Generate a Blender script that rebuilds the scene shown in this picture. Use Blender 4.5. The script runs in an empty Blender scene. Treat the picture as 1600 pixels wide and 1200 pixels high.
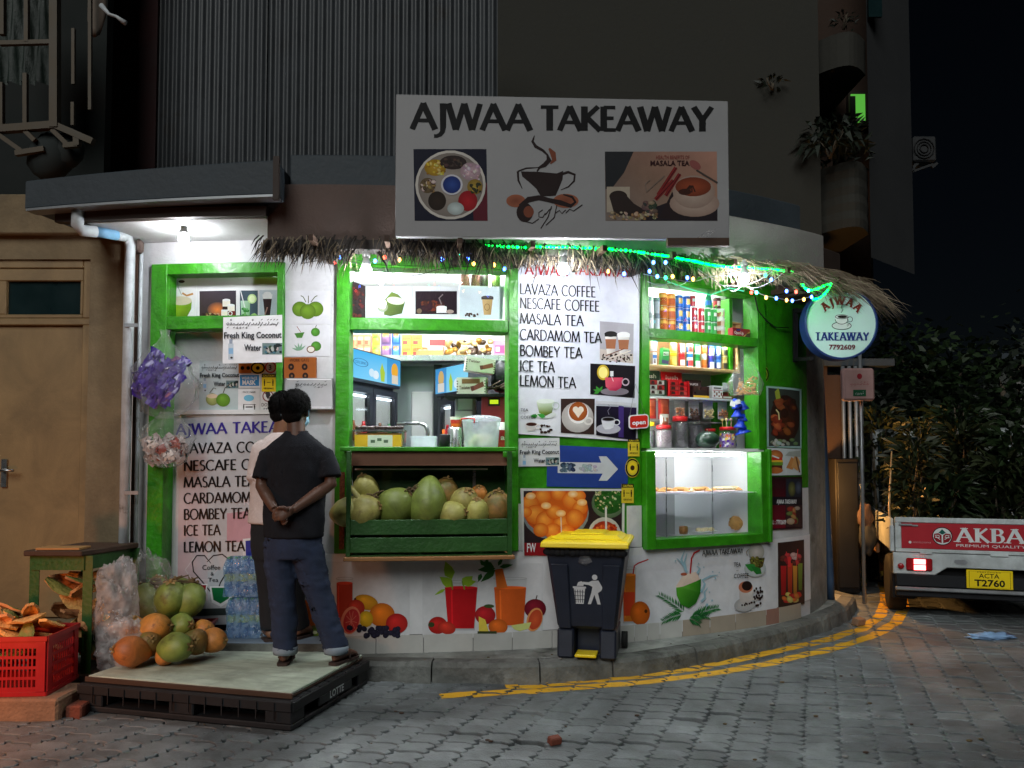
import bpy,bmesh,math,random
from mathutils import Vector,Matrix,noise
from mathutils.geometry import tessellate_polygon
R=math.radians
SC=bpy.context.scene
COL=SC.collection
RND=random.Random(11)
U=RND.uniform
# ------------------------------------------------------------------ camera
FOC,PCY,PITCH,CAMH=1250.0,667.0,R(2.5),1.42
cd=bpy.data.cameras.new('camera');cam=bpy.data.objects.new('camera',cd);COL.objects.link(cam)
cam.location=(0,0,CAMH);cam.rotation_euler=(R(90)+PITCH,0,0)
cd.sensor_width=36;cd.lens=FOC/1600*36;cd.shift_y=(PCY-600)/1600
cd.clip_start=0.05;cd.clip_end=400
SC.camera=cam
# ------------------------------------------------------------------ night sky, weak street glow, exposure
w=bpy.data.worlds.new('World');SC.world=w;w.use_nodes=True
nt=w.node_tree;nt.nodes.clear()
sky=nt.nodes.new('ShaderNodeTexSky');sky.sky_type='NISHITA';sky.sun_disc=False
sky.sun_elevation=R(48);sky.sun_rotation=R(200)
bg=nt.nodes.new('ShaderNodeBackground');bg.inputs[1].default_value=0.0004
ow=nt.nodes.new('ShaderNodeOutputWorld')
nt.links.new(sky.outputs[0],bg.inputs[0]);nt.links.new(bg.outputs[0],ow.inputs[0])
sl=bpy.data.lights.new('sun','SUN');sl.energy=0.98;sl.angle=R(35);sl.color=(0.98,1.0,0.97)
so=bpy.data.objects.new('sun',sl);COL.objects.link(so)
so.rotation_euler=Vector((0.28,1.0,-.72)).to_track_quat('-Z','Y').to_euler()
SC.view_settings.view_transform='Standard';SC.view_settings.look='None'
SC.view_settings.exposure=0.5;SC.view_settings.gamma=1;SC.view_settings.use_curve_mapping=False
SC.cycles.max_bounces=8;SC.cycles.transparent_max_bounces=24
SC.cycles.sample_clamp_indirect=4.0
SC.cycles.caustics_reflective=False;SC.cycles.caustics_refractive=False
# ------------------------------------------------------------------ projection: photo pixels -> places
CP,SP=math.cos(PITCH),math.sin(PITCH)
def ray(px,py):
 dx=(px-800)/FOC;dy=-(py-PCY)/FOC
 return Vector((dx,CP-SP*dy,SP+CP*dy))
def atY(px,py,Y):
 d=ray(px,py);t=Y/d.y
 return Vector((d.x*t,Y,CAMH+d.z*t))
def atZ(px,py,z):
 d=ray(px,py);t=(z-CAMH)/d.z
 return Vector((d.x*t,d.y*t,z))
# plan of the curved shop front, Y as a function of X (smooth through these points)
_PL=[(-4.2,5.86),(-3.3,5.70),(-2.6,5.58),(-1.9,5.51),(-1.14,5.49),(-0.45,5.545),(0.2,5.655),(0.8,5.83),(1.45,6.12),(2.1,6.50),(2.56,6.92),(3.2,7.75)]
def _cat(p0,p1,p2,p3,t):
 return tuple(0.5*(2*b+(c-a)*t+(2*a-5*b+4*c-d)*t*t+(3*b-a-3*c+d)*t**3)for a,b,c,d in zip(p0,p1,p2,p3))
_pts=[]
for i in range(1,len(_PL)-2):
 for k in range(24):
  _pts.append(_cat(_PL[i-1],_PL[i],_PL[i+1],_PL[i+2],k/24))
_pts.append(_PL[-2])
KN=0.05;KX0=-3.3
def _Fs(x):
 for(a,b)in zip(_pts,_pts[1:]):
  if a[0]<=x<=b[0]:return a[1]+(b[1]-a[1])*(x-a[0])/(b[0]-a[0])
 a,b=(_pts[0],_pts[1])if x<_pts[0][0]else(_pts[-2],_pts[-1])
 return a[1]+(b[1]-a[1])*(x-a[0])/(b[0]-a[0])
KY=[_Fs(KX0+KN*i)for i in range(150)]
def F(x):
 t=(x-KX0)/KN;i=max(0,min(148,int(math.floor(t))));return KY[i]+(KY[i+1]-KY[i])*(t-i)
_KN=[]
for i in range(150):
 a,b=max(0,i-1),min(149,i+1)
 n=Vector((KY[b]-KY[a],-(b-a)*KN,0)).normalized();_KN.append(n)
def FN(x):
 t=(x-KX0)/KN;i=max(0,min(148,int(math.floor(t))));return _KN[i].lerp(_KN[i+1],t-i)
def P(x,z,off=0.0):
 n=FN(x);return Vector((x+n.x*off,F(x)+n.y*off,z))
def fac(px,py,off=0.0):
 d=ray(px,py);x=d.x/d.y*5.6
 for _ in range(40):
  n=FN(x);x2=d.x/d.y*(F(x)+n.y*off)-n.x*off
  if abs(x2-x)<1e-5:x=x2;break
  x=x+0.8*(x2-x)
 y=F(x)+FN(x).y*off
 return x,CAMH+d.z*y/d.y
# ------------------------------------------------------------------ mesh builder
class MB:
 def __init__(s):s.v=[];s.f=[];s.m=[];s.sm=[];s.c=[]
 def add(s,vs,fs,mi=0,sm=False,M=None,col=None):
  o=len(s.v)
  s.v+=[tuple(M@Vector(v))if M is not None else tuple(v)for v in vs]
  for f in fs:
   s.f.append([i+o for i in f]);s.m.append(mi);s.sm.append(sm);s.c.append(col)
  return s
 def box(s,x0,x1,y0,y1,z0,z1,mi=0,M=None,col=None):
  v=[(x0,y0,z0),(x1,y0,z0),(x1,y1,z0),(x0,y1,z0),(x0,y0,z1),(x1,y0,z1),(x1,y1,z1),(x0,y1,z1)]
  return s.add(v,[(0,3,2,1),(4,5,6,7),(0,1,5,4),(1,2,6,5),(2,3,7,6),(3,0,4,7)],mi,False,M,col)
 def bar(s,a,b,wd,dp,up=(0,0,1),mi=0):
  a,b=Vector(a),Vector(b);d=(b-a).normalized();u=Vector(up)
  sx=d.cross(u)
  if sx.length<1e-4:sx=d.cross(Vector((0,1,0)))
  sx.normalize();u=sx.cross(d).normalized()
  v=[p+sx*sa*wd/2+u*sb*dp/2 for p in(a,b)for sa,sb in((-1,-1),(1,-1),(1,1),(-1,1))]
  return s.add(v,[(0,1,2,3),(7,6,5,4),(0,4,5,1),(1,5,6,2),(2,6,7,3),(3,7,4,0)],mi)
 def tube(s,pts,r,n=8,mi=0,cap=True,sm=True,sq=None):
  pts=[Vector(p)for p in pts];rr=r if isinstance(r,(list,tuple))else[r]*len(pts)
  vs,fs=[],[];last=None
  for i,p in enumerate(pts):
   d=(pts[min(i+1,len(pts)-1)]-pts[max(i-1,0)]).normalized()
   if last is None:
    u=Vector((0,0,1))if abs(d.z)<.9 else Vector((1,0,0))
   else:u=last
   a=(u-d*u.dot(d)).normalized();b=d.cross(a);last=a
   for k in range(n):
    t=2*math.pi*k/n;vs.append(p+(a*math.cos(t)+b*math.sin(t))*rr[i])
  for i in range(len(pts)-1):
   for k in range(n):fs.append((i*n+k,i*n+(k+1)%n,(i+1)*n+(k+1)%n,(i+1)*n+k))
  if cap:fs.append(tuple(reversed(range(n))));fs.append(tuple((len(pts)-1)*n+k for k in range(n)))
  return s.add(vs,fs,mi,sm)
 def lathe(s,prof,n=16,mi=0,M=None,sm=True,cap=True,col=None):
  vs,fs=[],[]
  for r,z in prof:
   for k in range(n):t=2*math.pi*k/n;vs.append((r*math.cos(t),r*math.sin(t),z))
  for i in range(len(prof)-1):
   for k in range(n):fs.append((i*n+k,i*n+(k+1)%n,(i+1)*n+(k+1)%n,(i+1)*n+k))
  if cap:
   fs.append(tuple(reversed(range(n))));fs.append(tuple((len(prof)-1)*n+k for k in range(n)))
  return s.add(vs,fs,mi,sm,M,col)
 def loft(s,rings,n=14,mi=0,sm=True,M=None):
  vs,fs=[],[]
  for rg in rings:
   c=Vector(rg[0]);ax=Vector(rg[3])if len(rg)>3 else Vector((1,0,0));ay=Vector(rg[4])if len(rg)>4 else Vector((0,1,0))
   for k in range(n):t=2*math.pi*k/n;vs.append(c+ax*rg[1]*math.cos(t)+ay*rg[2]*math.sin(t))
  for i in range(len(rings)-1):
   for k in range(n):fs.append((i*n+k,i*n+(k+1)%n,(i+1)*n+(k+1)%n,(i+1)*n+k))
  fs.append(tuple(reversed(range(n))));fs.append(tuple((len(rings)-1)*n+k for k in range(n)))
  return s.add(vs,fs,mi,sm,M)
 def ball(s,c,r,n=12,m=8,mi=0,M=None,sm=True,fn=None):
  r=r if isinstance(r,(tuple,list))else(r,r,r)
  vs=[(0,0,-1)];fs=[]
  for i in range(1,m):
   a=-math.pi/2+math.pi*i/m
   for k in range(n):t=2*math.pi*k/n;vs.append((math.cos(a)*math.cos(t),math.cos(a)*math.sin(t),math.sin(a)))
  vs.append((0,0,1))
  for k in range(n):fs.append((0,1+(k+1)%n,1+k))
  for i in range(m-2):
   for k in range(n):fs.append((1+i*n+k,1+i*n+(k+1)%n,1+(i+1)*n+(k+1)%n,1+(i+1)*n+k))
  b=1+(m-2)*n
  for k in range(n):fs.append((b+k,b+(k+1)%n,len(vs)-1))
  out=[]
  for v in vs:
   q=Vector(v)
   if fn:q=fn(q)
   out.append((c[0]+q.x*r[0],c[1]+q.y*r[1],c[2]+q.z*r[2]))
  return s.add(out,fs,mi,sm,M)
 def prism(s,poly,h0,h1,M=None,mi=0):
  n=len(poly);vs=[(p[0],h0,p[1])for p in poly]+[(p[0],h1,p[1])for p in poly]
  fs=[tuple(range(n)),tuple(reversed(range(n,2*n)))]+[(i,n+i,n+(i+1)%n,(i+1)%n)for i in range(n)]
  return s.add(vs,fs,mi,False,M)
 def build(s,name,mats,parent=None,loc=None,bevel=0,world=True,seg=1,weld=False):
  me=bpy.data.meshes.new(name)
  off=Vector((0,0,0))
  if world:
   if parent is not None:
    q=parent
    while q is not None:off+=Vector(q.location);q=q.parent
   elif loc is not None:off=Vector(loc)
  vv=[(a-off.x,b-off.y,c-off.z)for a,b,c in s.v]
  me.from_pydata(vv,[],s.f)
  mats=mats if isinstance(mats,(list,tuple))else[mats]
  for m in mats:me.materials.append(m)
  me.polygons.foreach_set('material_index',s.m)
  me.polygons.foreach_set('use_smooth',s.sm)
  if any(c is not None for c in s.c):
   at=me.color_attributes.new('Col','FLOAT_COLOR','CORNER')
   flat=[]
   for c,f in zip(s.c,s.f):
    if c is None:c=(1,1,1)
    if isinstance(c[0],(tuple,list)):
     for q in c:flat+=[q[0],q[1],q[2],1]
    else:flat+=[c[0],c[1],c[2],1]*len(f)
   at.data.foreach_set('color',flat)
  me.update()
  if weld or True:
   me.validate()
  o=bpy.data.objects.new(name,me);COL.objects.link(o)
  if parent is not None:o.parent=parent
  elif loc is not None:o.location=loc
  if bevel:
   b=o.modifiers.new('edge','BEVEL');b.width=bevel;b.segments=seg;b.limit_method='ANGLE';b.angle_limit=R(40)
  return o
def frame_fix(mb):
 return mb
def empty(name,loc=(0,0,0),rz=0):
 o=bpy.data.objects.new(name,None);COL.objects.link(o);o.location=loc;o.rotation_euler=(0,0,rz);o.empty_display_size=.1
 return o
def tag(o,label=None,cat=None,group=None,kind=None):
 if label:o['label']=label
 if cat:o['category']=cat
 if group:o['group']=group
 if kind:o['kind']=kind
 return o
KIDS={}
def copy_tree(o,loc=None,rot=None,label=None,scale=None):
 def cp(x,par):
  c=x.copy();COL.objects.link(c)
  if par is not None:c.parent=par
  for ch in KIDS.get(x,()):cp(ch,c)
  return c
 def fill(x):
  KIDS[x]=[q for q in x.children_recursive if q.parent==x]
  for q in KIDS[x]:fill(q)
 if o not in KIDS:fill(o)
 c=cp(o,None)
 if loc is not None:c.location=loc
 if rot is not None:c.rotation_euler=rot if isinstance(rot,(tuple,list))else(0,0,rot)
 if scale is not None:c.scale=scale if isinstance(scale,(tuple,list))else(scale,)*3
 if label:c['label']=label
 return c
# ------------------------------------------------------------------ materials
def _nodes(name):
 m=bpy.data.materials.new(name);m.use_nodes=True;n=m.node_tree;n.nodes.clear()
 return m,n,n.nodes.new('ShaderNodeOutputMaterial')
def srgb(r,g,b):
 f=lambda c:(c/12.92 if c<=.04045 else((c+.055)/1.055)**2.4)
 return tuple(f(x/255)for x in(r,g,b))
def mat(name,col,rough=.6,metal=0,var=.15,scale=6,bump=0,bscale=80,rand=0,emit=None,estr=0,col2=None,c2w=.55,c2s=3,coat=0,spec=.5,hue=0,stretch=None,attr=False,stain=0,sts=1.1):
 m,n,out=_nodes(name);L=n.links;N=n.nodes.new
 b=N('ShaderNodeBsdfPrincipled');L.new(b.outputs[0],out.inputs[0])
 tc=N('ShaderNodeTexCoord');src=tc.outputs['Object']
 if stretch:
  mp=N('ShaderNodeMapping');mp.inputs['Scale'].default_value=stretch;L.new(src,mp.inputs[0]);src=mp.outputs[0]
 if rand:
  oi=N('ShaderNodeObjectInfo');va=N('ShaderNodeVectorMath');va.operation='ADD'
  L.new(src,va.inputs[0]);L.new(oi.outputs['Location'],va.inputs[1]);src=va.outputs[0]
 nz=N('ShaderNodeTexNoise');nz.inputs['Scale'].default_value=scale;nz.inputs['Detail'].default_value=6;nz.inputs['Roughness'].default_value=.65
 L.new(src,nz.inputs['Vector'])
 mr=N('ShaderNodeMapRange');mr.inputs[1].default_value=.3;mr.inputs[2].default_value=.7;mr.inputs[3].default_value=1-var;mr.inputs[4].default_value=1+var*.5
 L.new(nz.outputs[0],mr.inputs[0])
 base=N('ShaderNodeRGB');base.outputs[0].default_value=(*col,1);c=base.outputs[0]
 if attr:
  a=N('ShaderNodeVertexColor');a.layer_name='Col';c=a.outputs[0]
 if col2:
  n2=N('ShaderNodeTexNoise');n2.inputs['Scale'].default_value=c2s;n2.inputs['Detail'].default_value=8;n2.inputs['Roughness'].default_value=.7;L.new(src,n2.inputs['Vector'])
  r2=N('ShaderNodeMapRange');r2.inputs[1].default_value=c2w;r2.inputs[2].default_value=c2w+.12;L.new(n2.outputs[0],r2.inputs[0])
  mx=N('ShaderNodeMix');mx.data_type='RGBA';L.new(r2.outputs[0],mx.inputs[0]);L.new(c,mx.inputs[6]);mx.inputs[7].default_value=(*col2,1);c=mx.outputs[2]
 mm=N('ShaderNodeMix');mm.data_type='RGBA';mm.blend_type='MULTIPLY';mm.inputs[0].default_value=1;L.new(c,mm.inputs[6]);L.new(mr.outputs[0],mm.inputs[7]);c=mm.outputs[2]
 if stain:
  ge=N('ShaderNodeNewGeometry');n4=N('ShaderNodeTexNoise');n4.inputs['Scale'].default_value=sts;n4.inputs['Detail'].default_value=7;n4.inputs['Roughness'].default_value=.68;n4.inputs['Distortion'].default_value=.6;L.new(ge.outputs['Position'],n4.inputs['Vector'])
  r5=N('ShaderNodeMapRange');r5.inputs[1].default_value=.36;r5.inputs[2].default_value=.66;r5.inputs[3].default_value=1-stain;r5.inputs[4].default_value=1+stain*.35;L.new(n4.outputs[0],r5.inputs[0])
  m5=N('ShaderNodeMix');m5.data_type='RGBA';m5.blend_type='MULTIPLY';m5.inputs[0].default_value=1;L.new(c,m5.inputs[6]);L.new(r5.outputs[0],m5.inputs[7]);c=m5.outputs[2]
 if rand:
  hs=N('ShaderNodeHueSaturation');r3=N('ShaderNodeMapRange');r3.inputs[3].default_value=1-rand;r3.inputs[4].default_value=1+rand
  L.new(oi.outputs['Random'],r3.inputs[0]);L.new(r3.outputs[0],hs.inputs['Value']);L.new(c,hs.inputs['Color'])
  if hue:
   r4=N('ShaderNodeMapRange');r4.inputs[3].default_value=.5-hue;r4.inputs[4].default_value=.5+hue
   L.new(oi.outputs['Random'],r4.inputs[0]);L.new(r4.outputs[0],hs.inputs['Hue'])
  c=hs.outputs[0]
 L.new(c,b.inputs['Base Color'])
 rr=N('ShaderNodeMapRange');rr.inputs[3].default_value=max(.02,rough-.12);rr.inputs[4].default_value=min(1,rough+.12);L.new(nz.outputs[0],rr.inputs[0]);L.new(rr.outputs[0],b.inputs['Roughness'])
 b.inputs['Metallic'].default_value=metal;b.inputs['Specular IOR Level'].default_value=spec
 if coat:b.inputs['Coat Weight'].default_value=coat;b.inputs['Coat Roughness'].default_value=.1
 if emit:b.inputs['Emission Color'].default_value=(*emit,1);b.inputs['Emission Strength'].default_value=estr
 if bump:
  nb=N('ShaderNodeTexNoise');nb.inputs['Scale'].default_value=bscale;nb.inputs['Detail'].default_value=5;L.new(src,nb.inputs['Vector'])
  bp=N('ShaderNodeBump');bp.inputs['Strength'].default_value=bump;bp.inputs['Distance'].default_value=.02;L.new(nb.outputs[0],bp.inputs['Height']);L.new(bp.outputs[0],b.inputs['Normal'])
 return m
def emis(name,col,st):
 m,n,out=_nodes(name);e=n.nodes.new('ShaderNodeEmission');e.inputs[0].default_value=(*col,1);e.inputs[1].default_value=st
 n.links.new(e.outputs[0],out.inputs[0]);return m
def glassy(name,tint=(1,1,1),rough=.03,f=.08,haze=0,hazecol=(.8,.8,.8),crinkle=0,bscale=12):
 m,n,out=_nodes(name);L=n.links;N=n.nodes.new
 t=N('ShaderNodeBsdfTransparent');t.inputs[0].default_value=(*tint,1)
 g=N('ShaderNodeBsdfGlossy');g.inputs['Roughness'].default_value=rough
 fr=N('ShaderNodeLayerWeight');pw=N('ShaderNodeMath');pw.operation='POWER';pw.inputs[1].default_value=4;L.new(fr.outputs['Facing'],pw.inputs[0])
 ad=N('ShaderNodeMath');ad.operation='MULTIPLY_ADD';ad.inputs[1].default_value=.5;ad.inputs[2].default_value=f;L.new(pw.outputs[0],ad.inputs[0])
 ad.use_clamp=True
 mx=N('ShaderNodeMixShader');L.new(ad.outputs[0],mx.inputs[0]);L.new(t.outputs[0],mx.inputs[1]);L.new(g.outputs[0],mx.inputs[2])
 last=mx.outputs[0]
 if haze:
  d=N('ShaderNodeBsdfTranslucent');d.inputs[0].default_value=(*hazecol,1)
  d2=N('ShaderNodeBsdfDiffuse');d2.inputs[0].default_value=(*hazecol,1)
  ax=N('ShaderNodeMixShader');ax.inputs[0].default_value=.5;L.new(d.outputs[0],ax.inputs[1]);L.new(d2.outputs[0],ax.inputs[2])
  m2=N('ShaderNodeMixShader');L.new(last,m2.inputs[1]);L.new(ax.outputs[0],m2.inputs[2]);last=m2.outputs[0]
  tc=N('ShaderNodeTexCoord');nz=N('ShaderNodeTexNoise');nz.inputs['Scale'].default_value=bscale;nz.inputs['Detail'].default_value=4;L.new(tc.outputs['Object'],nz.inputs['Vector'])
  mr=N('ShaderNodeMapRange');mr.inputs[1].default_value=.35;mr.inputs[2].default_value=.7;mr.inputs[3].default_value=haze*.5;mr.inputs[4].default_value=min(1,haze*1.8);L.new(nz.outputs[0],mr.inputs[0]);L.new(mr.outputs[0],m2.inputs[0])
 if crinkle:
  tc=N('ShaderNodeTexCoord');nz=N('ShaderNodeTexNoise');nz.inputs['Scale'].default_value=bscale;nz.inputs['Detail'].default_value=3;nz.inputs['Distortion'].default_value=1.5;L.new(tc.outputs['Object'],nz.inputs['Vector'])
  bp=N('ShaderNodeBump');bp.inputs['Strength'].default_value=crinkle;bp.inputs['Distance'].default_value=.05;L.new(nz.outputs[0],bp.inputs['Height']);L.new(bp.outputs[0],g.inputs['Normal'])
 L.new(last,out.inputs[0]);return m
GLOW=None
M_={}
def mk(k,*a,**kw):M_[k]=mat(k,*a,**kw);return M_[k]
mk('green_paint',srgb(54,146,18),.38,var=.3,scale=5,bump=.3,bscale=26,stain=.35,sts=5,col2=srgb(34,96,16),c2w=.60,c2s=9)
mk('dark_green_paint',srgb(36,84,28),.5,var=.3,scale=5,bump=.2,bscale=40)
mk('white_wall',srgb(204,204,206),.7,stain=.16,sts=3,var=.10,scale=3,bump=.12,bscale=30,col2=srgb(186,186,186),c2w=.6,c2s=2.5)
mk('white_gloss',srgb(225,227,228),.4,var=.05,scale=3)
mk('dimmed_sign',srgb(143,143,145),.55,var=.10,scale=2.2,bump=.1,bscale=6,col2=srgb(150,149,150),c2w=.58,c2s=2)  # darkened in place of weaker light, as are parapets and corrugated sheets
mk('vinyl',srgb(222,223,226),.5,stain=.12,sts=2.5,var=.07,scale=2.2,col2=srgb(196,197,198),c2w=.62,c2s=2)
mk('parapet_white',srgb(138,135,132),.8,var=.12,scale=3,bump=.2,bscale=60)
mk('parapet_pink',srgb(92,76,70),.8,var=.16,scale=3,bump=.2,bscale=60)
mk('roof_grey',srgb(54,63,70),.7,var=.25,scale=3,bump=.2,bscale=30)
mk('dark_trim',srgb(52,40,34),.7,var=.2)
mk('beige_wall',srgb(130,113,86),.85,stain=.35,sts=1.8,var=.16,scale=2,bump=.25,bscale=45,col2=srgb(118,104,86),c2w=.6,c2s=1.5)
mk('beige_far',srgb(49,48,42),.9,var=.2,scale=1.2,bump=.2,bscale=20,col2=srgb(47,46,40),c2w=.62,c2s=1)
mk('brown_wall',srgb(64,47,37),.9,var=.25,scale=2,bump=.2,bscale=20)
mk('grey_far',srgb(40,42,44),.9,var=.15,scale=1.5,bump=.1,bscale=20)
mk('door_paint',srgb(146,120,80),.5,stain=.28,sts=2.2,var=.10,scale=2,bump=.05)
mk('corrugated',srgb(54,58,62),.5,metal=.0,var=.3,scale=2.5,col2=srgb(50,46,43),c2w=.6,c2s=2)
mk('steel',srgb(186,188,190),.28,metal=1,var=.1)
mk('galv',srgb(148,152,156),.45,metal=.6,var=.2)
mk('black_metal',srgb(22,22,24),.6,var=.2,spec=.2)
mk('black_plastic',srgb(26,28,32),.55,spec=.25,var=.25,scale=8,bump=.08)
mk('pallet_black',srgb(22,23,26),.55,var=.3,scale=6,col2=srgb(50,50,50),c2w=.64,c2s=8)
mk('ply_board',srgb(186,196,178),.75,stain=.3,sts=4,var=.22,scale=3,stretch=(1,9,1),bump=.2,bscale=30,col2=srgb(92,98,86),c2w=.6,c2s=2.5)
mk('wood',srgb(150,104,58),.6,var=.3,scale=6,stretch=(1,8,8),bump=.1)
mk('pale_wood',srgb(196,158,110),.5,var=.15,scale=6,stretch=(1,8,8))
mk('dark_wood',srgb(70,48,34),.7,var=.35,scale=6,stretch=(1,8,8),bump=.2)
mk('concrete',srgb(150,154,150),.85,stain=.4,sts=2.5,var=.3,scale=4,bump=.5,bscale=40,col2=srgb(78,80,78),c2w=.56,c2s=3)
mk('kerb',srgb(112,114,110),.85,stain=.45,sts=3,var=.35,scale=5,bump=.6,bscale=30,col2=srgb(60,60,56),c2w=.55,c2s=4)
mk('paver',srgb(122,128,130),.5,stain=.62,sts=1.0,var=.28,scale=9,bump=.35,bscale=110,rand=.22,col2=srgb(74,74,74),c2w=.6,c2s=6)
mk('road_base',srgb(50,50,50),.9,var=.35,scale=5,bump=.5,bscale=40)
mk('step_top',srgb(120,134,148),.6,var=.2,scale=5,bump=.2,bscale=50)
mk('block_brick',srgb(140,108,84),.85,var=.3,scale=8,bump=.5,bscale=50)
mk('brick_red',srgb(120,62,44),.85,var=.3,scale=12,bump=.4)
mk('tile',srgb(188,188,184),.5,var=.12,scale=4,rand=.06)
mk('tile_tan',srgb(168,156,140),.5,var=.12,scale=4,rand=.05)
mk('tile_pink',srgb(150,112,98),.5,var=.12,scale=4)
mk('red_plastic',srgb(168,24,30),.4,var=.2,scale=6)
mk('maroon_plastic',srgb(140,22,34),.4,var=.2,scale=6)
mk('yellow_plastic',srgb(238,208,20),.35,var=.08,scale=4)
mk('blue_black',srgb(30,36,52),.42,var=.25,scale=6,bump=.06)
mk('pvc',srgb(190,196,200),.5,var=.25,scale=9,col2=srgb(90,84,76),c2w=.6,c2s=5)
mk('pvc_blue',srgb(120,170,205),.5,var=.2,scale=9)
mk('pipe_blue',srgb(44,66,92),.5,var=.25,scale=6)
mk('fabric_black',srgb(34,35,40),.95,var=.25,scale=20,bump=.2,bscale=200,spec=.15)
mk('fabric_white',srgb(206,192,188),.9,var=.12,scale=12,bump=.15,bscale=150)
mk('denim',srgb(38,49,74),.9,var=.3,scale=14,bump=.3,bscale=220,col2=srgb(54,68,96),c2w=.58,c2s=5)
mk('denim_light',srgb(136,148,160),.9,var=.2,scale=14)
mk('trousers_dark',srgb(24,25,30),.9,var=.25,scale=14)
mk('skin',srgb(96,66,52),.5,var=.15,scale=14,bump=.05,bscale=150)
mk('skin_light',srgb(130,90,66),.5,var=.15,scale=14)
mk('hair',srgb(11,10,10),.8,var=.4,scale=60,bump=.5,bscale=140,spec=.12)
mk('mask_blue',srgb(140,185,205),.8,var=.1)
mk('rubber',srgb(20,20,20),.8,var=.2)
mk('sole_brown',srgb(60,44,38),.8,var=.2)
mk('thatch',srgb(122,108,88),.7,var=.4,scale=14,rand=0)
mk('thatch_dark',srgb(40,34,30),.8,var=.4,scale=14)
mk('leaf',srgb(34,52,25),.5,var=.35,scale=3,col2=srgb(48,66,30),c2w=.58,c2s=2)
mk('leaf2',srgb(42,50,26),.5,var=.35,scale=3)
mk('leaf_dark',srgb(20,32,18),.6,var=.35,scale=2)
mk('bark',srgb(90,80,66),.9,var=.35,scale=6,bump=.5)
mk('soil',srgb(46,36,28),.95,var=.3,scale=12,bump=.5)
mk('truck_white',srgb(190,198,200),.38,stain=.3,sts=5,var=.12,scale=3,coat=.3,col2=srgb(160,164,164),c2w=.64,c2s=3)
mk('truck_red',srgb(165,26,40),.4,var=.12,scale=3)
mk('husk',srgb(214,156,96),.8,var=.35,scale=9,bump=.5,bscale=60,rand=.25,hue=.015,col2=srgb(150,98,58),c2w=.56,c2s=7)
mk('husk_green',srgb(120,128,62),.7,var=.35,scale=7,bump=.3,rand=.2,col2=srgb(170,130,70),c2w=.58,c2s=5)
mk('coco_green',srgb(126,140,62),.48,stain=.35,sts=8,var=.25,scale=5,bump=.12,bscale=20,rand=.16,hue=.01,col2=srgb(94,98,44),c2w=.56,c2s=9)
mk('coco_yellow',srgb(170,164,88),.48,stain=.35,sts=8,var=.22,scale=5,bump=.12,bscale=20,rand=.12,hue=.01,col2=srgb(120,98,52),c2w=.57,c2s=9)
mk('coco_orange',srgb(206,132,58),.55,stain=.4,sts=9,var=.25,scale=5,bump=.12,bscale=20,rand=.1,hue=.01,col2=srgb(130,76,34),c2w=.57,c2s=10)
mk('coco_brown',srgb(150,112,56),.55,stain=.4,sts=9,var=.25,scale=5,bump=.12,bscale=20,rand=.1,col2=srgb(110,108,48),c2w=.5,c2s=4)
mk('stalk',srgb(96,78,50),.8,var=.4,scale=20)
mk('calyx',srgb(150,120,70),.8,var=.4,scale=20)
mk('fridge_black',srgb(22,24,34),.35,var=.15)
mk('fridge_inside',srgb(210,226,235),.4,var=.05,)
mk('grey_door',srgb(128,138,140),.45,var=.10,scale=3)
mk('grey_inner',srgb(168,170,170),.6,var=.10,scale=3)
mk('room_white',srgb(232,234,236),.6,var=.05,scale=2)
mk('floor_tile',srgb(120,120,118),.5,var=.1)
mk('cardboard',srgb(176,130,78),.8,var=.15)
mk('cream_food',srgb(226,212,170),.6,var=.15,scale=25,bump=.2)
mk('pastry',srgb(206,152,84),.6,var=.3,scale=30,bump=.3)
mk('choc',srgb(52,30,24),.5,var=.3,scale=30)
mk('purple_foil',srgb(74,48,160),.25,var=.3,scale=12,spec=.8)
mk('blue_plastic',srgb(24,62,190),.4,var=.15)
mk('red_lid',srgb(214,32,36),.4,var=.1)
mk('yellow_lid',srgb(232,196,30),.4,var=.1)
mk('print',(1,1,1),.6,var=.07,scale=9,attr=True,spec=.15,stain=.10,sts=6)
mk('print_gloss',(1,1,1),.4,var=.05,scale=6,attr=True,spec=.2,stain=.10,sts=6)
mk('pack',(1,1,1),.38,var=.10,scale=16,attr=True)
mk('candy',srgb(150,132,140),.4,var=.5,scale=70,bump=.3,col2=srgb(90,60,70),c2w=.55,c2s=60)
mk('candy_dark',srgb(84,80,84),.4,var=.6,scale=60,bump=.4,col2=srgb(170,165,170),c2w=.6,c2s=50)
mk('blue_rag',srgb(130,165,205),.7,var=.2,scale=15)
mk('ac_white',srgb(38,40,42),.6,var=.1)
mk('glow_bulb',(1,1,1),emit=(.93,.96,1),estr=500)
M_['glass']=glassy('glass',f=.025)
M_['glass_dark']=mat('glass_dark',srgb(22,40,42),.15,var=.2)
M_['film']=glassy('film',rough=.16,f=.06,haze=.07,hazecol=(.85,.85,.88),crinkle=.9,bscale=22)
M_['film_white']=glassy('film_white',rough=.15,f=.14,haze=.40,hazecol=(.80,.76,.76),crinkle=.9,bscale=14)
M_['jar']=glassy('jar',tint=(.97,.97,.98),rough=.06,f=.06,haze=.05,hazecol=(.85,.85,.9),bscale=8)
M_['tub']=glassy('tub',tint=(.95,.97,1),rough=.1,f=.1,haze=.38,hazecol=(.85,.88,.95),bscale=4)
M_['water_wrap']=glassy('water_wrap',tint=(.72,.88,1),rough=.1,f=.16,haze=.25,hazecol=(.45,.7,.95),crinkle=.7,bscale=25)
M_['water_bottle']=glassy('water_bottle',tint=(.5,.8,1),rough=.08,f=.12,haze=.38,hazecol=(.25,.55,.9),bscale=20)
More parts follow.
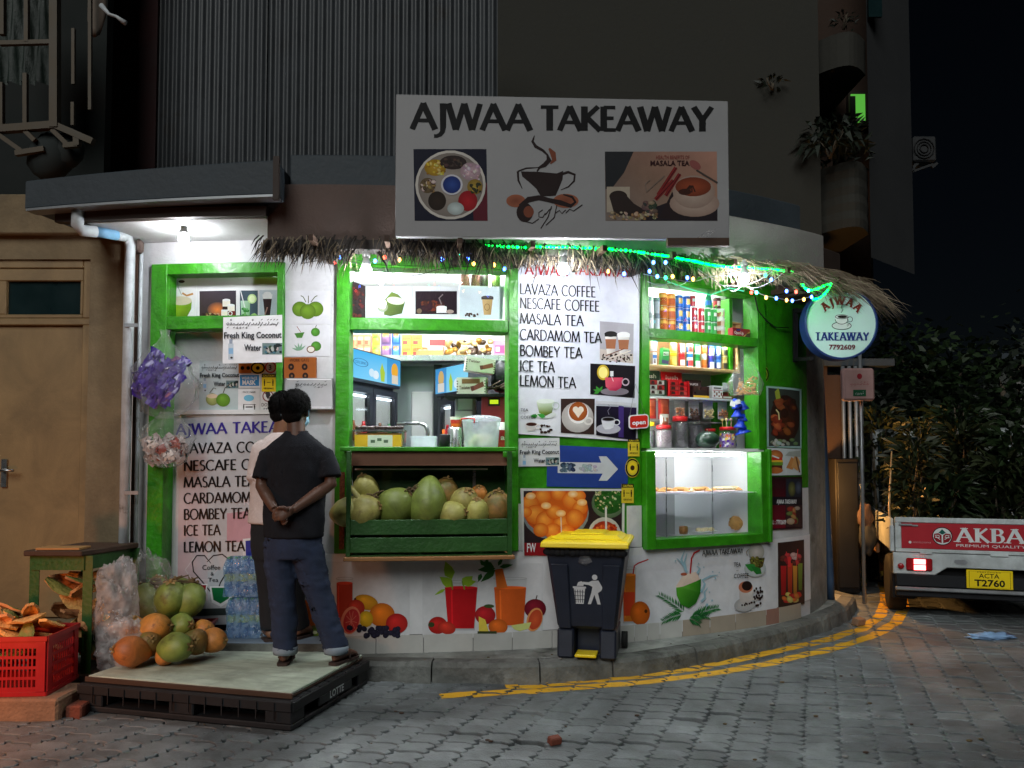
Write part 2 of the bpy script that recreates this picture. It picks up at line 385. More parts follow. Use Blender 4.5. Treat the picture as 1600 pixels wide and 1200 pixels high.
# ------------------------------------------------------------------ flat print: shapes and lettering laid on a surface
def E(cx,cy,rx,ry,a0,a1,n=10):
 return[(cx+rx*math.cos(R(a0+(a1-a0)*i/n)),cy+ry*math.sin(R(a0+(a1-a0)*i/n)))for i in range(n+1)]
GL={'A':(.80,[[(.40,1.0),(.02,0)],[(.38,1.0),(.79,0)],[(.17,.34),(.63,.34)]]),'B':(.60,[[(.10,0),(.10,1)],[(.10,.97)]+E(.30,.76,.20,.21,90,-90)+[(.10,.54)],[(.10,.54)]+E(.32,.28,.24,.26,90,-90)+[(.10,.03)]]),'C':(.78,[E(.46,.5,.40,.48,48,312,18)]),'D':(.82,[[(.10,0),(.10,1)],[(.10,.97)]+E(.34,.5,.40,.47,90,-90,14)+[(.10,.03)]]),'E':(.56,[[(.10,0),(.10,1)],[(.10,.96),(.52,.96)],[(.10,.52),(.46,.52)],[(.10,.04),(.54,.04)]]),'F':(.52,[[(.10,0),(.10,1)],[(.10,.96),(.50,.96)],[(.10,.52),(.45,.52)]]),'H':(.78,[[(.10,0),(.10,1)],[(.68,0),(.68,1)],[(.10,.52),(.68,.52)]]),'I':(.24,[[(.12,0),(.12,1)]]),'J':(.34,[[(.22,1),(.22,.10),(.20,-.08),(.12,-.20),(.0,-.25),(-.08,-.25)]]),'K':(.68,[[(.10,0),(.10,1)],[(.60,1),(.13,.50)],[(.18,.55),(.68,0)]]),'L':(.52,[[(.10,0),(.10,1)],[(.10,.04),(.52,.04)]]),'M':(.98,[[(.06,0),(.16,1)],[(.16,1),(.50,.05)],[(.50,.05),(.84,1)],[(.84,1),(.93,0)]]),'N':(.80,[[(.10,0),(.10,1)],[(.10,1),(.70,0)],[(.70,0),(.70,1)]]),'O':(.94,[E(.47,.5,.41,.48,90,450,24)]),'P':(.56,[[(.10,0),(.10,1)],[(.10,.97)]+E(.30,.73,.23,.24,90,-90)+[(.10,.49)]]),'R':(.66,[[(.10,0),(.10,1)],[(.10,.97)]+E(.30,.74,.21,.23,90,-90)+[(.10,.51)],[(.26,.52),(.66,0)]]),'S':(.52,[E(.27,.75,.19,.22,40,270,10)+E(.26,.27,.21,.25,90,-140,12)]),'T':(.64,[[(.32,0),(.32,1)],[(.0,.96),(.64,.96)]]),'V':(.76,[[(.02,1),(.38,0)],[(.38,0),(.74,1)]]),'W':(1.10,[[(.02,1),(.28,0)],[(.28,0),(.55,1)],[(.55,1),(.82,0)],[(.82,0),(1.08,1)]]),'Y':(.70,[[(.02,1),(.34,.46)],[(.68,1),(.34,.46)],[(.34,.48),(.34,0)]]),'Z':(.66,[[(.05,.96),(.62,.96)],[(.62,.98),(.05,.02)],[(.05,.04),(.64,.04)]]),' ':(.36,[]),}
def gwidth(dx,dy,thick,thin):
 l=math.hypot(dx,dy)or 1;v=abs(dy)/l
 f=v**1.3
 if dx*dy>0 and abs(dx)/l>.2:f*=.62
 return thin+(thick-thin)*f
def stroke_text(s,thick=.17,thin=.09,space=.06,serif=0):
 polys=[];x=0
 for ch in s:
  g=GL.get(ch)
  if not g:x+=.3;continue
  for st in g[1]:
   n=len(st);L,Rr=[],[]
   for i,(a,b)in enumerate(st):
    p0=st[max(0,i-1)];p1=st[min(n-1,i+1)]
    dx,dy=p1[0]-p0[0],p1[1]-p0[1];l=math.hypot(dx,dy)or 1
    wv=gwidth(dx,dy,thick,thin)
    if i in(0,n-1):wv*=1.12
    nx,ny=-dy/l*wv/2,dx/l*wv/2
    L.append((x+a+nx,b+ny));Rr.append((x+a-nx,b-ny))
   for i in range(n-1):polys.append([L[i],L[i+1],Rr[i+1],Rr[i]])
   if serif:
    for(a,b)in(st[0],st[-1]):
     if(b>.97 or b<.02)and abs(st[0][1]-st[-1][1])>.6 and len(st)==2:
      y0=1-serif*.5 if b>.5 else 0
      polys.append([(x+a-thick*.95,y0),(x+a+thick*.95,y0),(x+a+thick*.95,y0+serif*.5),(x+a-thick*.95,y0+serif*.5)])
  x+=g[0]+space
 return polys,x-space
_BF={}
def font_text(s,bold=0):
 k=(s,bold)
 if k in _BF:return _BF[k]
 cu=bpy.data.curves.new('lettering','FONT');cu.body=s;cu.size=1.0;cu.offset=bold;cu.resolution_u=2
 ob=bpy.data.objects.new('lettering',cu);COL.objects.link(ob)
 dg=bpy.context.evaluated_depsgraph_get();me=ob.evaluated_get(dg).to_mesh()
 polys=[[(me.vertices[i].co.x,me.vertices[i].co.y)for i in p.vertices]for p in me.polygons]
 ob.evaluated_get(dg).to_mesh_clear();bpy.data.objects.remove(ob);bpy.data.curves.remove(cu)
 xs=[q[0]for p in polys for q in p]or[0]
 ys=[q[1]for p in polys for q in p]or[0]
 x0=min(xs);hh=.73
 polys=[[((q[0]-x0)/hh,q[1]/hh)for q in p]for p in polys]
 _BF[k]=(polys,(max(xs)-x0)/hh);return _BF[k]
def lerp(a,b,t):return tuple(p+(q-p)*t for p,q in zip(a,b))
class Print:
 def __init__(s,start=.0002):s.t=[];s.d=start;s.hull=None;s.inc=.00007
 def tri(s,a,b,c,ca,cb,cc,d):s.t.append(((a,b,c),(ca,cb,cc),d))
 def poly(s,pts,col,same=False):
  if not same:s.d+=.00007
  cols=col if isinstance(col[0],(tuple,list))else[col]*len(pts)
  if len(pts)==3:ids=[(0,1,2)]
  elif len(pts)==4 and True:ids=[(0,1,2),(0,2,3)]
  else:ids=tessellate_polygon([[Vector((p[0],p[1],0))for p in pts]])
  for i,j,k in ids:s.tri(pts[i],pts[j],pts[k],cols[i],cols[j],cols[k],s.d)
 def rect(s,x0,y0,x1,y1,col):s.poly([(x0,y0),(x1,y0),(x1,y1),(x0,y1)],col if not isinstance(col[0],(tuple,list))else[col[0],col[0],col[1],col[1]])
 def ell(s,cx,cy,rx,ry,col,edge=None,rot=0,n=22,hx=0,hy=0):
  s.d+=s.inc;e=edge or col;cr,sr=math.cos(R(rot)),math.sin(R(rot))
  ps=[(cx+rx*math.cos(2*math.pi*i/n)*cr-ry*math.sin(2*math.pi*i/n)*sr,cy+rx*math.cos(2*math.pi*i/n)*sr+ry*math.sin(2*math.pi*i/n)*cr)for i in range(n)]
  for i in range(n):s.tri((cx+hx,cy+hy),ps[i],ps[(i+1)%n],col,e,e,s.d)
 def ring(s,cx,cy,rx,ry,wd,col,a0=0,a1=360,n=26):
  s.line([(cx+rx*math.cos(R(a0+(a1-a0)*i/n)),cy+ry*math.sin(R(a0+(a1-a0)*i/n)))for i in range(n+1)],wd,col)
 def line(s,pts,wd,col):
  s.d+=.00007;n=len(pts);ws=wd if isinstance(wd,(list,tuple))else[wd]*n
  L,Q=[],[]
  for i,p in enumerate(pts):
   a,b=pts[max(0,i-1)],pts[min(n-1,i+1)];dx,dy=b[0]-a[0],b[1]-a[1];l=math.hypot(dx,dy)or 1
   L.append((p[0]-dy/l*ws[i]/2,p[1]+dx/l*ws[i]/2));Q.append((p[0]+dy/l*ws[i]/2,p[1]-dx/l*ws[i]/2))
  for i in range(n-1):
   s.tri(L[i],L[i+1],Q[i+1],col,col,col,s.d);s.tri(L[i],Q[i+1],Q[i],col,col,col,s.d)
 def blobs(s,x0,y0,x1,y1,cols,n,r0,r1,seed=1,flat=.8):
  q=random.Random(seed);s.inc=.00002
  for _ in range(n):
   c=q.choice(cols);r=q.uniform(r0,r1);c2=tuple(v*q.uniform(.45,.8)for v in c)
   x=q.uniform(x0+r,max(x0+r,x1-r));y=q.uniform(y0+r*flat,max(y0+r*flat,y1-r*flat))
   s.ell(x,y,r,r*flat*q.uniform(.7,1),c,c2,q.uniform(0,90)if abs(flat-1)<.3 and r*1.2<min(x-x0,x1-x,y-y0,y1-y)else 0,10,-r*.2,-r*.2)
  s.inc=.00007
 def _put(s,polys,total,x,y,h,wd,col,slope=0,arc=None):
  kx=(wd/total)if wd else h
  s.d+=.00007;base=s.d
  for i,p in enumerate(polys):
   pts=[]
   for a,b in p:
    if arc:
     cx,cy,rad,a0,a1=arc
     an=R(a0+(a1-a0)*(a/total));rr=rad+b*h
     pts.append((cx+rr*math.cos(an),cy-rr*math.sin(an)))
    else:pts.append((x+a*kx,y-b*h+slope*a*kx))
   s.d=base+(i%5)*.00002;s.poly(pts,col,same=True)
  s.d=base+.00012
 def caps(s,txt,x,y,h,col,wd=None,thick=.17,thin=.09,slope=0,space=.06,serif=0,arc=None):
  p,t=stroke_text(txt,thick,thin,space,serif);s._put(p,t,x,y,h,wd,col,slope,arc)
 def font(s,txt,x,y,h,col,wd=None,bold=0,slope=0,arc=None):
  p,t=font_text(txt,bold);s._put(p,t,x,y,h,wd,col,slope,arc)
 def thaana(s,x,y,wd,h,col,n=14,seed=3,slope=0):
  q=random.Random(seed);step=wd/n;lw=h*.11
  for i in range(n):
   cx=x+wd-(i+.5)*step;yy=y+slope*(cx-x);k=q.randrange(6)
   sh=[[(-.4,0),(0,-.1),(.35,-.5),(.1,-.7)],[(-.45,-.05),(.2,-.05),(.4,-.45)],[(-.3,.25),(-.1,-.1),(.3,-.2),(.3,-.6)],[(-.4,-.3),(-.1,0),(.3,-.1),(.1,-.5),(-.1,-.35)],[(.3,-.6),(.0,-.2),(-.4,.1),(-.4,.3)],[(-.4,0),(-.2,-.35),(.0,0),(.2,-.35),(.4,0)]][k]
   s.line([(cx+a*step*1.0,yy+b*h*.75)for a,b in sh],lw,col)
   m=q.randrange(4)
   if m<3:
    oy=-h*.85 if m!=1 else h*.38
    s.line([(cx-step*.25,yy+oy+h*.1),(cx+step*.25,yy+oy-h*.08)],lw*.8,col)
    if q.random()<.4:s.line([(cx-step*.1,yy+oy+h*.22),(cx+step*.4,yy+oy+h*.04)],lw*.8,col)
 def mesh(s,surf,base,mb=None):
  mb=mb or MB()
  for pts,cols,d in s.t:
   if s.hull:
    pl=[(p[0],p[1],c)for p,c in zip(pts,cols)]
    pl=_hull_clip(pl,s.hull)
    for i in range(1,len(pl)-1):
     tr=(pl[0],pl[i],pl[i+1]);surf(mb,[(q[0],q[1])for q in tr],[q[2]for q in tr],base+d)
   else:surf(mb,pts,cols,base+d)
  return mb
def _hull_clip(pl,hull):
 ar=sum(a[0]*b[1]-b[0]*a[1]for a,b in zip(hull,hull[1:]+hull[:1]));sg=1 if ar>0 else-1
 for a,b in zip(hull,hull[1:]+hull[:1]):
  nx,ny=-(b[1]-a[1])*sg,(b[0]-a[0])*sg;out=[]
  f=lambda p:(p[0]-a[0])*nx+(p[1]-a[1])*ny
  for i,p in enumerate(pl):
   q=pl[(i+1)%len(pl)];da,db=f(p),f(q)
   if da>=0:out.append(p)
   if(da>0 and db<0)or(da<0 and db>0):
    t=da/(da-db);out.append((p[0]+(q[0]-p[0])*t,p[1]+(q[1]-p[1])*t,lerp(p[2],q[2],t)))
  pl=out
  if len(pl)<3:return[]
 return pl
def fac_surf(off=0.0):
 def f(mb,pts,cols,d):
  q=[fac(p[0],p[1],off)for p in pts]
  _strip(mb,[(a,b,c)for(a,b),c in zip(q,cols)],off+d)
 return f
def _strip(mb,tri,off):
 xs=[p[0]for p in tri];x0,x1=min(xs),max(xs)
 k0=int(math.floor((x0-KX0)/KN));k1=int(math.floor((x1-KX0)/KN))
 if k0==k1:
  mb.add([P(p[0],p[1],off)for p in tri],[tuple(range(len(tri)))],0,False,None,[p[2]for p in tri]);return
 for k in range(k0,k1+1):
  a,b=KX0+k*KN,KX0+(k+1)*KN
  pl=_clip(_clip(tri,a,1),b,-1)
  if len(pl)>=3:mb.add([P(p[0],p[1],off)for p in pl],[tuple(range(len(pl)))],0,False,None,[p[2]for p in pl])
def _clip(pl,x,sg):
 out=[]
 for i,p in enumerate(pl):
  q=pl[(i+1)%len(pl)];a,b=(p[0]-x)*sg,(q[0]-x)*sg
  if a>=0:out.append(p)
  if(a>0 and b<0)or(a<0 and b>0):
   t=a/(a-b);out.append((x,p[1]+(q[1]-p[1])*t,lerp(p[2],q[2],t)))
 return out
def plane_surf(p0,n):
 p0=Vector(p0);n=Vector(n).normalized()
 def f(mb,pts,cols,d):
  out=[]
  for p in pts:
   r=ray(*p);t=(p0-cam.location).dot(n)/r.dot(n);out.append(Vector(cam.location)+r*t+n*d)
  mb.add(out,[(0,1,2)],0,False,None,list(cols))
 return f
def local_surf(fn):
 def f(mb,pts,cols,d):mb.add([fn(p[0],p[1],d)for p in pts],[(0,1,2)],0,False,None,list(cols))
 return f
class Poster:
 def __init__(s,name,surf,t=.0015):s.name=name;s.surf=surf;s.t=t;s.sheet=Print();s.pic=Print();s.txt=Print(.0012);s.edge=None
 def quad(s,x0,y0,x1,y1,col,sl=0,sl2=None):
  sl2=sl if sl2 is None else sl2
  pts=[(x0,y0),(x1,y0+sl*(x1-x0)),(x1,y1+sl2*(x1-x0)),(x0,y1)];s.outline(pts,col)
 def outline(s,pts,col):
  s.sheet.poly(pts,col);s.edge=(pts,col if not isinstance(col[0],(tuple,list))else col[0])
 def done(s,label,cat='poster',group=None,mat='print',parent=None):
  mb=s.sheet.mesh(s.surf,s.t)
  pts,c=s.edge
  n=len(pts)
  sk=MB();s2=MB()
  for i in range(n):
   a,b=pts[i],pts[(i+1)%n]
   k=max(1,int(max(abs(a[0]-b[0]),1)/11))
   for j in range(k):
    u,v=lerp(a,b,j/k),lerp(a,b,(j+1)/k)
    m0,m1=MB(),MB();s.surf(m0,[u,v,v],[c]*3,.0001);s.surf(m1,[u,v,v],[c]*3,s.t+.0001)
    if len(m0.v)>=3 and len(m1.v)>=3:mb.add([m0.v[0],m0.v[1],m1.v[1],m1.v[0]],[(0,1,2,3)],0,False,None,c)
  xs=[Vector(v)for v in mb.v];ctr=sum(xs,Vector((0,0,0)))/len(xs)
  o=mb.build(s.name,M_[mat],parent,loc=None if parent else ctr)
  if parent is None:tag(o,label,cat,group)
  if s.pic.hull is None and len(s.edge[0])<=8 and s.name!='juice_graphic':s.pic.hull=list(s.edge[0])
  for nm,pr in(('picture',s.pic),('lettering',s.txt)):
   if pr.t:
    c_=pr.mesh(s.surf,s.t+.0004+(s.pic.d if nm=='lettering' else 0)).build(nm,M_[mat],o)
    c_['kind']='stuff'
  return o
def S(r,g,b):return srgb(r,g,b)
K_=S(16,16,18);W_=S(232,232,234)
# ================================================================== GROUND
g=MB();g.add([(-40,-6,-.035),(40,-6,-.035),(40,90,-.035),(-40,90,-.035)],[(0,1,2,3)])
road=g.build('road',M_['road_base']);road['kind']='structure'
kpx=[(560,1035),(640,1036),(760,1037),(860,1036),(1000,1026),(1120,1007),(1220,984),(1285,965),(1325,948),(1338,930)]
KL=[Vector((-4.6,5.28,.12)),Vector((-2.6,5.16,.12)),Vector((-1.6,5.12,.12))]+[atZ(x,y,.12)for x,y in kpx]+[Vector((3.28,8.2,.12)),Vector((4.2,11.0,.12))]
def resample(pts,step):
 out=[pts[0]];acc=0
 for a,b in zip(pts,pts[1:]):
  l=(b-a).length;t=step-acc
  while t<=l:out.append(a+(b-a)*(t/l));t+=step
  acc=(acc+l)%step
 return out
def inside_kerb(x,y):
 for a,b in zip(KL,KL[1:]):
  if a.x<=x<=b.x:return y>a.y+(b.y-a.y)*(x-a.x)/(b.x-a.x)
 return x<KL[-1].x and y>6
# pavers
ANG=R(-21);PW,PD,GAP=.172,.132,.009
def pav_outline(k=1.0):
 a,b=(PW-GAP)/2*k,(PD-GAP)/2*k;e=.017;h=.011
 bot=[(-a,0),(-a*.55,-h),(-a*.1,h*.2),(a*.45,h),(a,0)]
 side=[(0,-b),(e,-b*.5),(-e,-b*.05),(e*.9,b*.45),(0,b)]
 pts=[(x,-b+y)for x,y in bot[:-1]]+[(a+x,y)for x,y in side[:-1]]+[(x,b+y)for x,y in reversed(bot)][:-1]+[(-a+x,y)for x,y in reversed(side)][:-1]
 return pts
PO,PI=pav_outline(),pav_outline(.95)
def pav_geo(M,mb):
 n=len(PO)
 vs=[(x,y,-.03)for x,y in PO]+[(x,y,-.004)for x,y in PO]+[(x,y,0)for x,y in PI]
 fs=[(i,(i+1)%n,n+(i+1)%n,n+i)for i in range(n)]+[(n+i,n+(i+1)%n,2*n+(i+1)%n,2*n+i)for i in range(n)]+[tuple(2*n+i for i in range(n))]
 mb.add(vs,fs,0,False,M)
pm=MB();pav_geo(None,pm);pav0=pm.build('paver',M_['paver'],road);pav_mesh=pav0.data;bpy.data.objects.remove(pav0)
spots=[]
ca,sa=math.cos(ANG),math.sin(ANG)
for i in range(-50,90):
 for j in range(-10,110):
  u,v=i*PW,j*PD+(PD*.5 if i%2 else 0)
  x,y=u*ca-v*sa-1.0,u*sa+v*ca+3.2
  if 3.35<y<9.6 and abs(x)<y*.68+.3 and not inside_kerb(x,y-.12):spots.append((y,x))
spots.sort()
field=MB();pav_tops=[]
for k,(y,x)in enumerate(spots):
 zz=U(-.006,.003)+.004*noise.noise((x*1.3,y*1.3,0))
 x+=U(-.004,.004);y+=U(-.004,.004);zz+=(-.012 if RND.random()<.05 else 0)+.008*noise.noise((x*.8+9,y*.8,3));wob_=1.6 if noise.noise((x*.9,y*.9,7))>.1 else .8
 M=Matrix.Translation((x,y,zz))@Matrix.Rotation(ANG+R(U(-2.2,2.2)),4,'Z')@Matrix.Rotation(R(U(-2,2)*wob_),4,'X')@Matrix.Rotation(R(U(-1.6,1.6)*wob_),4,'Y')
 pav_tops.append(M)
 if k<300:
  o=bpy.data.objects.new('paver',pav_mesh);COL.objects.link(o);o.parent=road;o.matrix_local=M
 else:pav_geo(M,field)
o=field.build('paver_field',M_['paver'],road);o['kind']='stuff'
# worn double yellow line, laid paver by paver
pl_out=[(688,1089),(760,1083),(850,1078),(1000,1067),(1100,1054),(1200,1037),(1300,1014),(1362,994),(1400,972),(1413,950),(1408,925),(1398,900),(1390,880)]
pl_in=[(702,1077),(740,1074),(830,1070),(1000,1057),(1100,1042),(1200,1021),(1290,1000),(1345,983),(1376,962),(1384,938),(1378,905),(1368,875),(1362,860)]
m,n,out=_nodes('road_paint');Nn=n.nodes.new;Ln=n.links.new
bb=Nn('ShaderNodeBsdfPrincipled');tc=Nn('ShaderNodeTexCoord');nz=Nn('ShaderNodeTexNoise');nz.inputs['Scale'].default_value=9;nz.inputs['Detail'].default_value=8;nz.inputs['Roughness'].default_value=.75
Ln(tc.outputs['Object'],nz.inputs['Vector']);mr=Nn('ShaderNodeMapRange');mr.inputs[1].default_value=.55;mr.inputs[2].default_value=.66;Ln(nz.outputs[0],mr.inputs[0])
mx=Nn('ShaderNodeMix');mx.data_type='RGBA';mx.inputs[6].default_value=(*S(214,160,26),1);mx.inputs[7].default_value=(*S(112,104,80),1);Ln(mr.outputs[0],mx.inputs[0]);Ln(mx.outputs[2],bb.inputs['Base Color']);bb.inputs['Roughness'].default_value=.75;Ln(bb.outputs[0],out.inputs[0]);M_['road_paint']=m
def clip_half(pl,a,nrm):
 outp=[]
 for i,p in enumerate(pl):
  q=pl[(i+1)%len(pl)];da,db=(p-a).dot(nrm),(q-a).dot(nrm)
  if da>=0:outp.append(p)
  if(da>0)!=(db>0)and abs(da-db)>1e-9:outp.append(p+(q-p)*(da/(da-db)))
 return outp
for wob,path in enumerate((pl_out,pl_in)):
 ctr=resample([atZ(x,y,0).to_2d().to_3d()for x,y in path],.12);mb=MB()
 quads=[]
 for i in range(len(ctr)-1):
  t0=(ctr[min(i+1,len(ctr)-1)]-ctr[max(i-1,0)]).normalized();t1=(ctr[min(i+2,len(ctr)-1)]-ctr[i]).normalized()
  n0,n1=Vector((-t0.y,t0.x,0))*.05,Vector((-t1.y,t1.x,0))*.05
  if i<9 and RND.random()<.26-i*.025:continue
  quads.append((ctr[i],ctr[i+1],n0,n1))
 for M in pav_tops:
  c=M.translation
  for a,b,n0,n1 in quads:
   if(c-a).length_squared>.06:continue
   q=[a-n0,b-n1,b+n1,a+n0];poly=[M@Vector((x*.995,y*.995,.0))for x,y in PO]
   for k in range(4):
    e=q[(k+1)%4]-q[k];poly=clip_half(poly,q[k],Vector((-e.y,e.x,0)))
    if len(poly)<3:break
   if len(poly)>=3:
    up=M.to_3x3()@Vector((0,0,1));mb.add([p+up*.0015 for p in poly],[tuple(range(len(poly)))])
 o=mb.build('yellow_line',M_['road_paint']);o['kind']='structure'
# pavement slab and kerb stones
ks=resample(KL,.1)
back=[Vector((4.4,11.2,.12)),Vector((2.75,8.4,.12)),Vector((2.4,7.3,.12))]+[P(2.4-.1*i,.12,-.35)for i in range(0,68)]
inner=[]
for i,p in enumerate(ks):
 t=(ks[min(i+1,len(ks)-1)]-ks[max(i-1,0)]).normalized();inner.append(p+Vector((-t.y,t.x,0))*.13)
def filled(pts,z,mb,mi=0):
 ids=tessellate_polygon([[Vector((p.x,p.y,0))for p in pts]])
 fs=[]
 for a,b,c in ids:
  cr=(pts[b].x-pts[a].x)*(pts[c].y-pts[a].y)-(pts[b].y-pts[a].y)*(pts[c].x-pts[a].x)
  fs.append((a,b,c)if cr>0 else(a,c,b))
 mb.add([(p.x,p.y,z)for p in pts],fs,mi)
mb=MB();filled(inner+back,.119,mb)
pavement=mb.build('pavement',M_['concrete']);pavement['kind']='structure'
i=0
while i<len(ks)-2:
 n_=RND.choice((5,6,7));j=min(i+n_,len(ks)-1);dz=U(-.006,.004);mb=MB()
 seg=list(range(i,j+1));vs=[]
 for q in seg:
  f_=ks[q].copy();b_=inner[q].copy()
  if q==i:f_=f_.lerp(ks[q+1],.05);b_=b_.lerp(inner[q+1],.05)
  if q==j:f_=f_.lerp(ks[q-1],.05);b_=b_.lerp(inner[q-1],.05)
  o_=(f_-b_).normalized();wv=U(-.006,.006)
  vs+=[(f_.x+o_.x*(.02+wv),f_.y+o_.y*(.02+wv),-.03),(f_.x+o_.x*wv,f_.y+o_.y*wv,.095+dz),(f_.x-o_.x*.02,f_.y-o_.y*.02,.121+dz+U(-.003,.003)),(b_.x,b_.y,.122+dz),(b_.x,b_.y,-.03)]
 L_=len(seg);fs=[]
 for q in range(L_-1):
  for k in range(4):fs.append((q*5+k,(q+1)*5+k,(q+1)*5+k+1,q*5+k+1))
 fs+=[(0,1,2,3,4),tuple((L_-1)*5+k for k in(4,3,2,1,0))]
 mb.add(vs,fs);mb.build('kerb_stone',M_['kerb'],pavement);i=j
# entrance step on the left of the shop
sp=[P(-2.75+.1*k,.24,.24)for k in range(0,17)];bk=[P(-1.15-.1*k,.24,-.75)for k in range(0,17)]
mb=MB();filled(sp+bk,.24,mb)
for a,b in zip(sp,sp[1:]):mb.add([(a.x,a.y,.11),(b.x,b.y,.11),(b.x,b.y,.24),(a.x,a.y,.24)],[(0,1,2,3)],1)
a,b=sp[-1],bk[0];mb.add([(a.x,a.y,.11),(b.x,b.y,.11),(b.x,b.y,.24),(a.x,a.y,.24)],[(0,1,2,3)],1)
o=mb.build('entrance_step',[M_['step_top'],M_['kerb']]);o['kind']='structure'
# ================================================================== BUILDINGS AROUND
LY=5.72
def wbox(mb,px0,px1,py0,py1,Y,d,mi=0):
 a=atY(px0,(py0+py1)/2,Y);b=atY(px1,(py0+py1)/2,Y);t=atY((px0+px1)/2,py0,Y).z;c=atY((px0+px1)/2,py1,Y).z
 return mb.box(a.x,b.x,Y,Y+d,c,t,mi)
lb=empty('neighbour_house',(-3.4,LY,.1));tag(lb,'beige neighbouring house with a wooden door, left of the takeaway','house')
mb=MB();xr=-2.70;xd=atY(137,600,LY).x;zt=atY(60,405,LY).z
mb.box(xd,xr,LY,LY+.2,0,3.35);mb.box(-6.5,xd,LY,LY+.2,zt,3.35);mb.box(-6.5,-4.25,LY,LY+.2,0,zt);mb.box(-4.25,xd,LY,LY+.2,0,.3)
mb.box(xr-.2,xr,LY+.2,LY+3,0,3.35)
mb.build('wall',M_['beige_wall'],lb)
zd=atY(60,505,LY).z
mb=MB();mb.box(-4.25,xd,LY+.02,LY+.12,zd-.01,zd+.04);mb.box(xd-.06,xd,LY+.02,LY+.12,.3,zd-.01);mb.box(xd-.06,xd,LY+.02,LY+.12,zd+.04,zt);mb.box(-4.25,xd-.06,LY+.02,LY+.12,zt-.06,zt)
mb.build('door_frame',M_['door_paint'],lb,bevel=.006)
mb=MB();mb.box(-4.25,xd-.062,LY+.05,LY+.095,.31,zd-.012);dr=mb.build('door',M_['door_paint'],lb,bevel=.004)
mb=MB();h=atY(8,735,LY+.05);mb.box(h.x-.02,h.x+.02,LY+.035,LY+.05,h.z-.12,h.z+.08);mb.tube([(h.x,LY+.04,h.z),(h.x,LY-.01,h.z),(h.x+.10,LY-.012,h.z)],.01,8)
mb.build('handle',M_['steel'],dr)
mb=MB();a=atY(6,440,LY);b=atY(121,490,LY)
mb.box(-4.25,xd-.062,LY+.03,LY+.1,b.z+.075+.17,zt-.062);mb.box(-4.25,xd-.062,LY+.03,LY+.1,zd+.042,b.z);mb.box(b.x,xd-.062,LY+.03,LY+.1,b.z,b.z+.245);mb.box(-4.25,a.x,LY+.03,LY+.1,b.z,b.z+.245)
tr=mb.build('transom_window',M_['door_paint'],lb,bevel=.005)
mb=MB();mb.box(a.x,b.x,LY+.06,LY+.07,b.z,b.z+.245);mb.build('pane',M_['glass_dark'],tr)
mb=MB();mb.box(-6.5,atY(166,100,6.3).x,6.3,6.4,3.0,6.5);mb.build('upper_wall',mat('dark_render',S(15,22,20),.9,var=.3,scale=2),lb)
mb=MB();a=atY(150,100,6.93);b=atY(245,100,6.93);mb.box(a.x,b.x,6.93,7.0,3.0,6.6);mb.build('red_wall',mat('red_paint',S(50,18,20),.8,var=.25),lb)
mb=MB();mb.box(-6.5,xr-.02,LY-.06,LY-.002,3.05,3.34);mb.build('ledge',M_['beige_wall'],lb,bevel=.01)
# barred balcony above it
GY=5.45
gr=empty('balcony_grille',atY(60,240,GY));tag(gr,'rusty yellow balcony grille above the neighbouring door','grille')
gm=mat('grille_paint',S(74,61,40),.6,var=.3,scale=9)
for px,wd,y0,y1 in((86,.055,-60,200),(42,.028,-60,66),(40,.028,115,200),(4,.035,-60,55),(2,.035,130,205),(115,.022,45,132),(114,.022,160,196),(141,.022,-60,172)):
 a=atY(px,y0,GY);b=atY(px,y1,GY);mb=MB();mb.bar(a,b,wd,wd,(0,1,0));mb.build('bar',gm,gr)
for(x0,y0,x1,y1,wd)in((-60,207,86,196,.05),(86,196,146,222,.045),(-10,205,34,236,.03),(40,205,55,220,.03),(82,203,108,228,.03),(25,240,70,233,.035),(100,228,122,226,.035),(120,208,121,228,.04),(0,68,80,66,.03)):
 mb=MB();mb.bar(atY(x0,y0,GY+.003),atY(x1,y1,GY+.003),wd,wd,(0,1,0));mb.build('bar',gm,gr)
for px,py,s_ in((80,245,.16),(105,235,.12)):
 mb=MB();q=atY(px,py,GY+.12);mb.ball(q,(s_,s_*.7,s_*1.1),12,8,fn=lambda v:v*(1+.25*noise.noise(v*2.2)));o=mb.build('hanging_sack',mat('sack_%d'%px,S(24,32,31),.8),loc=q);tag(o,'dark bundle on the balcony ledge beside the post' if px==80 else 'smaller dark bundle at the right end of the balcony ledge','bundle')
mb=MB();n_=16
vs,fs=[],[]
for i in range(n_+1):
 for j in range(9):
  p=atY(-10+95*i/n_,-40+170*j/8,GY+.3);vs.append((p.x,p.y+.04*math.sin(i*1.7+j*.4),p.z))
fs=[(i*9+j,(i+1)*9+j,(i+1)*9+j+1,i*9+j+1)for i in range(n_)for j in range(8)]
mb.add(vs,fs,0,True);o=mb.build('tarpaulin',mat('tarp_green',S(16,34,26),.6,var=.3,bump=.2),loc=atY(40,60,GY+.3));tag(o,'dark green tarpaulin hung behind the balcony grille','tarpaulin')
mb=MB();p=[atY(158,8,GY+.02),atY(170,22,GY+.02),atY(182,26,GY+.02),atY(196,36,GY+.02)]
mb.tube(p,[.018,.012,.011,.018],8);mb.build('hook',M_['pvc'],gr)
mb=MB();q=atY(152,14,GY+.1);mb.ball(q,(.07,.03,.2),10,8,fn=lambda v:v*(1+.3*noise.noise(v*2)));o=mb.build('rag',mat('rag_grey',S(110,100,90),.9),loc=q);tag(o,'pale cloth hanging high on the balcony bars','cloth')
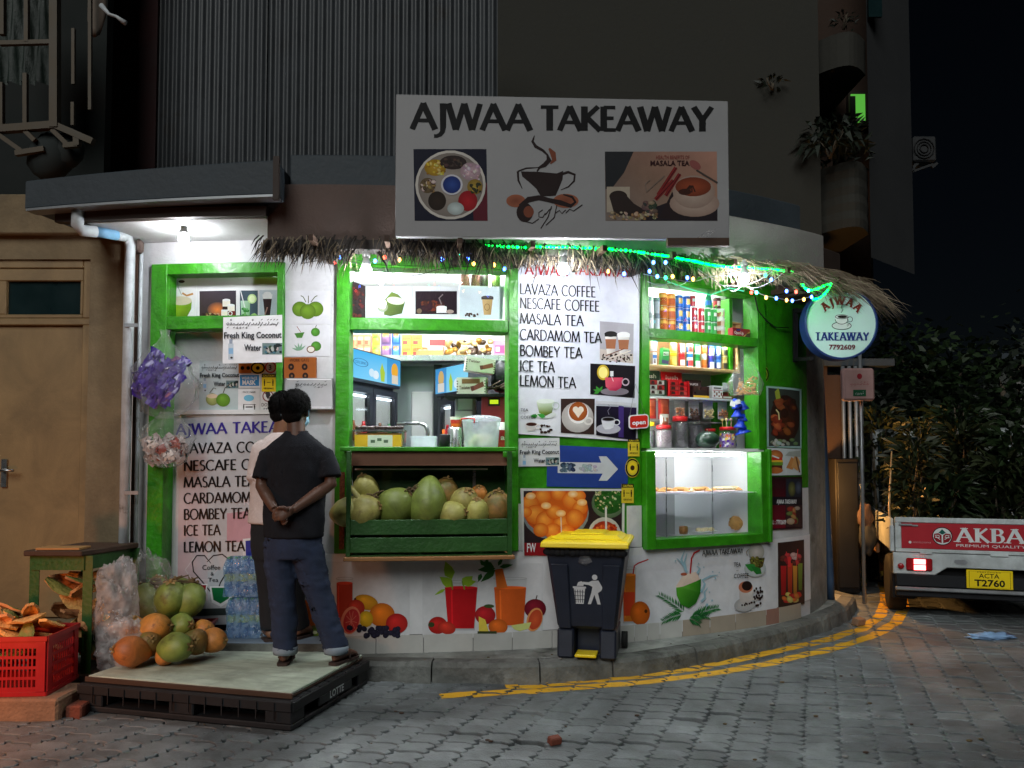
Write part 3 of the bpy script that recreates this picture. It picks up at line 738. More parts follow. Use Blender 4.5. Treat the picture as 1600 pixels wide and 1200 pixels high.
# corrugated hoarding behind
CY=6.95
cg=empty('corrugated_hoarding',atY(500,250,CY));tag(cg,'tall grey corrugated metal wall rising behind the roof','wall')
seams=[243,312,410,545,660,772]
for k,(s0,s1)in enumerate(zip(seams,seams[1:])):
 x0,x1=atY(s0,150,CY).x,atY(s1,150,CY).x+.03;z0,z1=3.05,6.3;yo=CY+(.0 if k%2 else .025)
 n_=int((x1-x0)/.0095);vs,fs=[],[]
 for i in range(n_+1):
  x=x0+(x1-x0)*i/n_;y=yo+.012*math.sin(2*math.pi*x/.076)
  vs+=[(x,y,z0+.02*noise.noise((x*3,k,0))),(x,y+.02*k*.1,z1)]
 fs=[(2*i,2*i+2,2*i+3,2*i+1)for i in range(n_)]
 mb=MB();mb.add(vs,fs,0,True);mb.build('corrugated_sheet',M_['corrugated'],cg)
# apartment block behind on the right
BY=8.6
ab=empty('apartment_block',atY(1100,250,BY));tag(ab,'dim tall apartment block with curved balconies behind the sign','building')
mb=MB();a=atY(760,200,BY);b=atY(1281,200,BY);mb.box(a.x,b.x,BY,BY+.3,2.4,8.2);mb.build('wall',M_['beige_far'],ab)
def bbox(name,px0,px1,py0,py1,Y,d,m_,par=None):q=MB();wbox(q,px0,px1,py0,py1,Y,d);return q.build(name,m_,par or ab)
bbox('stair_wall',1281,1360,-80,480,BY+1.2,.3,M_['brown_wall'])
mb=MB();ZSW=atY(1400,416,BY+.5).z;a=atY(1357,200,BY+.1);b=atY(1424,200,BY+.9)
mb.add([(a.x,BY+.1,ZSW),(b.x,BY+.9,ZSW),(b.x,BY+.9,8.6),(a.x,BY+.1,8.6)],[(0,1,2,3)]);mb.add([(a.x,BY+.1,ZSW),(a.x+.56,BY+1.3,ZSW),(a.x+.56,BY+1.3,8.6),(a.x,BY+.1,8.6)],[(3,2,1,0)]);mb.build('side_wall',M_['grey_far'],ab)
def balcony(py0,py1,bow,mname,ribs=0):
 mb=MB();x0=atY(1279,200,BY+.2).x;x1=atY(1357,200,BY+.2).x;zt,zb=atY(1318,py0,BY).z,atY(1318,py1,BY).z;n_=10
 vs,fs=[],[];rows=[zb+(zt-zb)*k/max(1,ribs*2)for k in range(ribs*2+1)]if ribs else[zb,zt]
 if len(rows)==1:rows=[zb,zt]
 for r_,z in enumerate(rows):
  for i in range(n_+1):
   t=i/n_;vs.append((x0+(x1-x0)*t,BY+.25-bow*math.sin(math.pi*t)-(.015 if r_%2 else 0),z))
 for r_ in range(len(rows)-1):
  for i in range(n_):fs.append((r_*(n_+1)+i,r_*(n_+1)+i+1,(r_+1)*(n_+1)+i+1,(r_+1)*(n_+1)+i))
 o_=len(vs)
 for z in(zb,zt):
  vs+=[(x0,BY+1.2,z),(x1,BY+1.2,z)]
 fs+=[tuple(range(n_+1))+(o_+1,o_)];fs+=[tuple((len(rows)-1)*(n_+1)+i for i in range(n_,-1,-1))+(o_+2,o_+3)]
 mb.add(vs,fs);return mb.build('balcony',M_[mname],ab)
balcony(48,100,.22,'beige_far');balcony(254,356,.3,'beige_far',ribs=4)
bbox('window_frame',1326,1356,141,196,BY+1.12,.07,M_['dark_trim'])
q=MB();wbox(q,1330,1352,147,191,BY+1.10,.012);q.build('lit_pane',emis('lit_window',S(96,190,70),.55),ab)
bbox('curtain',1329,1337,150,192,BY+1.08,.012,M_['leaf_dark'])
bbox('window',1357,1378,-30,26,BY+.06,.03,M_['glass_dark'])
ac=empty('air_conditioner',atY(1446,240,BY+.9));tag(ac,'air conditioner unit on brackets high on the apartment block corner','air conditioner')
q=MB();wbox(q,1428,1464,212,252,BY+.85,.3);q.build('casing',M_['ac_white'],ac,bevel=.02)
q=MB();c_=atY(1444,232,BY+.84)
for rr in(.05,.085,.12):q.tube([(c_.x+rr*math.cos(t*.5236),BY+.84,c_.z+rr*math.sin(t*.5236))for t in range(13)],.006,5)
q.build('fan_guard',M_['black_metal'],ac)
for px in(1430,1460):
 q=MB();q.bar(atY(px-4,262,BY+.9),atY(px+4,255,BY+.9),.03,.03);q.bar(atY(1426,268,BY+.9),atY(px,256,BY+.9),.025,.025);q.build('bracket',M_['ac_white'],ac)
# ================================================================== THE TAKEAWAY
ZT,ZM0,ZM1,ZC,ZB,ZF=2.78,2.325,2.41,1.52,.80,.245
def X(px,py=640,off=0):return fac(px,py,off)[0]
def Zp(px,py,off=0):return fac(px,py,off)[1]
def rzf(x):
 n_=FN(x);return math.atan2(n_.x,-n_.y)
def fslab(mb,x0,x1,z0,z1,o0,o1,mi=0,zf=None):
 xs=[x0];k=math.floor((x0-KX0)/KN)+1
 while KX0+k*KN<x1-1e-4:
  if KX0+k*KN>x0+1e-4:xs.append(KX0+k*KN)
  k+=1
 xs.append(x1);vs=[]
 for x in xs:
  a,b=(z0,z1)if zf is None else zf(x)
  vs+=[P(x,a,o0),P(x,a,o1),P(x,b,o1),P(x,b,o0)]
 fs=[]
 for i in range(len(xs)-1):
  p,q=i*4,i*4+4
  for k in range(4):fs.append((p+k,q+k,q+(k+1)%4,p+(k+1)%4))
 fs+=[(0,1,2,3),tuple(len(vs)-4+k for k in(3,2,1,0))]
 return mb.add(vs,fs,mi)
shop=empty('takeaway_shop',P(0,.12));tag(shop,'small curved corner takeaway shop with green window frames','shop')
x_pl,x_f0,x_f1=X(204),X(236),X(443)
x_c0,x_c1,x_c2,x_c3=X(526),X(547),X(793),X(808)
x_r0,x_r1,x_r2,x_r3=X(1001),X(1012),X(1181),X(1193)
x_end=2.555
def part(name,m_,fn,par=None,bevel=0):
 mb=MB();fn(mb);return mb.build(name,m_,par or shop,bevel=bevel)
# masonry
part('wall',M_['white_wall'],lambda b:(fslab(b,x_pl,x_f0,.12,2.96,-.14,0),fslab(b,x_f0,x_f1,2.80,2.96,-.14,0),fslab(b,x_f1,x_c0,.12,2.96,-.14,0),fslab(b,x_c0,x_r0+.004,.12,ZB-.004,-.14,-.002),fslab(b,x_r0+.004,x_end,.12,ZB-.004,-.14,-.002)))
gw=part('wall',M_['green_paint'],lambda b:(fslab(b,x_c0,x_end,ZT,2.98,-.14,.004),fslab(b,x_c3,x_r0,ZB,ZT-.002,-.14,0),fslab(b,x_r3,x_end,ZB+.40,ZT-.002,-.14,0)))
part('wall',M_['white_wall'],lambda b:fslab(b,x_r3,x_end,ZB,ZB+.398,-.14,-.001))
part('wall_patch',M_['white_wall'],lambda b:fslab(b,x_c3+.002,X(818),ZB,Zp(812,787),.0005,.006))
part('wall_patch',M_['white_wall'],lambda b:fslab(b,X(978),x_r0-.001,ZB,Zp(990,790),.0005,.006))
# vinyl skirt and tiles at the foot of the wall
part('skirting_panel',M_['vinyl'],lambda b:(fslab(b,X(452,920),X(1197,900),ZF,ZB-.006,0,.008),))
part('skirting_panel',M_['vinyl'],lambda b:(fslab(b,X(1197.5,900),x_end,ZF,ZB-.002,0,.006),))
tx=[X(452,1000)]
for p_ in(500,588,662,739,800,862,935,990,1010,1030,1065,1108,1148,1196,1216,1250):tx.append(X(p_,990))
for i,(a,b)in enumerate(zip(tx,tx[1:])):
 mm='tile' if i<11 else('tile_tan' if i!=14 else 'tile_pink')
 part('tile',M_[mm],lambda q:fslab(q,a+.0025,min(b,x_end)-.0025,.12,ZF-.004,0,.010+U(0,.003)))
# window and counter frames
def frame(name,pieces,m_='green_paint',par=None,bevel=.006):
 return part(name,M_[m_],lambda b:[fslab(b,*q)for q in pieces],par,bevel)
wl=frame('window',[(x_f0,x_f0+.115,.24,2.80,-.10,.03),(x_f0+.115,x_f1-.045,2.725,2.80,-.10,.03),(x_f1-.045,x_f1,.24,2.80,-.10,.032),(x_f0+.115,x_f1-.045,2.34,2.43,-.10,.028)])
part('pane',M_['glass'],lambda b:fslab(b,x_f0+.115,x_f1-.045,2.43,2.725,-.02,-.015),wl)
wc=frame('window',[(x_c0,x_c1,ZB,ZT,-.12,.05),(x_c2,x_c3,ZB,ZT,-.12,.05),(x_c1,x_c2,ZM0,ZM1,-.12,.04),(x_c1,x_c2,ZT-.02,ZT,-.12,.03)])
part('pane',M_['glass'],lambda b:fslab(b,x_c1,x_c2,ZM1,ZT-.02,-.03,-.025),wc)
wr=frame('window',[(x_r0,x_r1,ZC,ZT,-.12,.03),(x_r2,x_r3,ZC,ZT,-.12,.03),(x_r1,x_r2,ZM0+.015,ZM1,-.12,.03),(x_r1,x_r2,ZT-.03,ZT,-.12,.03)])
part('pane',M_['glass'],lambda b:fslab(b,x_r1,x_r2,ZM1,ZT-.03,-.03,-.025),wr)
xd0,xd1=X(1003,790),X(1196,790)
dc=frame('display_case',[(xd0,xd0+.075,ZB-.02,ZC-.02,-.10,.065),(xd1-.085,xd1-.03,ZB-.02,ZC-.02,-.10,.05),(xd1-.028,xd1,ZB-.02,ZC,-.10,.07),(xd0+.075,xd1-.085,ZB-.02,ZB+.055,-.10,.06)])
xm=(xd0+xd1)/2+.02
for a,b,o_ in((xd0+.077,xm+.02,.015),(xm,xd1-.087,.028)):part('sliding_pane',M_['glass'],lambda q:fslab(q,a,b,ZB+.057,ZC-.05,o_,o_+.004),dc)
part('pane_edge',M_['steel'],lambda q:fslab(q,xm-.004,xm,ZB+.057,ZC-.05,.0325,.036),dc)
part('pane_edge',M_['steel'],lambda q:fslab(q,xd0+.18,xd0+.184,ZB+.057,ZC-.05,.0195,.024),dc)
part('counter_edge',M_['white_gloss'],lambda q:fslab(q,xd0+.03,xd1-.03,ZC-.018,ZC+.004,-.5,.02),dc)
part('case_back',M_['room_white'],lambda q:(fslab(q,xd0,xd1,ZB,ZC-.02,-.55,-.54),fslab(q,xd0,xd1,ZB-.02,ZB+.004,-.54,-.10),fslab(q,xd1-.03,xd1,ZB+.004,ZC-.02,-.54,-.101),fslab(q,xd0-.004,xd0+.03,ZB+.004,ZC-.02,-.54,-.101)),dc)
part('glass_shelf',M_['tub'],lambda q:fslab(q,xd0+.035,xd1-.035,1.175,1.182,-.53,0),dc)
part('inner_door',M_['grey_inner'],lambda q:(fslab(q,xd0+.06,xd0+.34,ZB+.02,ZC-.12,-.538,-.53),fslab(q,xd0+.36,xd0+.64,ZB+.02,ZC-.06,-.537,-.52)),dc)
part('louvre',M_['grey_far'],lambda q:[fslab(q,xd0+.10,xd0+.29,ZB+.12+.035*k,ZB+.145+.035*k,-.529,-.522)for k in range(8)],dc)
# shelves behind the right window
RB=-.34
shl=part('shelf_back',M_['room_white'],lambda q:(fslab(q,x_r0,x_r3,ZM1-.06,ZT+.14,RB-.06,RB-.04),))
part('shelf_back',M_['grey_inner'],lambda q:(fslab(q,x_r0,x_r3,ZC,ZM1-.062,RB-.06,RB-.04),))
part('side_panel',M_['green_paint'],lambda q:(fslab(q,x_r2-.10,x_r2-.07,ZC+.006,ZT-.03,RB-.04,-.16),))
part('side_panel',M_['white_gloss'],lambda q:(fslab(q,x_r0-.03,x_r0-.004,ZC+.006,ZT-.03,RB-.04,-.142),))
ZS1,ZS2,ZS3=ZM1,2.165,1.925
part('shelf',M_['white_gloss'],lambda q:fslab(q,x_r0,x_r2,ZS1-.02,ZS1+.002,RB-.035,-.05))
xw0,xw1=X(1011,550,-.15),X(1155,550,-.15)
wsh=part('wooden_shelf',M_['pale_wood'],lambda q:(fslab(q,xw0-.03,xw1,ZS2-.025,ZS2,RB-.02,-.14),fslab(q,xw0,xw0+.025,ZS2+.001,ZM1-.022,RB-.02,-.14),fslab(q,xw1-.025,xw1,ZS2+.001,ZM1-.022,RB-.02,-.14)),bevel=.003)
part('shelf_back',M_['wood'],lambda q:fslab(q,xw0+.025,xw1-.025,ZS2+.001,ZM1-.022,RB-.03,RB-.022),wsh)
part('shelf',M_['white_gloss'],lambda q:fslab(q,x_r0,xw1-.01,ZS3-.014,ZS3,RB-.035,-.13))
part('shelf',M_['grey_inner'],lambda q:fslab(q,x_r0,xw1-.01,1.735,1.745,RB-.035,-.26))
# recess behind the left frame: white back board
part('back_board',M_['white_wall'],lambda q:fslab(q,x_f0+.10,x_f1-.03,1.765,2.335,-.125,-.105))
part('transom_back',M_['white_gloss'],lambda q:(fslab(q,x_f0+.116,x_f1-.046,2.431,2.724,-.115,-.105),),wl)
part('shelf',M_['white_gloss'],lambda q:fslab(q,x_f0+.12,x_f1-.05,Zp(340,650,-.1)+.012,Zp(340,643,-.1)+.012,-.104,-.085))
# room inside
RY=7.45
part('room',M_['room_white'],lambda b:(b.box(-2.62,2.6,RY,RY+.1,.24,3.0),b.box(-1.80,-1.72,5.95,RY,.24,3.0),b.box(.62,.70,6.12,RY,.24,3.0)))
part('room_ceiling',M_['room_white'],lambda b:filled([P(x_pl+.1*i,0,-.142)for i in range(0,50)]+[Vector((2.5,RY+.1,0)),Vector((-2.62,RY+.1,0))],2.962,b))
part('room_floor',M_['floor_tile'],lambda b:filled([P(x_pl+.1*i,0,-.142)for i in range(0,50)]+[Vector((2.5,RY,0)),Vector((-2.62,RY,0))],.25,b))
for lx,ly in((-1.1,6.32),(-.2,6.42)):
 mb=MB();mb.tube([(lx-.0,ly-.55,2.925),(lx,ly+.35,2.925)],.018,10);o=mb.build('tube_light',emis('tube_glow_%d'%(lx*10),(.95,.98,1),240),loc=(lx,ly,2.925));tag(o,'bright tube light on the shop ceiling '+('nearer the left fridge' if lx<-.6 else 'nearer the coffee machine'),'light')
mb=MB();a,b=P(x_r1+.06,ZT+.09,-.22),P(x_r2-.14,ZT+.09,-.22);mb.tube([a,b],.012,8);o=mb.build('tube_light',emis('tube_glow_r',(.95,.98,1),100),loc=a);tag(o,'slim tube light above the right hand shelves','light')
mb=MB();a,b=P(xd0+.12,ZC-.045,-.12),P(xd1-.14,ZC-.045,-.12);mb.tube([a,b],.008,8);o=mb.build('tube_light',emis('tube_glow_c',(.95,.98,1),60),loc=a);tag(o,'thin light strip along the top of the snack display case','light')
mb=MB();a,b=P(x_r1+.01,2.374,-.137),P(x_r2-.13,2.374,-.137);mb.tube([a,b],.009,8);o=mb.build('tube_light',emis('tube_glow_s',(.95,.98,1),110),loc=a);tag(o,'added unseen fill tube behind the bar over the wooden shelf','light')  # unseen tube added to brighten the shelf rows from the front
mb=MB();a,b=P(x_r0+.014,ZC+.02,-.145),P(x_r0+.014,2.33,-.145);mb.tube([a,b],.008,8);o=mb.build('tube_light',emis('tube_glow_p',(.95,.98,1),110),loc=a);tag(o,'added unseen upright fill tube behind the left post of the right window','light')  # extra unseen tube, added to light the shelf rows from the left
# counter of the middle window
cx0,cx1=X(538,700,.2),X(806,700,.2)
part('counter_top',M_['green_paint'],lambda q:fslab(q,x_c1-.03,x_c2+.03,ZC-.03,ZC,-.40,.20),bevel=.005)
part('counter_cloth',mat('cloth_brown',S(120,84,66),.95,var=.2),lambda q:fslab(q,x_c1+.03,x_c2-.03,ZC-.125,ZC-.032,.165,.172))
part('counter_lamp_strip',M_['white_gloss'],lambda q:fslab(q,x_c1+.05,x_c2-.15,ZC-.155,ZC-.145,.08,.09))
part('recess_back',M_['dark_green_paint'],lambda q:(fslab(q,x_c1+.001,x_c2-.001,ZB,ZC-.031,-.13,-.12),))
part('recess_back',M_['steel'],lambda q:(fslab(q,X(741,745),X(746,745),ZC-.5,ZC-.16,-.118,-.114),))
# slatted coconut box in front of it
bx=empty('coconut_crate',P((x_c1+x_c2)/2,ZB,.2));tag(bx,'dark green slatted box holding coconuts under the middle window','crate')
b0,b1=X(541,800,.27),X(800,800,.27)
part('sill',M_['wood'],lambda q:fslab(q,b0-.01,b1+.012,ZB-.022,ZB+.004,0.011,.31),bx,.004)
for k in range(2):part('slat',M_['dark_green_paint'],lambda q:fslab(q,b0+.028,b1-.03,ZB+.03+.115*k,ZB+.128+.115*k,.268,.285),bx,.003)
part('slat',M_['dark_green_paint'],lambda q:fslab(q,b0+.028,b1-.03,ZB+.004,ZB+.012,.02,.27),bx)
for xx in(b0,b1-.03):part('post',M_['dark_green_paint'],lambda q:fslab(q,xx,xx+.028,ZB+.004,ZC-.03,.255,.283),bx,.003)
part('rail',M_['green_paint'],lambda q:fslab(q,b1-.05,b1+.03,ZC-.07,ZC-.032,.205,.25),bx,.003)
for xx in(b0+.002,b1-.032):part('side_slat',M_['dark_green_paint'],lambda q:[fslab(q,xx,xx+.016,ZB+.03+.115*k,ZB+.128+.115*k,.06,.25)for k in range(2)],bx)
# ------------------------------------------------------------------ roof, fascia, thatch
ro=.62
x_l=-2.66
part('roof',M_['roof_grey'],lambda b:(fslab(b,-3.0,X(432,270,.62),3.03,3.22,-.2,.62,zf=lambda x:(3.03+.025*(x+3),3.212+.048*(x+3))),fslab(b,X(432,270,.62)+.004,2.05,3.19,3.42,-.5,.36)),bevel=.008)
part('eave_trim',M_['dark_trim'],lambda b:(fslab(b,-2.86,X(418,320,.5),2.965,3.028,.48,.53),))
part('eave_edge',M_['galv'],lambda b:(fslab(b,-2.98,X(432,300,.62),3.018,3.029,.53,.63,zf=lambda x:(3.014+.025*(x+3),3.029+.025*(x+3))),))
part('soffit',M_['white_wall'],lambda b:(fslab(b,x_l-.02,X(418,345,.45),2.962,2.972,-.02,.478),))
pax=X(418,345,.46)
part('parapet',M_['parapet_pink'],lambda b:fslab(b,pax,X(640,345,.46),2.79,3.188,.32,.46),bevel=.006)
part('parapet',M_['parapet_white'],lambda b:fslab(b,X(640,345,.46)+.002,2.16,2.79,3.185,.30,.458),bevel=.006)
part('awning_soffit',M_['green_paint'],lambda b:fslab(b,pax+.02,2.4,2.985,2.995,.006,.319))
part('parapet_end',M_['dark_trim'],lambda b:fslab(b,2.17,2.40,2.76,3.12,-.1,.40),bevel=.01)
for k in range(9):
 mb=MB();xx=pax+.3+k*.42;mb.bar(P(xx,2.80,.02),P(xx,2.80,.62),.03,.04);mb.build('rafter',M_['dark_wood'],shop)
mb=MB();mb.bar(P(X(432,270,.63),3.03,.63),P(X(432,270,.63),3.30,.63),.035,.03,(0,1,0));mb.build('gutter_strap',M_['dark_trim'],shop)
q=MB();c_=atY(298,256,5.6);q.box(c_.x-.07,c_.x+.16,5.4,5.6,3.221,3.30);q.box(c_.x-.02,c_.x+.42,5.42,5.56,3.301,3.318);o=q.build('timber_offcut',M_['wood'],loc=(c_.x,5.5,3.221),bevel=.004);tag(o,'brown timber offcuts lying on the roof edge','timber')
for px,py,s_ in((540,232,.13),(455,243,.06),(480,242,.09)):
 c_=atY(px,py,5.9);c_.z=3.42+s_*.55;q=MB();q.ball(c_,(s_*1.2,s_,s_*.8),12,8,fn=lambda v:v*(1+.3*noise.noise(v*2.4)));o=q.build('rubbish_bundle',M_['black_plastic'],loc=c_);tag(o,{540:'largest dark bundle lying on the flat roof beside the sign',455:'smallest dark bundle on the flat roof',480:'flat dark bundle on the roof between two others'}[px],'bundle')
# sign board on the roof edge
SN=Vector((.03,-1,0)).normalized();SY=4.93
sg0,sg1=atY(618,260,SY-.02),atY(1141,260,SY+.01);sgt,sgb=atY(880,152,SY).z,atY(880,371,SY).z
sign=empty('sign_board',((sg0.x+sg1.x)/2,SY,sgb));tag(sign,'large white sign board with coffee cup logo above the thatch','sign')
mb=MB();dy=.03*(sg1.x-sg0.x)/2
v=[(q.x,SY+.03*q.x,z_)for q,z_ in((sg0,sgb),(sg1,sgb),(sg1,sgt-.005),(sg0,sgt+.01))]
vs=[Vector(p)for p in v]+[Vector(p)+Vector((0,.045,0))for p in v]
mb.add(vs,[(0,1,2,3),(7,6,5,4),(0,4,5,1),(1,5,6,2),(2,6,7,3),(3,7,4,0)]);mb.build('panel',M_['dimmed_sign'],sign,bevel=.004)
for px in(660,780,900,1020,1110):
 mb=MB();t_=atY(px,250,SY+.07);mb.bar((t_.x,SY+.075,sgb+.03),(t_.x,SY+.075,sgt-.05),.04,.05,(0,1,0));mb.bar((t_.x,SY+.1,sgb+.15),(t_.x,F(t_.x)-.2,3.0),.03,.03);mb.build('strut',M_['galv'],sign)
mb=MB();mb.bar(atY(1042,379,SY+.03),atY(1138,379,SY+.04),.05,.04,(0,1,0));mb.build('batten',M_['dark_wood'],sign)
ssurf=plane_surf((0,SY-.0,2),(.03,-1,0))
p_=Print()
# spice plate picture
p_.poly([(646,233),(760,233),(762,345),(648,345)],S(24,26,44));p_.poly([(738,300),(761,285),(762,345),(740,345)],S(90,26,40))
p_.ell(704,289,55,54,S(170,160,150),S(120,112,106));p_.ring(704,289,53,52,4,S(200,195,188))
for(x,y,rx,ry,c)in((680,262,17,13,S(190,150,40)),(708,254,21,11,S(60,46,44)),(735,268,16,14,S(200,170,180)),(742,292,12,12,S(170,140,60)),(683,314,14,15,S(50,38,30)),(731,314,15,16,S(176,30,40)),(712,326,13,10,S(200,215,215)),(668,290,12,12,S(120,100,70))):p_.ell(x,y,rx,ry,c,tuple(v*.6 for v in c))
for(x0,y0,x1,y1,cc,sd)in((664,250,697,275,[S(220,190,60),S(170,120,30),S(230,210,120)],1),(722,255,750,283,[S(220,190,200),S(190,150,170),S(230,220,220)],2),(656,280,682,302,[S(170,140,90),S(220,210,190),S(90,70,50)],3),(690,246,726,262,[S(50,40,40),S(90,70,60)],4),(733,285,752,303,[S(190,160,70),S(60,60,40)],5)):p_.blobs(x0,y0,x1,y1,cc,26,1.5,4,sd)
p_.ell(706,289,17,16,S(205,205,215));p_.ell(706,289,14,13.5,S(46,76,150),S(24,44,110))
# coffee cup logo
PD_=max(p_.d,globals().get('PD_',0));p_.d=.0002
dk=S(38,26,26);br=S(120,66,48)
p_.poly([(814,268),(840,268.5),(870,271),(880,267),(879,280),(873,295),(868,306),(845,307),(838,295),(826,284),(816,276)],dk)
p_.line([(878,272),(888,269),(898,273),(897,283),(888,292),(876,297)],[4,4,3.5,3,2,1],dk)
p_.line([(809,268),(822,263),(845,261.5)],[2.5,2.5,1],dk);p_.line([(809,268),(810,282),(816,295)],[3.5,3,1],dk)
p_.line([(835,212),(832,221),(837,229),(848,235),(855,242),(858,250),(851,258),(843,262),(839,268)],[1,4,5,4,3,8,7,4,2],dk);p_.line([(858,232),(864,240),(866,250),(860,256)],[3,9,7,2],br)
p_.ell(806,314,15,10,br,S(150,90,66));p_.ell(884,314,20,11,br,S(150,90,66));p_.line([(812,322),(826,312),(842,309),(858,313),(876,317),(892,322),(899,316),(894,308),(880,304)],[5,9,8,7,8,6,4,4,2],dk)
p_.ell(820,332,13,15,dk);p_.ell(826,331,8,9,br);p_.line([(820,346),(832,349),(842,342)],1.5,dk)
for pts in([(848,328),(842,332),(842,339),(848,340),(852,333)],[(852,336),(858,328),(862,326)],[(862,322),(856,340),(845,357)],[(870,321),(866,340),(853,352)],[(868,333),(874,329),(878,334),(884,328)],[(884,333),(890,327),(896,330),(910,320)]):p_.line(pts,1.6,dk)
# masala tea picture
PD_=max(p_.d,globals().get('PD_',0));p_.d=.0002
p_.poly([(945,237),(1120,237),(1121,345),(946,345)],[S(120,96,84),S(170,126,110),S(150,120,100),S(120,110,104)]);p_.poly([(945,237),(990,237),(975,270),(958,292),(946,296)],S(36,38,42));p_.poly([(946,345),(1000,345),(1020,325),(1060,310),(1121,318),(1121,345)],S(36,28,34));p_.poly([(1030,340),(1050,300),(1070,312),(1060,345)],S(40,28,30))
p_.ell(1085,318,39,21,S(190,170,156),S(150,126,114));p_.ell(1084,300,33,26,S(186,168,154),S(150,128,116));p_.ell(1083,292,28,15,S(150,70,42),S(110,50,30));p_.ell(1070,300,10,5,S(60,30,22))
for a in range(5):p_.line([(1078+a,290),(1066+a*5,304-a)],2,S(56,30,22))
for a,b in(((1056,262),(1028,305)),((1062,272),(1040,306)),((1052,282),(1024,312))):p_.line([a,b],6,S(124,34,34));p_.line([(a[0]+1,a[1]),(b[0]+1,b[1])],1.5,S(70,16,20))
p_.line([(1088,266),(1104,276),(1121,286)],3,S(70,60,56));p_.ell(1086,258,10,6,S(140,80,76),rot=35)
p_.rect(948,292,984,332,S(168,156,140));p_.ell(966,307,14,9,S(44,34,30));p_.poly([(952,307),(980,307),(990,318),(1010,330),(990,338),(960,336)],S(44,34,32));p_.blobs(948,330,1030,345,[S(160,130,90),S(120,96,70),S(190,170,140)],60,1.5,3.5,6);p_.blobs(1000,312,1030,335,[S(60,70,60),S(110,90,80),S(160,140,120)],16,3,6,7)
for pts in([(1010,300),(1038,275)],[(1010,300),(1008,288),(1016,281)]):p_.line(pts,1.5,S(120,104,94))
PD_=p_.d;mb=p_.mesh(ssurf,.001);o=mb.build('picture',M_['print'],sign);o['kind']='stuff'
p_=Print(-PD_)
p_.caps('AJWAA',643,202,41,K_,wd=186,thick=.20,thin=.13,slope=.012,space=.03);p_.caps('TAKEAWAY',845,204,38,K_,wd=268,thick=.22,thin=.13,slope=.006,space=.02)
p_.d=.0002;p_.font('HEALTH BENEFITS OF',1025,249,6,S(120,40,40),wd=52);p_.font('MASALA TEA',1016,259,8,S(50,20,24),wd=61,bold=.02)
o=p_.mesh(ssurf,.0014+PD_).build('lettering',M_['print'],sign);o['kind']='stuff'
# torn cellophane on the sign corner
mb=MB()
for pts,r_ in(([(1090,371),(1110,362),(1124,355)],.012),([(1096,368),(1108,367),(1116,362)],.016),([(922,372),(930,369)],.008)):
 mb=MB();mb.tube([atY(x,y,SY-.012)for x,y in pts],[r_*.3]+[r_]*(len(pts)-2)+[r_*.2],5);mb.build('torn_film',M_['film'],sign)
# thatch: palm blades tied along the awning edge
mb=MB();mb2=MB()
BULBS=[P(*fac(px,py,o_),o_)for px,py,o_ in((572,424,.50),(880,422,.60),(1163,437,.64))]
def blade(mb,a,b,c,wd):
 if min(min((Vector(q)-u).length for u in BULBS)for q in(b,c))<.13:return
 a,b,c=Vector(a),Vector(b),Vector(c);d=(c-a).normalized();s_=d.cross(Vector((U(-.3,.3),1,U(-.3,.3))))
 s_=s_.normalized()*wd/2;mb.add([a-s_,a+s_,b+s_*.9,b-s_*.9,c],[(0,1,2,3),(3,2,4)])
xa,xb=X(404,385,.5),2.50
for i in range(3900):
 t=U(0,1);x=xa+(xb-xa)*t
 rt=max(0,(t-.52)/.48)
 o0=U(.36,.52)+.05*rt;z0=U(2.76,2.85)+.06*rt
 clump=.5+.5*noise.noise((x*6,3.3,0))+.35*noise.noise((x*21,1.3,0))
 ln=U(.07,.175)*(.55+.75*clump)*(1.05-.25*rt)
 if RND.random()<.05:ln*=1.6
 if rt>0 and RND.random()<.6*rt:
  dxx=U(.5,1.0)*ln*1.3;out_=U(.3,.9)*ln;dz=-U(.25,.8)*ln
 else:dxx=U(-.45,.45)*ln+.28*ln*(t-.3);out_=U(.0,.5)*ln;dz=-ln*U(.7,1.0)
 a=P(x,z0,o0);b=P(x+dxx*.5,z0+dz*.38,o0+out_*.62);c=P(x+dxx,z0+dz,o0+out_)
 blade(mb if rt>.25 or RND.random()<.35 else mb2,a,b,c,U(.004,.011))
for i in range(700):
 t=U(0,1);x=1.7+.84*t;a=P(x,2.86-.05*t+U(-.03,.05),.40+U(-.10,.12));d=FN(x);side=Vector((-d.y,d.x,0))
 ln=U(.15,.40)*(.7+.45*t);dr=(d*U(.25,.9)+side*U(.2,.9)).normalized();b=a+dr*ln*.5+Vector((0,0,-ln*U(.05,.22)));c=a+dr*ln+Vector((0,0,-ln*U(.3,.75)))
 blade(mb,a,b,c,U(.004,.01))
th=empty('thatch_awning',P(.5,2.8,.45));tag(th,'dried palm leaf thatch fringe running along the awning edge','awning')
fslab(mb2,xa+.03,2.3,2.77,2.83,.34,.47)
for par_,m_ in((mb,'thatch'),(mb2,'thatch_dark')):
 o=par_.build('palm_fringe',M_[m_],th);o['kind']='stuff'
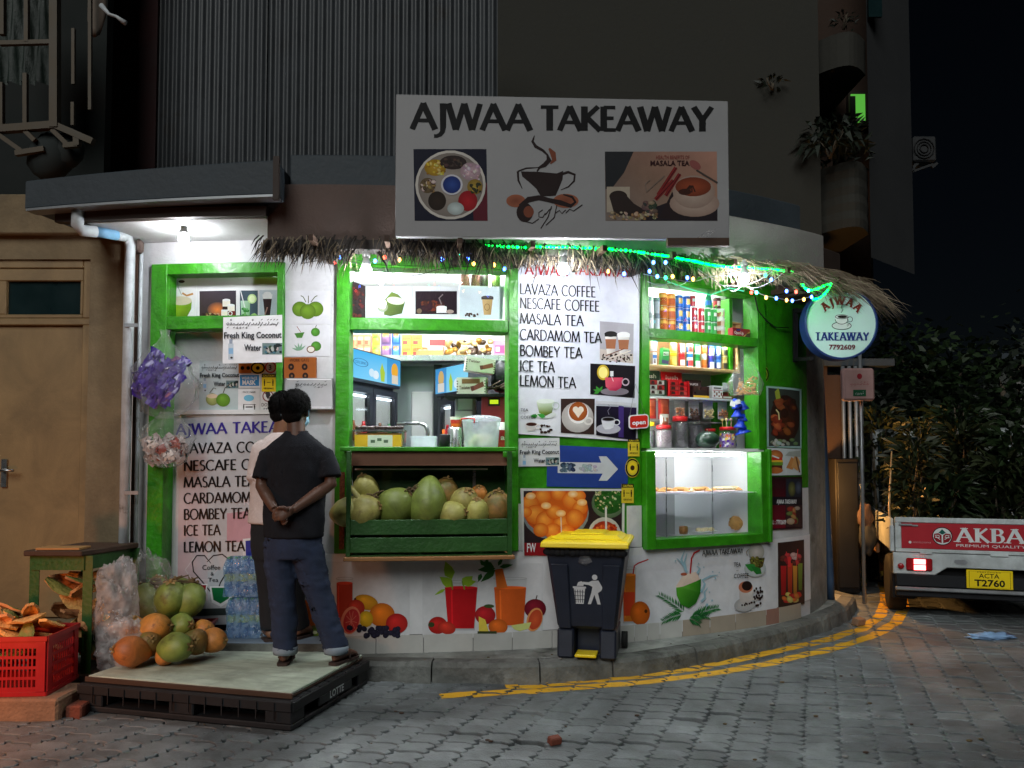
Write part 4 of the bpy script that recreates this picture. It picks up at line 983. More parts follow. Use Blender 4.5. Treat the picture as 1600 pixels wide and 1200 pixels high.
# ------------------------------------------------------------------ bulbs and festoon lights
soft_bulb=emis('glow_bulb_left',(.93,.96,1),215)
def bulb_proto(loc,label,drop,strength=90):
 r_=empty('light_bulb',loc);tag(r_,label,'light bulb','bare white bulbs under the awning')
 b=MB();b.lathe([(.012,-.028),(.026,-.02),(.034,0),(.032,.016),(.024,.03)],16,M=Matrix.Translation(loc));b.build('globe',M_['glow_bulb']if loc[0]>-1.5 else soft_bulb,r_)
 b=MB();b.lathe([(.026,.031),(.028,.045),(.02,.075),(.02,.085)],16,M=Matrix.Translation(loc));b.build('cap',M_['white_gloss'],r_)
 b=MB();b.lathe([(.024,.086),(.026,.1),(.026,.12)],12,M=Matrix.Translation(loc));b.tube([Vector(loc)+Vector((0,0,.118)),Vector(loc)+Vector((0,0,.118+drop))],.012,8);b.build('holder',M_['white_gloss'],r_)
for(px,py,off,lab,dr)in((287,374,.34,'bare white bulb hanging from the white soffit left of the thatch',.0),(572,424,.50,'bare white bulb over the left corner of the middle window',.02),(880,422,.60,'bare white bulb in front of the menu poster',.02),(1163,437,.64,'bare white bulb over the right window shelves',.02)):
 x,z=fac(px,py,off)
 if px==287:dr=max(.005,2.96-(z+.12)-.0)
 bulb_proto(P(x,z,off),lab,dr)
rope_px=[(758,383),(800,386),(850,386),(900,387),(950,389),(1000,394),(1040,400),(1080,407),(1120,415),(1160,418),(1200,421),(1240,426),(1250,438),(1260,452),(1275,452),(1297,443),(1292,455),(1280,466),(1268,468)]
def fpt(px,py,off):x,z=fac(px,py,off);return P(x,z,off)
rp=[]
for i in range(len(rope_px)-1):
 p0,p1,p2,p3=rope_px[max(0,i-1)],rope_px[i],rope_px[i+1],rope_px[min(len(rope_px)-1,i+2)]
 for k in range(5):rp.append(_cat(p0,p1,p2,p3,k/5))
rpt=[fpt(x,y+U(-.6,.6),.50+.07*min(1,max(0,(x-940)/80)))if x<1225 else fpt(x,y,.60).lerp(atY(x,y,6.02),min(1,(x-1225)/25))for x,y in rp]
lr=empty('led_rope',rpt[0]);tag(lr,'glowing green rope light tucked along the thatch','rope light')
mb=MB();mb.tube(rpt,.0055,6);mb.build('sleeve',mat('led_sleeve',S(150,190,160),.3),lr)
mb=MB();acc=0;nxt=0
for a,b in zip(rpt,rpt[1:]):
 L_=(b-a).length
 while nxt<=acc+L_:
  q=a.lerp(b,(nxt-acc)/max(L_,1e-6));r_=U(.0065,.0105);mb.ball(q,(r_*1.2,r_,r_),6,4);nxt+=U(.017,.034)if q.x<.95 else U(.010,.020)
 acc+=L_
o=mb.build('diodes',emis('led_green',(.0,.85,.05),16),lr);o['kind']='stuff'
rp2=[(1040,433),(1085,448),(1110,455),(1140,444),(1150,446),(1162,449)]
mb=MB();mb.tube([fpt(x,y+6,.12)for x,y in rp2],.005,6);o=mb.build('led_rope',emis('led_pale',(.12,.9,.45),.8),loc=fpt(1100,455,.12));tag(o,'short pale green loop of rope light before the top right shelf','rope light')
sl_=empty('string_lights',fpt(900,420,.4));tag(sl_,'string of tiny coloured fairy lights along the awning','fairy lights')
ecol={'b':emis('fairy_blue',(.05,.16,1),16),'r':emis('fairy_red',(1,.06,.04),9),'g':emis('fairy_green',(.03,1,.4),8),'a':emis('fairy_amber',(1,.42,.08),9),'c':emis('fairy_cyan',(.1,.8,1),9)}
pts=[(523,410,'r'),(530,402,'b'),(586,408,'b'),(601,402,'r'),(624,406,'a'),(671,400,'g'),(683,398,'r'),(691,405,'b'),(720,397,'g'),(731,404,'b'),(740,412,'a'),(772,414,'a'),(788,420,'b'),(634,386,'b'),(1015,424,'b'),(1021,410,'b'),(1040,410,'b'),(1027,432,'b'),(1040,434,'g'),(1051,432,'a'),(1074,434,'b'),(1083,436,'a'),(1141,430,'c'),(1205,437,'b'),(1196,430,'g'),(1197,465,'a'),(1174,457,'r'),(1182,457,'c'),(1213,466,'b'),(1229,469,'a'),(1238,470,'b'),(1256,468,'a'),(1268,464,'b'),(1229,455,'b'),(1244,456,'r'),(1263,454,'c'),(975,428,'b'),(950,424,'a')]
for px,py,c in pts:
 q=fpt(px,py,.40 if px<960 else .62);b=MB();b.ball(q,(.0105,.0105,.014),8,6);b.build('fairy_lamp',ecol[c],sl_)
wires=[[(470,412),(520,405),(560,412),(610,426),(650,430),(690,420),(740,416),(785,421),(830,412)],[(500,398),(540,404),(590,410),(630,400),(680,397),(720,396),(790,420)],[(1005,428),(1030,433),(1080,440),(1110,432),(1140,430),(1165,425),(1190,428),(1215,418)],[(1090,420),(1120,440),(1145,455),(1160,447),(1180,450),(1205,440),(1232,420)],[(1170,450),(1195,462),(1215,466),(1238,470),(1258,466),(1268,463)],[(1120,445),(1145,447),(1170,444),(1200,430),(1212,415)],[(1012,440),(1030,446),(1050,442),(1058,447),(1075,440)]]
for k,wp in enumerate(wires):
 b=MB();pp=[]
 for i in range(len(wp)-1):
  for t in range(4):pp.append(_cat(wp[max(0,i-1)],wp[i],wp[i+1],wp[min(len(wp)-1,i+2)],t/4))
 b.tube([fpt(x,y,.40 if x<960 else .62)for x,y in pp],.0022,5);b.build('wire',M_['pvc' if k>1 else 'black_metal'],sl_)
# street-side lamps that the photo shows only by their glow: one round the corner in the alley, one tail light left of the frame
b=MB();q=Vector((3.12,8.3,1.15));b.lathe([(.02,-.06),(.05,-.03),(.055,.03),(.03,.06)],12,M=Matrix.Translation(q));o=b.build('alley_lamp',emis('alley_glow',(1,.46,.12),420),loc=q);tag(o,'warm orange lamp round the corner in the alley','lamp')
ll=bpy.data.lights.new('tail_light','POINT');ll.energy=19;ll.color=(1,.30,.07);ll.shadow_soft_size=.06
lo=bpy.data.objects.new('tail_light',ll);COL.objects.link(lo);lo.location=(-3.05,3.75,.62)
# ================================================================== POSTERS AND STICKERS
FS=fac_surf
ORN,RED,GRN,LIME,BLU,YEL=S(232,126,32),S(190,30,30),S(52,120,36),S(140,178,60),S(40,74,160),S(236,206,40)
def cup(p,x,y,r,body=S(230,226,220),tea=S(70,36,20),saucer=True,hs=1):
 if saucer:p.ell(x,y+r*.85,r*1.6,r*.5,S(205,205,208),S(170,170,176))
 p.poly([(x-r,y-r*.2),(x+r,y-r*.2),(x+r*.6,y+r*.8),(x-r*.6,y+r*.8)],[body,tuple(v*.75 for v in body),tuple(v*.7 for v in body),body])
 p.ell(x,y-r*.2,r,r*.36,body);p.ell(x,y-r*.2,r*.85,r*.28,tea);p.ring(x+hs*r*1.05,y+r*.15,r*.36,r*.32,r*.14,body,n=12)
def coconut(p,x,y,r,c=S(120,160,50),flat=.95):p.ell(x,y,r,r*flat,tuple(min(1,v*1.3)for v in c),tuple(v*.6 for v in c),hx=-r*.25,hy=-r*.3)
def leafp(p,x,y,l,a,w,c):
 ca_,sa_=math.cos(R(a)),math.sin(R(a));pts=[(0,0),(.3,w),(.6,w*.8),(1,0),(.6,-w*.8),(.3,-w)]
 p.poly([(x+(u*ca_-v*sa_)*l,y+(u*sa_+v*ca_)*l)for u,v in pts],c)
def straw(p,pts,wd,c=S(180,30,34)):p.line(pts,wd,c)
# --- large menu beside the middle window
q=Poster('menu_poster',FS(.0075));q.outline([(808,398),(1001,414),(996,690),(809,678)],[S(214,218,235),S(222,222,232),S(218,220,228),S(222,224,228)])
p=q.pic
p.poly([(937,502),(990,506),(989,568),(937,562)],S(170,166,172));p.poly([(937,545),(989,553),(989,568),(937,562)],S(200,186,176));p.blobs(938,552,988,567,[S(40,24,20),S(70,44,34),S(210,200,190)],50,1,2.4,2)
for x,lid in((954,S(30,26,26)),(974,S(236,234,232))):
 y=527+(x-954)*.05;p.poly([(x-9,y-3),(x+9,y-3),(x+6.5,y+26),(x-6,y+26)],[S(240,236,230),S(210,204,198),S(190,180,174),S(232,226,220)]);p.poly([(x-8.5,y+3),(x+8.5,y+3),(x+7,y+18),(x-7,y+18)],S(166,104,70));p.ell(x,y-5,10,4.5,lid);p.rect(x-9.5,y-5,x+9.5,y-1,lid)
p.line([(952,560),(985,548)],1.4,S(230,215,200));p.line([(946,556),(975,545)],1.4,S(120,70,50))
p.poly([(922,568),(992,572),(991,622),(922,616)],S(24,20,26));p.ell(942,582,9.5,12,S(240,214,70),S(200,168,40));p.ell(942,582,7,9,S(250,236,140))
p.ell(960,612,22,6,S(130,120,130));p.poly([(945,590),(973,590),(970,606),(962,611),(952,610),(946,604)],[S(230,90,110),S(210,70,100),S(180,40,80),S(170,40,70),S(190,50,80),S(220,90,110)]);p.ring(977,597,5,5,2,S(190,170,180));p.rect(953,580,958,588,W_);p.line([(955,588),(958,596)],.8,W_)
for a in(200,240,300,160):leafp(p,936,612,10,a,.22,S(60,140,50))
p.poly([(876,623),(929,623),(928,679),(876,676)],S(56,40,36));p.ell(902,652,25,24,S(214,210,206),S(176,170,166));p.ell(903,645,16,17,S(238,234,230));p.ell(903,643,14.5,15,S(190,104,46),S(150,74,30));p.ring(919,658,6,5,3,S(220,215,210),0,360,14)
p.ell(899,640,4.6,4.8,S(242,226,206));p.ell(907,640,4.6,4.8,S(242,226,206));p.poly([(895,642),(911,642),(903,653)],S(242,226,206))
p.poly([(931,634),(994,637),(993,688),(931,680)],[S(24,22,36),S(40,26,60),S(30,24,40),S(20,18,26)]);p.poly([(966,634),(974,635),(974,684),(966,683)],S(70,50,120));p.ell(950,670,19,8,S(190,188,200));p.poly([(939,655),(961,655),(958,668),(952,671),(945,671),(941,666)],S(226,226,232));p.ell(950,655,11,3.5,S(150,150,160));p.ell(950,655,9,2.6,S(24,16,14));p.ring(963,660,4.5,4,1.6,S(216,216,224));p.line([(951,648),(949,642),(953,637),(950,632)],.8,S(150,150,160))
p.poly([(930,626),(993,630),(993,635),(930,631)],S(210,210,216))
p.ell(852,648,17,6,S(210,216,212));p.poly([(838,627),(866,627),(862,645),(852,650),(842,645)],[S(220,232,210),S(200,216,190),S(90,110,40),S(70,80,30),S(120,140,60)]);p.ring(868,634,5,5,1.5,S(190,204,196));p.ell(852,627,14,3.6,S(226,234,224))
leafp(p,840,650,12,180,.26,S(50,130,50));leafp(p,852,652,14,200,.25,S(60,150,60))
cup(p,830,665,10,S(220,214,210),S(60,30,22),False);p.blobs(842,662,864,678,[S(40,24,20),S(60,36,28)],14,1.6,3,4)
t=q.txt
t.caps('AJWAA',820,429,16,S(160,24,34),wd=66,slope=.045,thick=.16);t.caps('TAKEAWAY',895,429,16,S(176,30,36),wd=90,slope=.055,thick=.18)
for s_,y,wd in(('LAVAZA COFFEE',460,118),('NESCAFE COFFEE',482,124),('MASALA TEA',506,99),('CARDAMOM TEA',531,127),('BOMBEY TEA',556,97),('ICE TEA',580,54),('LEMON TEA',603,87)):t.caps(s_,812,y,17,K_,wd=wd,slope=.045,thick=.15,thin=.085)
t.font('TEA',813,643,5,K_,wd=12);t.font('or',818,648,2.5,K_);t.font('COFFEE',813,654,4.5,K_,wd=23)
q.done('tall white menu poster listing coffees and teas between the two windows','poster',mat='print_gloss')
# --- fresh king coconut sheets
def fresh(q,x0,y0,k,seed):
 p,t=q.pic,q.txt;f=lambda a,b:(x0+a*k,y0+b*k)
 p.rect(*f(8,43),*f(16,68),S(190,200,210));p.rect(*f(9.5,36),*f(14.5,43),S(150,160,176));p.rect(*f(8.5,50),*f(15.5,59),S(140,180,215));p.ell(*f(13,65),2*k,1.6*k,S(70,64,60))
 p.rect(*f(61,42),*f(92,60),S(110,130,130));xx,yy=f(61,42);p.blobs(xx,yy,*f(92,60),[S(60,90,60),S(190,190,184),S(40,50,50),S(80,120,140)],22,2*k,4.5*k,seed)
 t.thaana(*f(5,14),82*k,10*k,K_,17,seed);t.font('Fresh King Coconut',*f(1.5,35),10*k,S(28,28,36),wd=90*k,bold=.022,slope=-.012);t.font('Water',*f(33,54),10*k,S(28,28,36),wd=27*k,bold=.022)
q=Poster('notice_sheet',FS(.034));q.outline([(349,496),(441,492),(441,566),(348,568)],W_);fresh(q,349,494,1.0,5);q.done('white Fresh King Coconut Water sheet taped on the left green frame','notice')
q=Poster('notice_sheet',FS(.0080));q.outline([(810,685),(874,684),(875,728),(810,729)],S(206,208,210));fresh(q,811,686,.68,5);p=q.pic;p.line([(842,722),(850,720),(858,723),(866,721)],.6,S(120,120,130));q.done('small Fresh King Coconut Water sheet overlapping the blue arrow sign','notice')
BKS=FS(-.104)
q=Poster('notice_sheet',BKS);q.outline([(312,563),(373,566),(372,642),(311,642)],[S(190,196,200),S(196,200,204),S(180,196,196),S(176,192,192)]);fresh(q,312,566,.68,5);p=q.pic
coconut(p,332,624,10,S(170,180,110));p.ell(332,619,9,3.5,S(220,200,170));coconut(p,349,625,11,S(110,160,50));p.line([(349,614),(352,606),(358,602)],1.2,S(70,60,40));p.line([(328,614),(334,606),(338,608)],1,S(80,70,50))
q.done('second Fresh King Coconut Water poster with two green coconuts inside the left recess','poster')
def sticker(pts,bgc,fn,lab,name='sticker',cat='sticker',surf=None,mat='print',grp=None):
 q=Poster(name,surf or FS(.0080));q.outline(pts,bgc);fn(q.pic,q.txt);return q.done(lab,cat,grp,mat)
def rpts(x0,y0,x1,y1):return[(x0,y0),(x1,y0),(x1,y1),(x0,y1)]
def cpts(x,y,rx,ry,n=28):return[(x+rx*math.cos(2*math.pi*i/n),y+ry*math.sin(2*math.pi*i/n))for i in range(n)]
def figure(p,x,y,h,c=K_):p.ell(x,y-h*.42,h*.09,h*.1,c);p.rect(x-h*.1,y-h*.3,x+h*.1,y+h*.12,c);p.rect(x-h*.07,y+h*.12,x+h*.07,y+h*.5,c)
def caution(x0,y0,x1,y1):
 def f(p,t):
  w_,h_=x1-x0,y1-y0;p.rect(x0,y0,x1,y0+h_*.2,S(50,46,20));t.font('CAUTION',x0+w_*.1,y0+h_*.16,h_*.11,S(230,205,60),wd=w_*.8,bold=.02)
  figure(p,x0+w_*.2,y0+h_*.5,h_*.36);figure(p,x1-w_*.2,y0+h_*.5,h_*.36);p.line([(x0+w_*.36,y0+h_*.48),(x1-w_*.36,y0+h_*.48)],h_*.03,K_);t.font('KEEP DISTANCE',x0+w_*.15,y0+h_*.86,h_*.09,K_,wd=w_*.7,bold=.02)
 return f
sticker(rpts(981,685,999,713),S(214,190,50),caution(981,685,999,713),'yellow caution sticker highest of the three beside the right window')
def rnd(p,t):p.ring(988,731,9.5,13,2.6,K_);p.ell(988,731,6.5,9,YEL);p.ell(988,731,3.4,4,S(60,36,20));t.font('FACE COVER',0,0,2.0,YEL,arc=(988,731,9.4,150,30))
sticker(cpts(988,731,11.2,15.2),S(214,190,50),rnd,'round yellow and black sticker between two caution stickers')
sticker(rpts(971,756,990,786),S(214,190,50),caution(971,756,990,786),'yellow caution sticker lowest, on the corner of the fried ball poster',surf=FS(.0115))
def rnd2(p,t):p.ring(1194.5,585,5.4,10.2,2.2,S(30,40,16));p.ell(1194.5,585,3,5.6,S(40,44,20))
sticker(cpts(1194.5,585,6.6,12.3),S(170,190,50),rnd2,'oval yellow sticker high on the right green column',surf=FS(.0045))
# --- blue arrow sign
q=Poster('arrow_sign',FS(.0008),.006);q.outline([(855,695),(981,701),(980,763),(854,760)],[S(38,64,140),S(44,70,150),S(36,60,136),S(40,66,140)])
p=q.pic;p.poly([(871,722),(939,723),(935,713),(947,713),(965,733),(948,751),(935,751),(941,740),(871,739)],S(196,200,206));p.blobs(873,722,900,739,[S(60,80,110),S(90,110,130),S(40,56,90),S(120,140,150)],34,2,5,8);p.blobs(902,724,938,738,[S(180,186,196),S(205,208,212)],20,2,4,9)
q.done('blue road sign with a white arrow pointing right','sign')
# --- poster of fried balls and dips
q=Poster('food_poster',FS(.0085));q.outline([(813,763),(976,764),(975,870),(817,870)],S(206,208,208));p=q.pic
p.poly([(818,767),(972,767),(971,868),(819,868)],S(44,32,36));p.ell(868,802,52,42,S(150,156,160),S(120,128,134));p.ell(868,796,51,41,S(206,98,30),S(180,76,26))
b_=random.Random(4)
for(x,y,r)in((848,776,13),(873,772,12),(893,782,15),(906,794,12),(828,786,14),(836,804,16),(851,814,14),(878,818,14),(898,810,14),(864,830,14),(885,832,13),(845,828,12),(866,800,13),(905,775,10),(822,800,9)):p.ell(x,y,r,r*b_.uniform(.85,1.1),S(240,160,66),S(204,92,26),hx=-r*.2,hy=-r*.3)
for(x,y)in((829,775),(853,790),(876,802),(909,785),(895,772)):p.ell(x,y,8,5.5,S(238,214,176),S(236,166,84))
p.hull=[(818,767),(972,767),(971,868),(819,868)]
p.ell(950,786,26,24,S(120,140,110),S(80,100,76));p.ell(951,783,23,20,S(50,104,40),S(30,80,26));p.blobs(928,766,971,800,[S(190,190,120),S(70,130,50),S(220,214,170),S(40,90,30)],80,1.2,2.8,5)
p.ell(944,836,26,28,S(130,130,130),S(190,190,190));p.ell(944,838,22,24,S(196,70,34),S(150,44,26));p.blobs(924,818,964,862,[S(220,84,40),S(160,40,26),S(236,120,60)],70,2,4,6)
p.line([(946,792),(946.5,838)],3,S(210,210,214));p.line([(876,808),(877,840)],1.6,S(225,205,190));p.rect(819,848,860,868,S(150,28,34))
q.txt.font('FW',823,862,14,W_,wd=14,bold=.02);q.txt.font('ET Y',842,861,13,S(150,40,46),wd=20)
q.done('framed poster of fried balls with green and red dips above the bin','poster',mat='print_gloss')
# --- fruit and juice graphics on the white skirting
FG=FS(.009)
def glass_of(p,x0,x1,y0,y1,c,taper=.08,top=10):
 w_=(x1-x0)*taper;g_=S(206,206,206);d_=tuple(v*.7 for v in c)
 p.poly([(x0,y0),(x1,y0),(x1-w_,y1),(x0+w_,y1)],[S(208,210,212),S(200,202,204),S(180,180,184),S(190,190,194)]);p.poly([(x0+1,y0+top),(x1-1,y0+top),(x1-w_-1,y1-3),(x0+w_+1,y1-3)],[c,d_,d_,c]);p.ell((x0+x1)/2,y0+top,(x1-x0)/2-1,2.4,tuple(min(1,v*1.25)for v in c));p.ring((x0+x1)/2,y0,(x1-x0)/2,2.2,.7,S(170,172,174))
 p.line([(x0+w_+(x1-x0)*.12,y0+top+4),(x0+w_+(x1-x0)*.14,y1-8)],(x1-x0)*.05,tuple(min(1,v*1.4)for v in c))
def fruit(p,x,y,r,c,fl=.95,rot=0):p.ell(x,y,r,r*fl,tuple(min(1,v*1.25)for v in c),tuple(v*.6 for v in c),rot,hx=-r*.25,hy=-r*.3)
q=Poster('juice_graphic',FG,.0006);q.outline([(452,877),(640,877),(640,998),(452,997)],S(212,213,216));p=q.pic
glass_of(p,455,482,886,940,S(60,120,50),.16,8)
for a in(458,465,472):p.line([(a,892),(a+1,925)],4,S(90,150,70))
glass_of(p,488,506,880,935,S(170,40,60));p.rect(488,882,495,934,S(150,24,50));glass_of(p,525,552,904,985,S(196,64,44),.02,7)
glass_of(p,456,503,935,995,S(226,106,30),.06,5);fruit(p,492,988,14,S(120,110,60),.8);p.ell(492,988,10,7.5,S(130,150,50),S(70,100,30));p.ell(492,988,4,2.5,S(225,225,180));p.ring(458,977,5,10,3,S(232,130,40))
fruit(p,572,941,19,S(226,160,36),.62,14);p.ell(555,937,2,3,S(50,40,20));fruit(p,556,950,14,S(200,60,44));fruit(p,597,961,20,S(232,126,30));fruit(p,572,967,11,S(234,190,40),1.15);fruit(p,620,974,17,S(206,44,40),.92)
p.ell(548,969,15,22,S(226,140,110),rot=14);p.ell(549,970,12,19,S(206,70,66),S(190,50,54),rot=14)
for k in range(9):a=R(k*40+10);p.line([(549,970),(549+9*math.cos(a),970+16*math.sin(a))],.8,S(226,130,110))
rr=random.Random(2)
for k in range(44):fruit(p,543+rr.uniform(0,82),988+rr.uniform(-7,6)-abs(k%3),4,S(40,40,62),1)
q.done('juice and fruit print with blueberries behind the standing man','wall graphic')
q=Poster('juice_graphic',FG,.0006);q.outline([(660,880),(848,880),(848,996),(660,996)],S(213,214,217));p=q.pic
glass_of(p,694,747,909,985,S(206,26,34),.1,9);fruit(p,684,977,15,S(200,40,36),.9);fruit(p,698,981,14,S(216,60,44),.7,12);p.ell(674,976,5,4,S(60,70,36))
for x,y,l,a,wd_ in((708,916,26,215,.3),(706,905,30,250,.28),(722,914,22,-40,.36),(724,912,20,-10,.3),(696,920,20,150,.12)):leafp(p,x,y,l,a,wd_,S(150,190,50))
p.line([(707,921),(706,908)],2,S(130,160,50));p.line([(726,921),(722,908)],2,S(130,160,50))
p.poly([(773,890),(785,888),(793,925),(778,930)],S(222,112,40));glass_of(p,771,823,904,980,S(226,100,36),.08,14);p.poly([(773,890),(785,888),(793,918),(776,920)],S(222,112,40))
for x,y,l,a,wd_ in((774,888,28,175,.2),(772,886,24,200,.22),(774,890,30,140,.18),(780,886,22,-10,.15),(778,884,16,-60,.18),(756,884,12,240,.25),(752,896,14,110,.25),(760,880,9,280,.3)):leafp(p,x,y,l,a,wd_,S(44,96,40))
fruit(p,758,961,16,S(190,36,44),.9);p.ell(764,947,8,3,S(60,80,40));fruit(p,836,951,17,S(130,26,44),.9);p.line([(837,937),(839,930)],1.4,S(60,40,30))
p.poly([(748,963),(758,968),(764,988),(748,990)],S(232,206,80));fruit(p,778,979,15,S(230,110,36),.8);p.ell(835,968,12,19,S(224,150,90),rot=18);p.ell(836,968,10,16,S(214,92,50),S(190,70,40),rot=18);p.poly([(798,977),(830,972),(826,982),(812,986),(803,983)],S(206,214,130));p.rect(746,986,776,990,S(60,70,40))
q.done('red and orange juice print with carrot and tomato left of the bin','wall graphic')
q=Poster('juice_graphic',FG,.0006);q.outline([(968,870),(1008,866),(1212,848),(1214,957),(1100,982),(1008,994),(968,997)],S(216,218,224));p=q.pic
glass_of(p,972,994,888,974,S(232,130,40),.06,10);p.poly([(974,925),(992,925),(990,962),(975,962)],S(214,70,36));straw(p,[(989,897),(991,884),(997,880),(1013,874)],2);fruit(p,1000,958,15.5,S(226,110,30),1.2);p.ell(1009,955,2.4,3,S(90,50,20));p.line([(980,981),(1004,977)],2,W_)
rr=random.Random(5)
for sx,sy,dx,dy,n_ in((1068,955,-40,-32,16),(1064,960,-30,6,13),(1088,960,34,-16,15),(1076,966,16,4,10),(1080,962,26,-4,12)):
 for k in range(n_):
  t_=k/n_;x,y=sx+dx*t_,sy+dy*t_+6*t_*t_;a=math.degrees(math.atan2(dy,dx))
  for s_ in(-1,1):leafp(p,x,y,13*(1-t_*.45),a+s_*(38+12*rr.random()),.09,S(34,100,50)if rr.random()<.6 else S(60,130,70))
p.poly([(1055,915),(1066,898),(1086,893),(1093,906),(1090,926),(1074,940),(1056,922)],[S(226,206,190),S(236,218,200),S(224,200,184),S(214,190,176),S(220,196,180),S(226,206,190),S(226,206,190)])
p.poly([(1055,918),(1066,916),(1076,912),(1086,908),(1094,904),(1093,926),(1086,942),(1075,950),(1062,944),(1056,930)],[S(90,170,50),S(100,180,60),S(80,160,40),S(60,140,34),S(40,110,26),S(40,110,26),S(34,100,24),S(40,110,26),S(60,140,36),S(80,160,44)])
p.ell(1067,897,5,2.4,S(170,90,66));straw(p,[(1077,896),(1079,872),(1083,864),(1092,859)],2.2)
wt=S(150,186,200)
for pts in([(1072,894),(1066,882),(1056,872)],[(1070,890),(1068,878),(1072,864)],[(1094,925),(1100,912),(1096,906),(1108,900),(1120,898)],[(1094,940),(1100,934),(1099,925),(1104,918)],[(1088,896),(1092,888),(1087,884)],[(1066,882),(1063,874),(1068,860)]):p.line(pts,[4]+[3]*(len(pts)-2)+[1],wt)
for x,y,r_ in((1112,893,1),(1116,903,1.4),(1107,925,1),(1111,938,1.4),(1054,876,1.2),(1103,945,2),(1098,886,1),(1122,894,.8),(1090,880,1)):p.ell(x,y,r_,r_*1.3,wt)
p.ell(1178,888,17,13,S(200,206,206),S(180,188,190));p.ell(1180,862,12,14,S(216,208,204),S(170,170,160));p.poly([(1169,873),(1193,871),(1190,885),(1182,890),(1172,888)],S(90,84,36));p.blobs(1170,868,1192,888,[S(120,120,50),S(70,60,30),S(160,150,70)],26,1.5,3,9)
leafp(p,1180,890,20,205,.3,S(50,140,60));leafp(p,1188,896,20,215,.28,S(40,120,50));p.line([(1166,868),(1164,862),(1168,858)],1,S(110,90,60))
p.ell(1162,944,17,11,S(206,204,204),S(170,170,172),rot=-12);p.poly([(1153,921),(1174,914),(1175,936),(1166,946),(1154,940)],[S(210,200,196),S(226,222,220),S(200,196,194),S(180,176,174),S(196,190,188)]);p.ell(1163,917,11,9,S(196,120,90));p.ell(1165,915,8,7.5,S(40,26,24));p.ring(1178,930,4.5,7,2,S(200,196,194))
for k in range(26):p.ell(1176+rr.uniform(0,13),914+rr.uniform(0,34),1.5,2,S(40,26,22))
for k in range(8):p.ell(1156+rr.uniform(0,18),940+rr.uniform(0,6),1.3,1.6,S(50,30,26))
q.txt.caps('AJWAA TAKEAWAY',1095,868,8.5,K_,wd=64,slope=-.065,thick=.16,thin=.1,space=.02);q.txt.font('TEA',1144,885,7,K_,wd=11,bold=.01);q.txt.font('or',1148,892,3,K_);q.txt.font('COFFEE',1144,903,7,K_,wd=23,bold=.01,slope=-.05)
q.done('white print of a green coconut drink, orange juice and teas right of the bin','wall graphic')
# --- posters on the right column
def chick(p,t):
 p.poly([(1200,606),(1249,611),(1250,697),(1201,697)],S(60,66,60));p.ell(1226,655,23,38,S(70,44,32),S(50,32,26));p.blobs(1204,620,1247,690,[S(120,64,36),S(84,44,30),S(150,84,46),S(60,36,28)],46,4,8,11);p.blobs(1203,640,1226,690,[S(170,84,44),S(140,60,36),S(200,110,60)],12,5,8,12)
 p.line([(1212,640),(1216,645),(1217,656)],2,S(226,210,150));p.poly([(1210,612),(1216,606),(1219,622),(1212,624)],S(160,170,60));p.blobs(1203,684,1247,699,[S(200,206,200),S(160,170,150),S(120,140,90)],16,3,5,13)
sticker([(1196,603),(1252,608),(1252,701),(1197,698)],S(160,196,190),chick,'poster of fried chicken on the green column','food_poster','poster')
def burg(p,t):
 for y0,c in((708,S(206,120,60)),):p.ell(1211,y0+4,12,9,S(216,140,76),S(160,80,40))
 p.rect(1200,715,1222,719,S(200,50,36));p.rect(1200,719,1223,722,S(236,190,60));p.rect(1199,722,1223,727,S(110,150,50));p.rect(1201,727,1222,733,S(90,50,30));p.ell(1211,735,12,5,S(190,110,56));p.line([(1206,712),(1217,716)],2,W_)
 p.poly([(1228,731),(1236,714),(1242,718),(1238,734)],S(206,140,80));p.poly([(1236,729),(1242,708),(1250,722),(1246,736)],S(214,160,100));p.line([(1243,712),(1249,738)],2.4,S(120,80,50));p.poly([(1226,712),(1232,706),(1250,704),(1250,714)],S(170,176,170))
sticker([(1197,699.5),(1251,702),(1252,742),(1198,743)],S(206,212,214),burg,'poster of a tall burger and sandwiches under the chicken poster','food_poster','poster')
def dark(p,t):
 p.poly([(1199,748),(1227,748),(1227,825),(1199,826)],[S(50,20,24),S(40,18,22),S(110,20,36),S(120,20,36)]);p.rect(1228,748,1252,777,S(40,44,54));p.ell(1237,764,6,12,S(120,120,70),S(60,60,40));p.ell(1247,762,5,10,S(90,100,120),S(50,56,70));p.rect(1199,776,1253,789,S(28,26,34));p.rect(1228,789,1253,823,S(60,40,40));p.blobs(1228,790,1252,822,[S(190,170,150),S(160,60,50),S(120,130,70),S(200,140,90)],14,4,7,15)
 t.font('MENU',1204,763,8,S(60,34,38),wd=20);t.caps('AJWAA TAKEAWAY',1213,787,6.5,W_,wd=31,thick=.18,thin=.12);t.font('CALL : 7792609',1198.5,819,7,W_,wd=29,bold=.02)
sticker([(1198,745),(1253,745),(1254,825),(1199,828)],S(44,24,28),dark,'dark red call poster with white lettering on the right column','food_poster','poster')
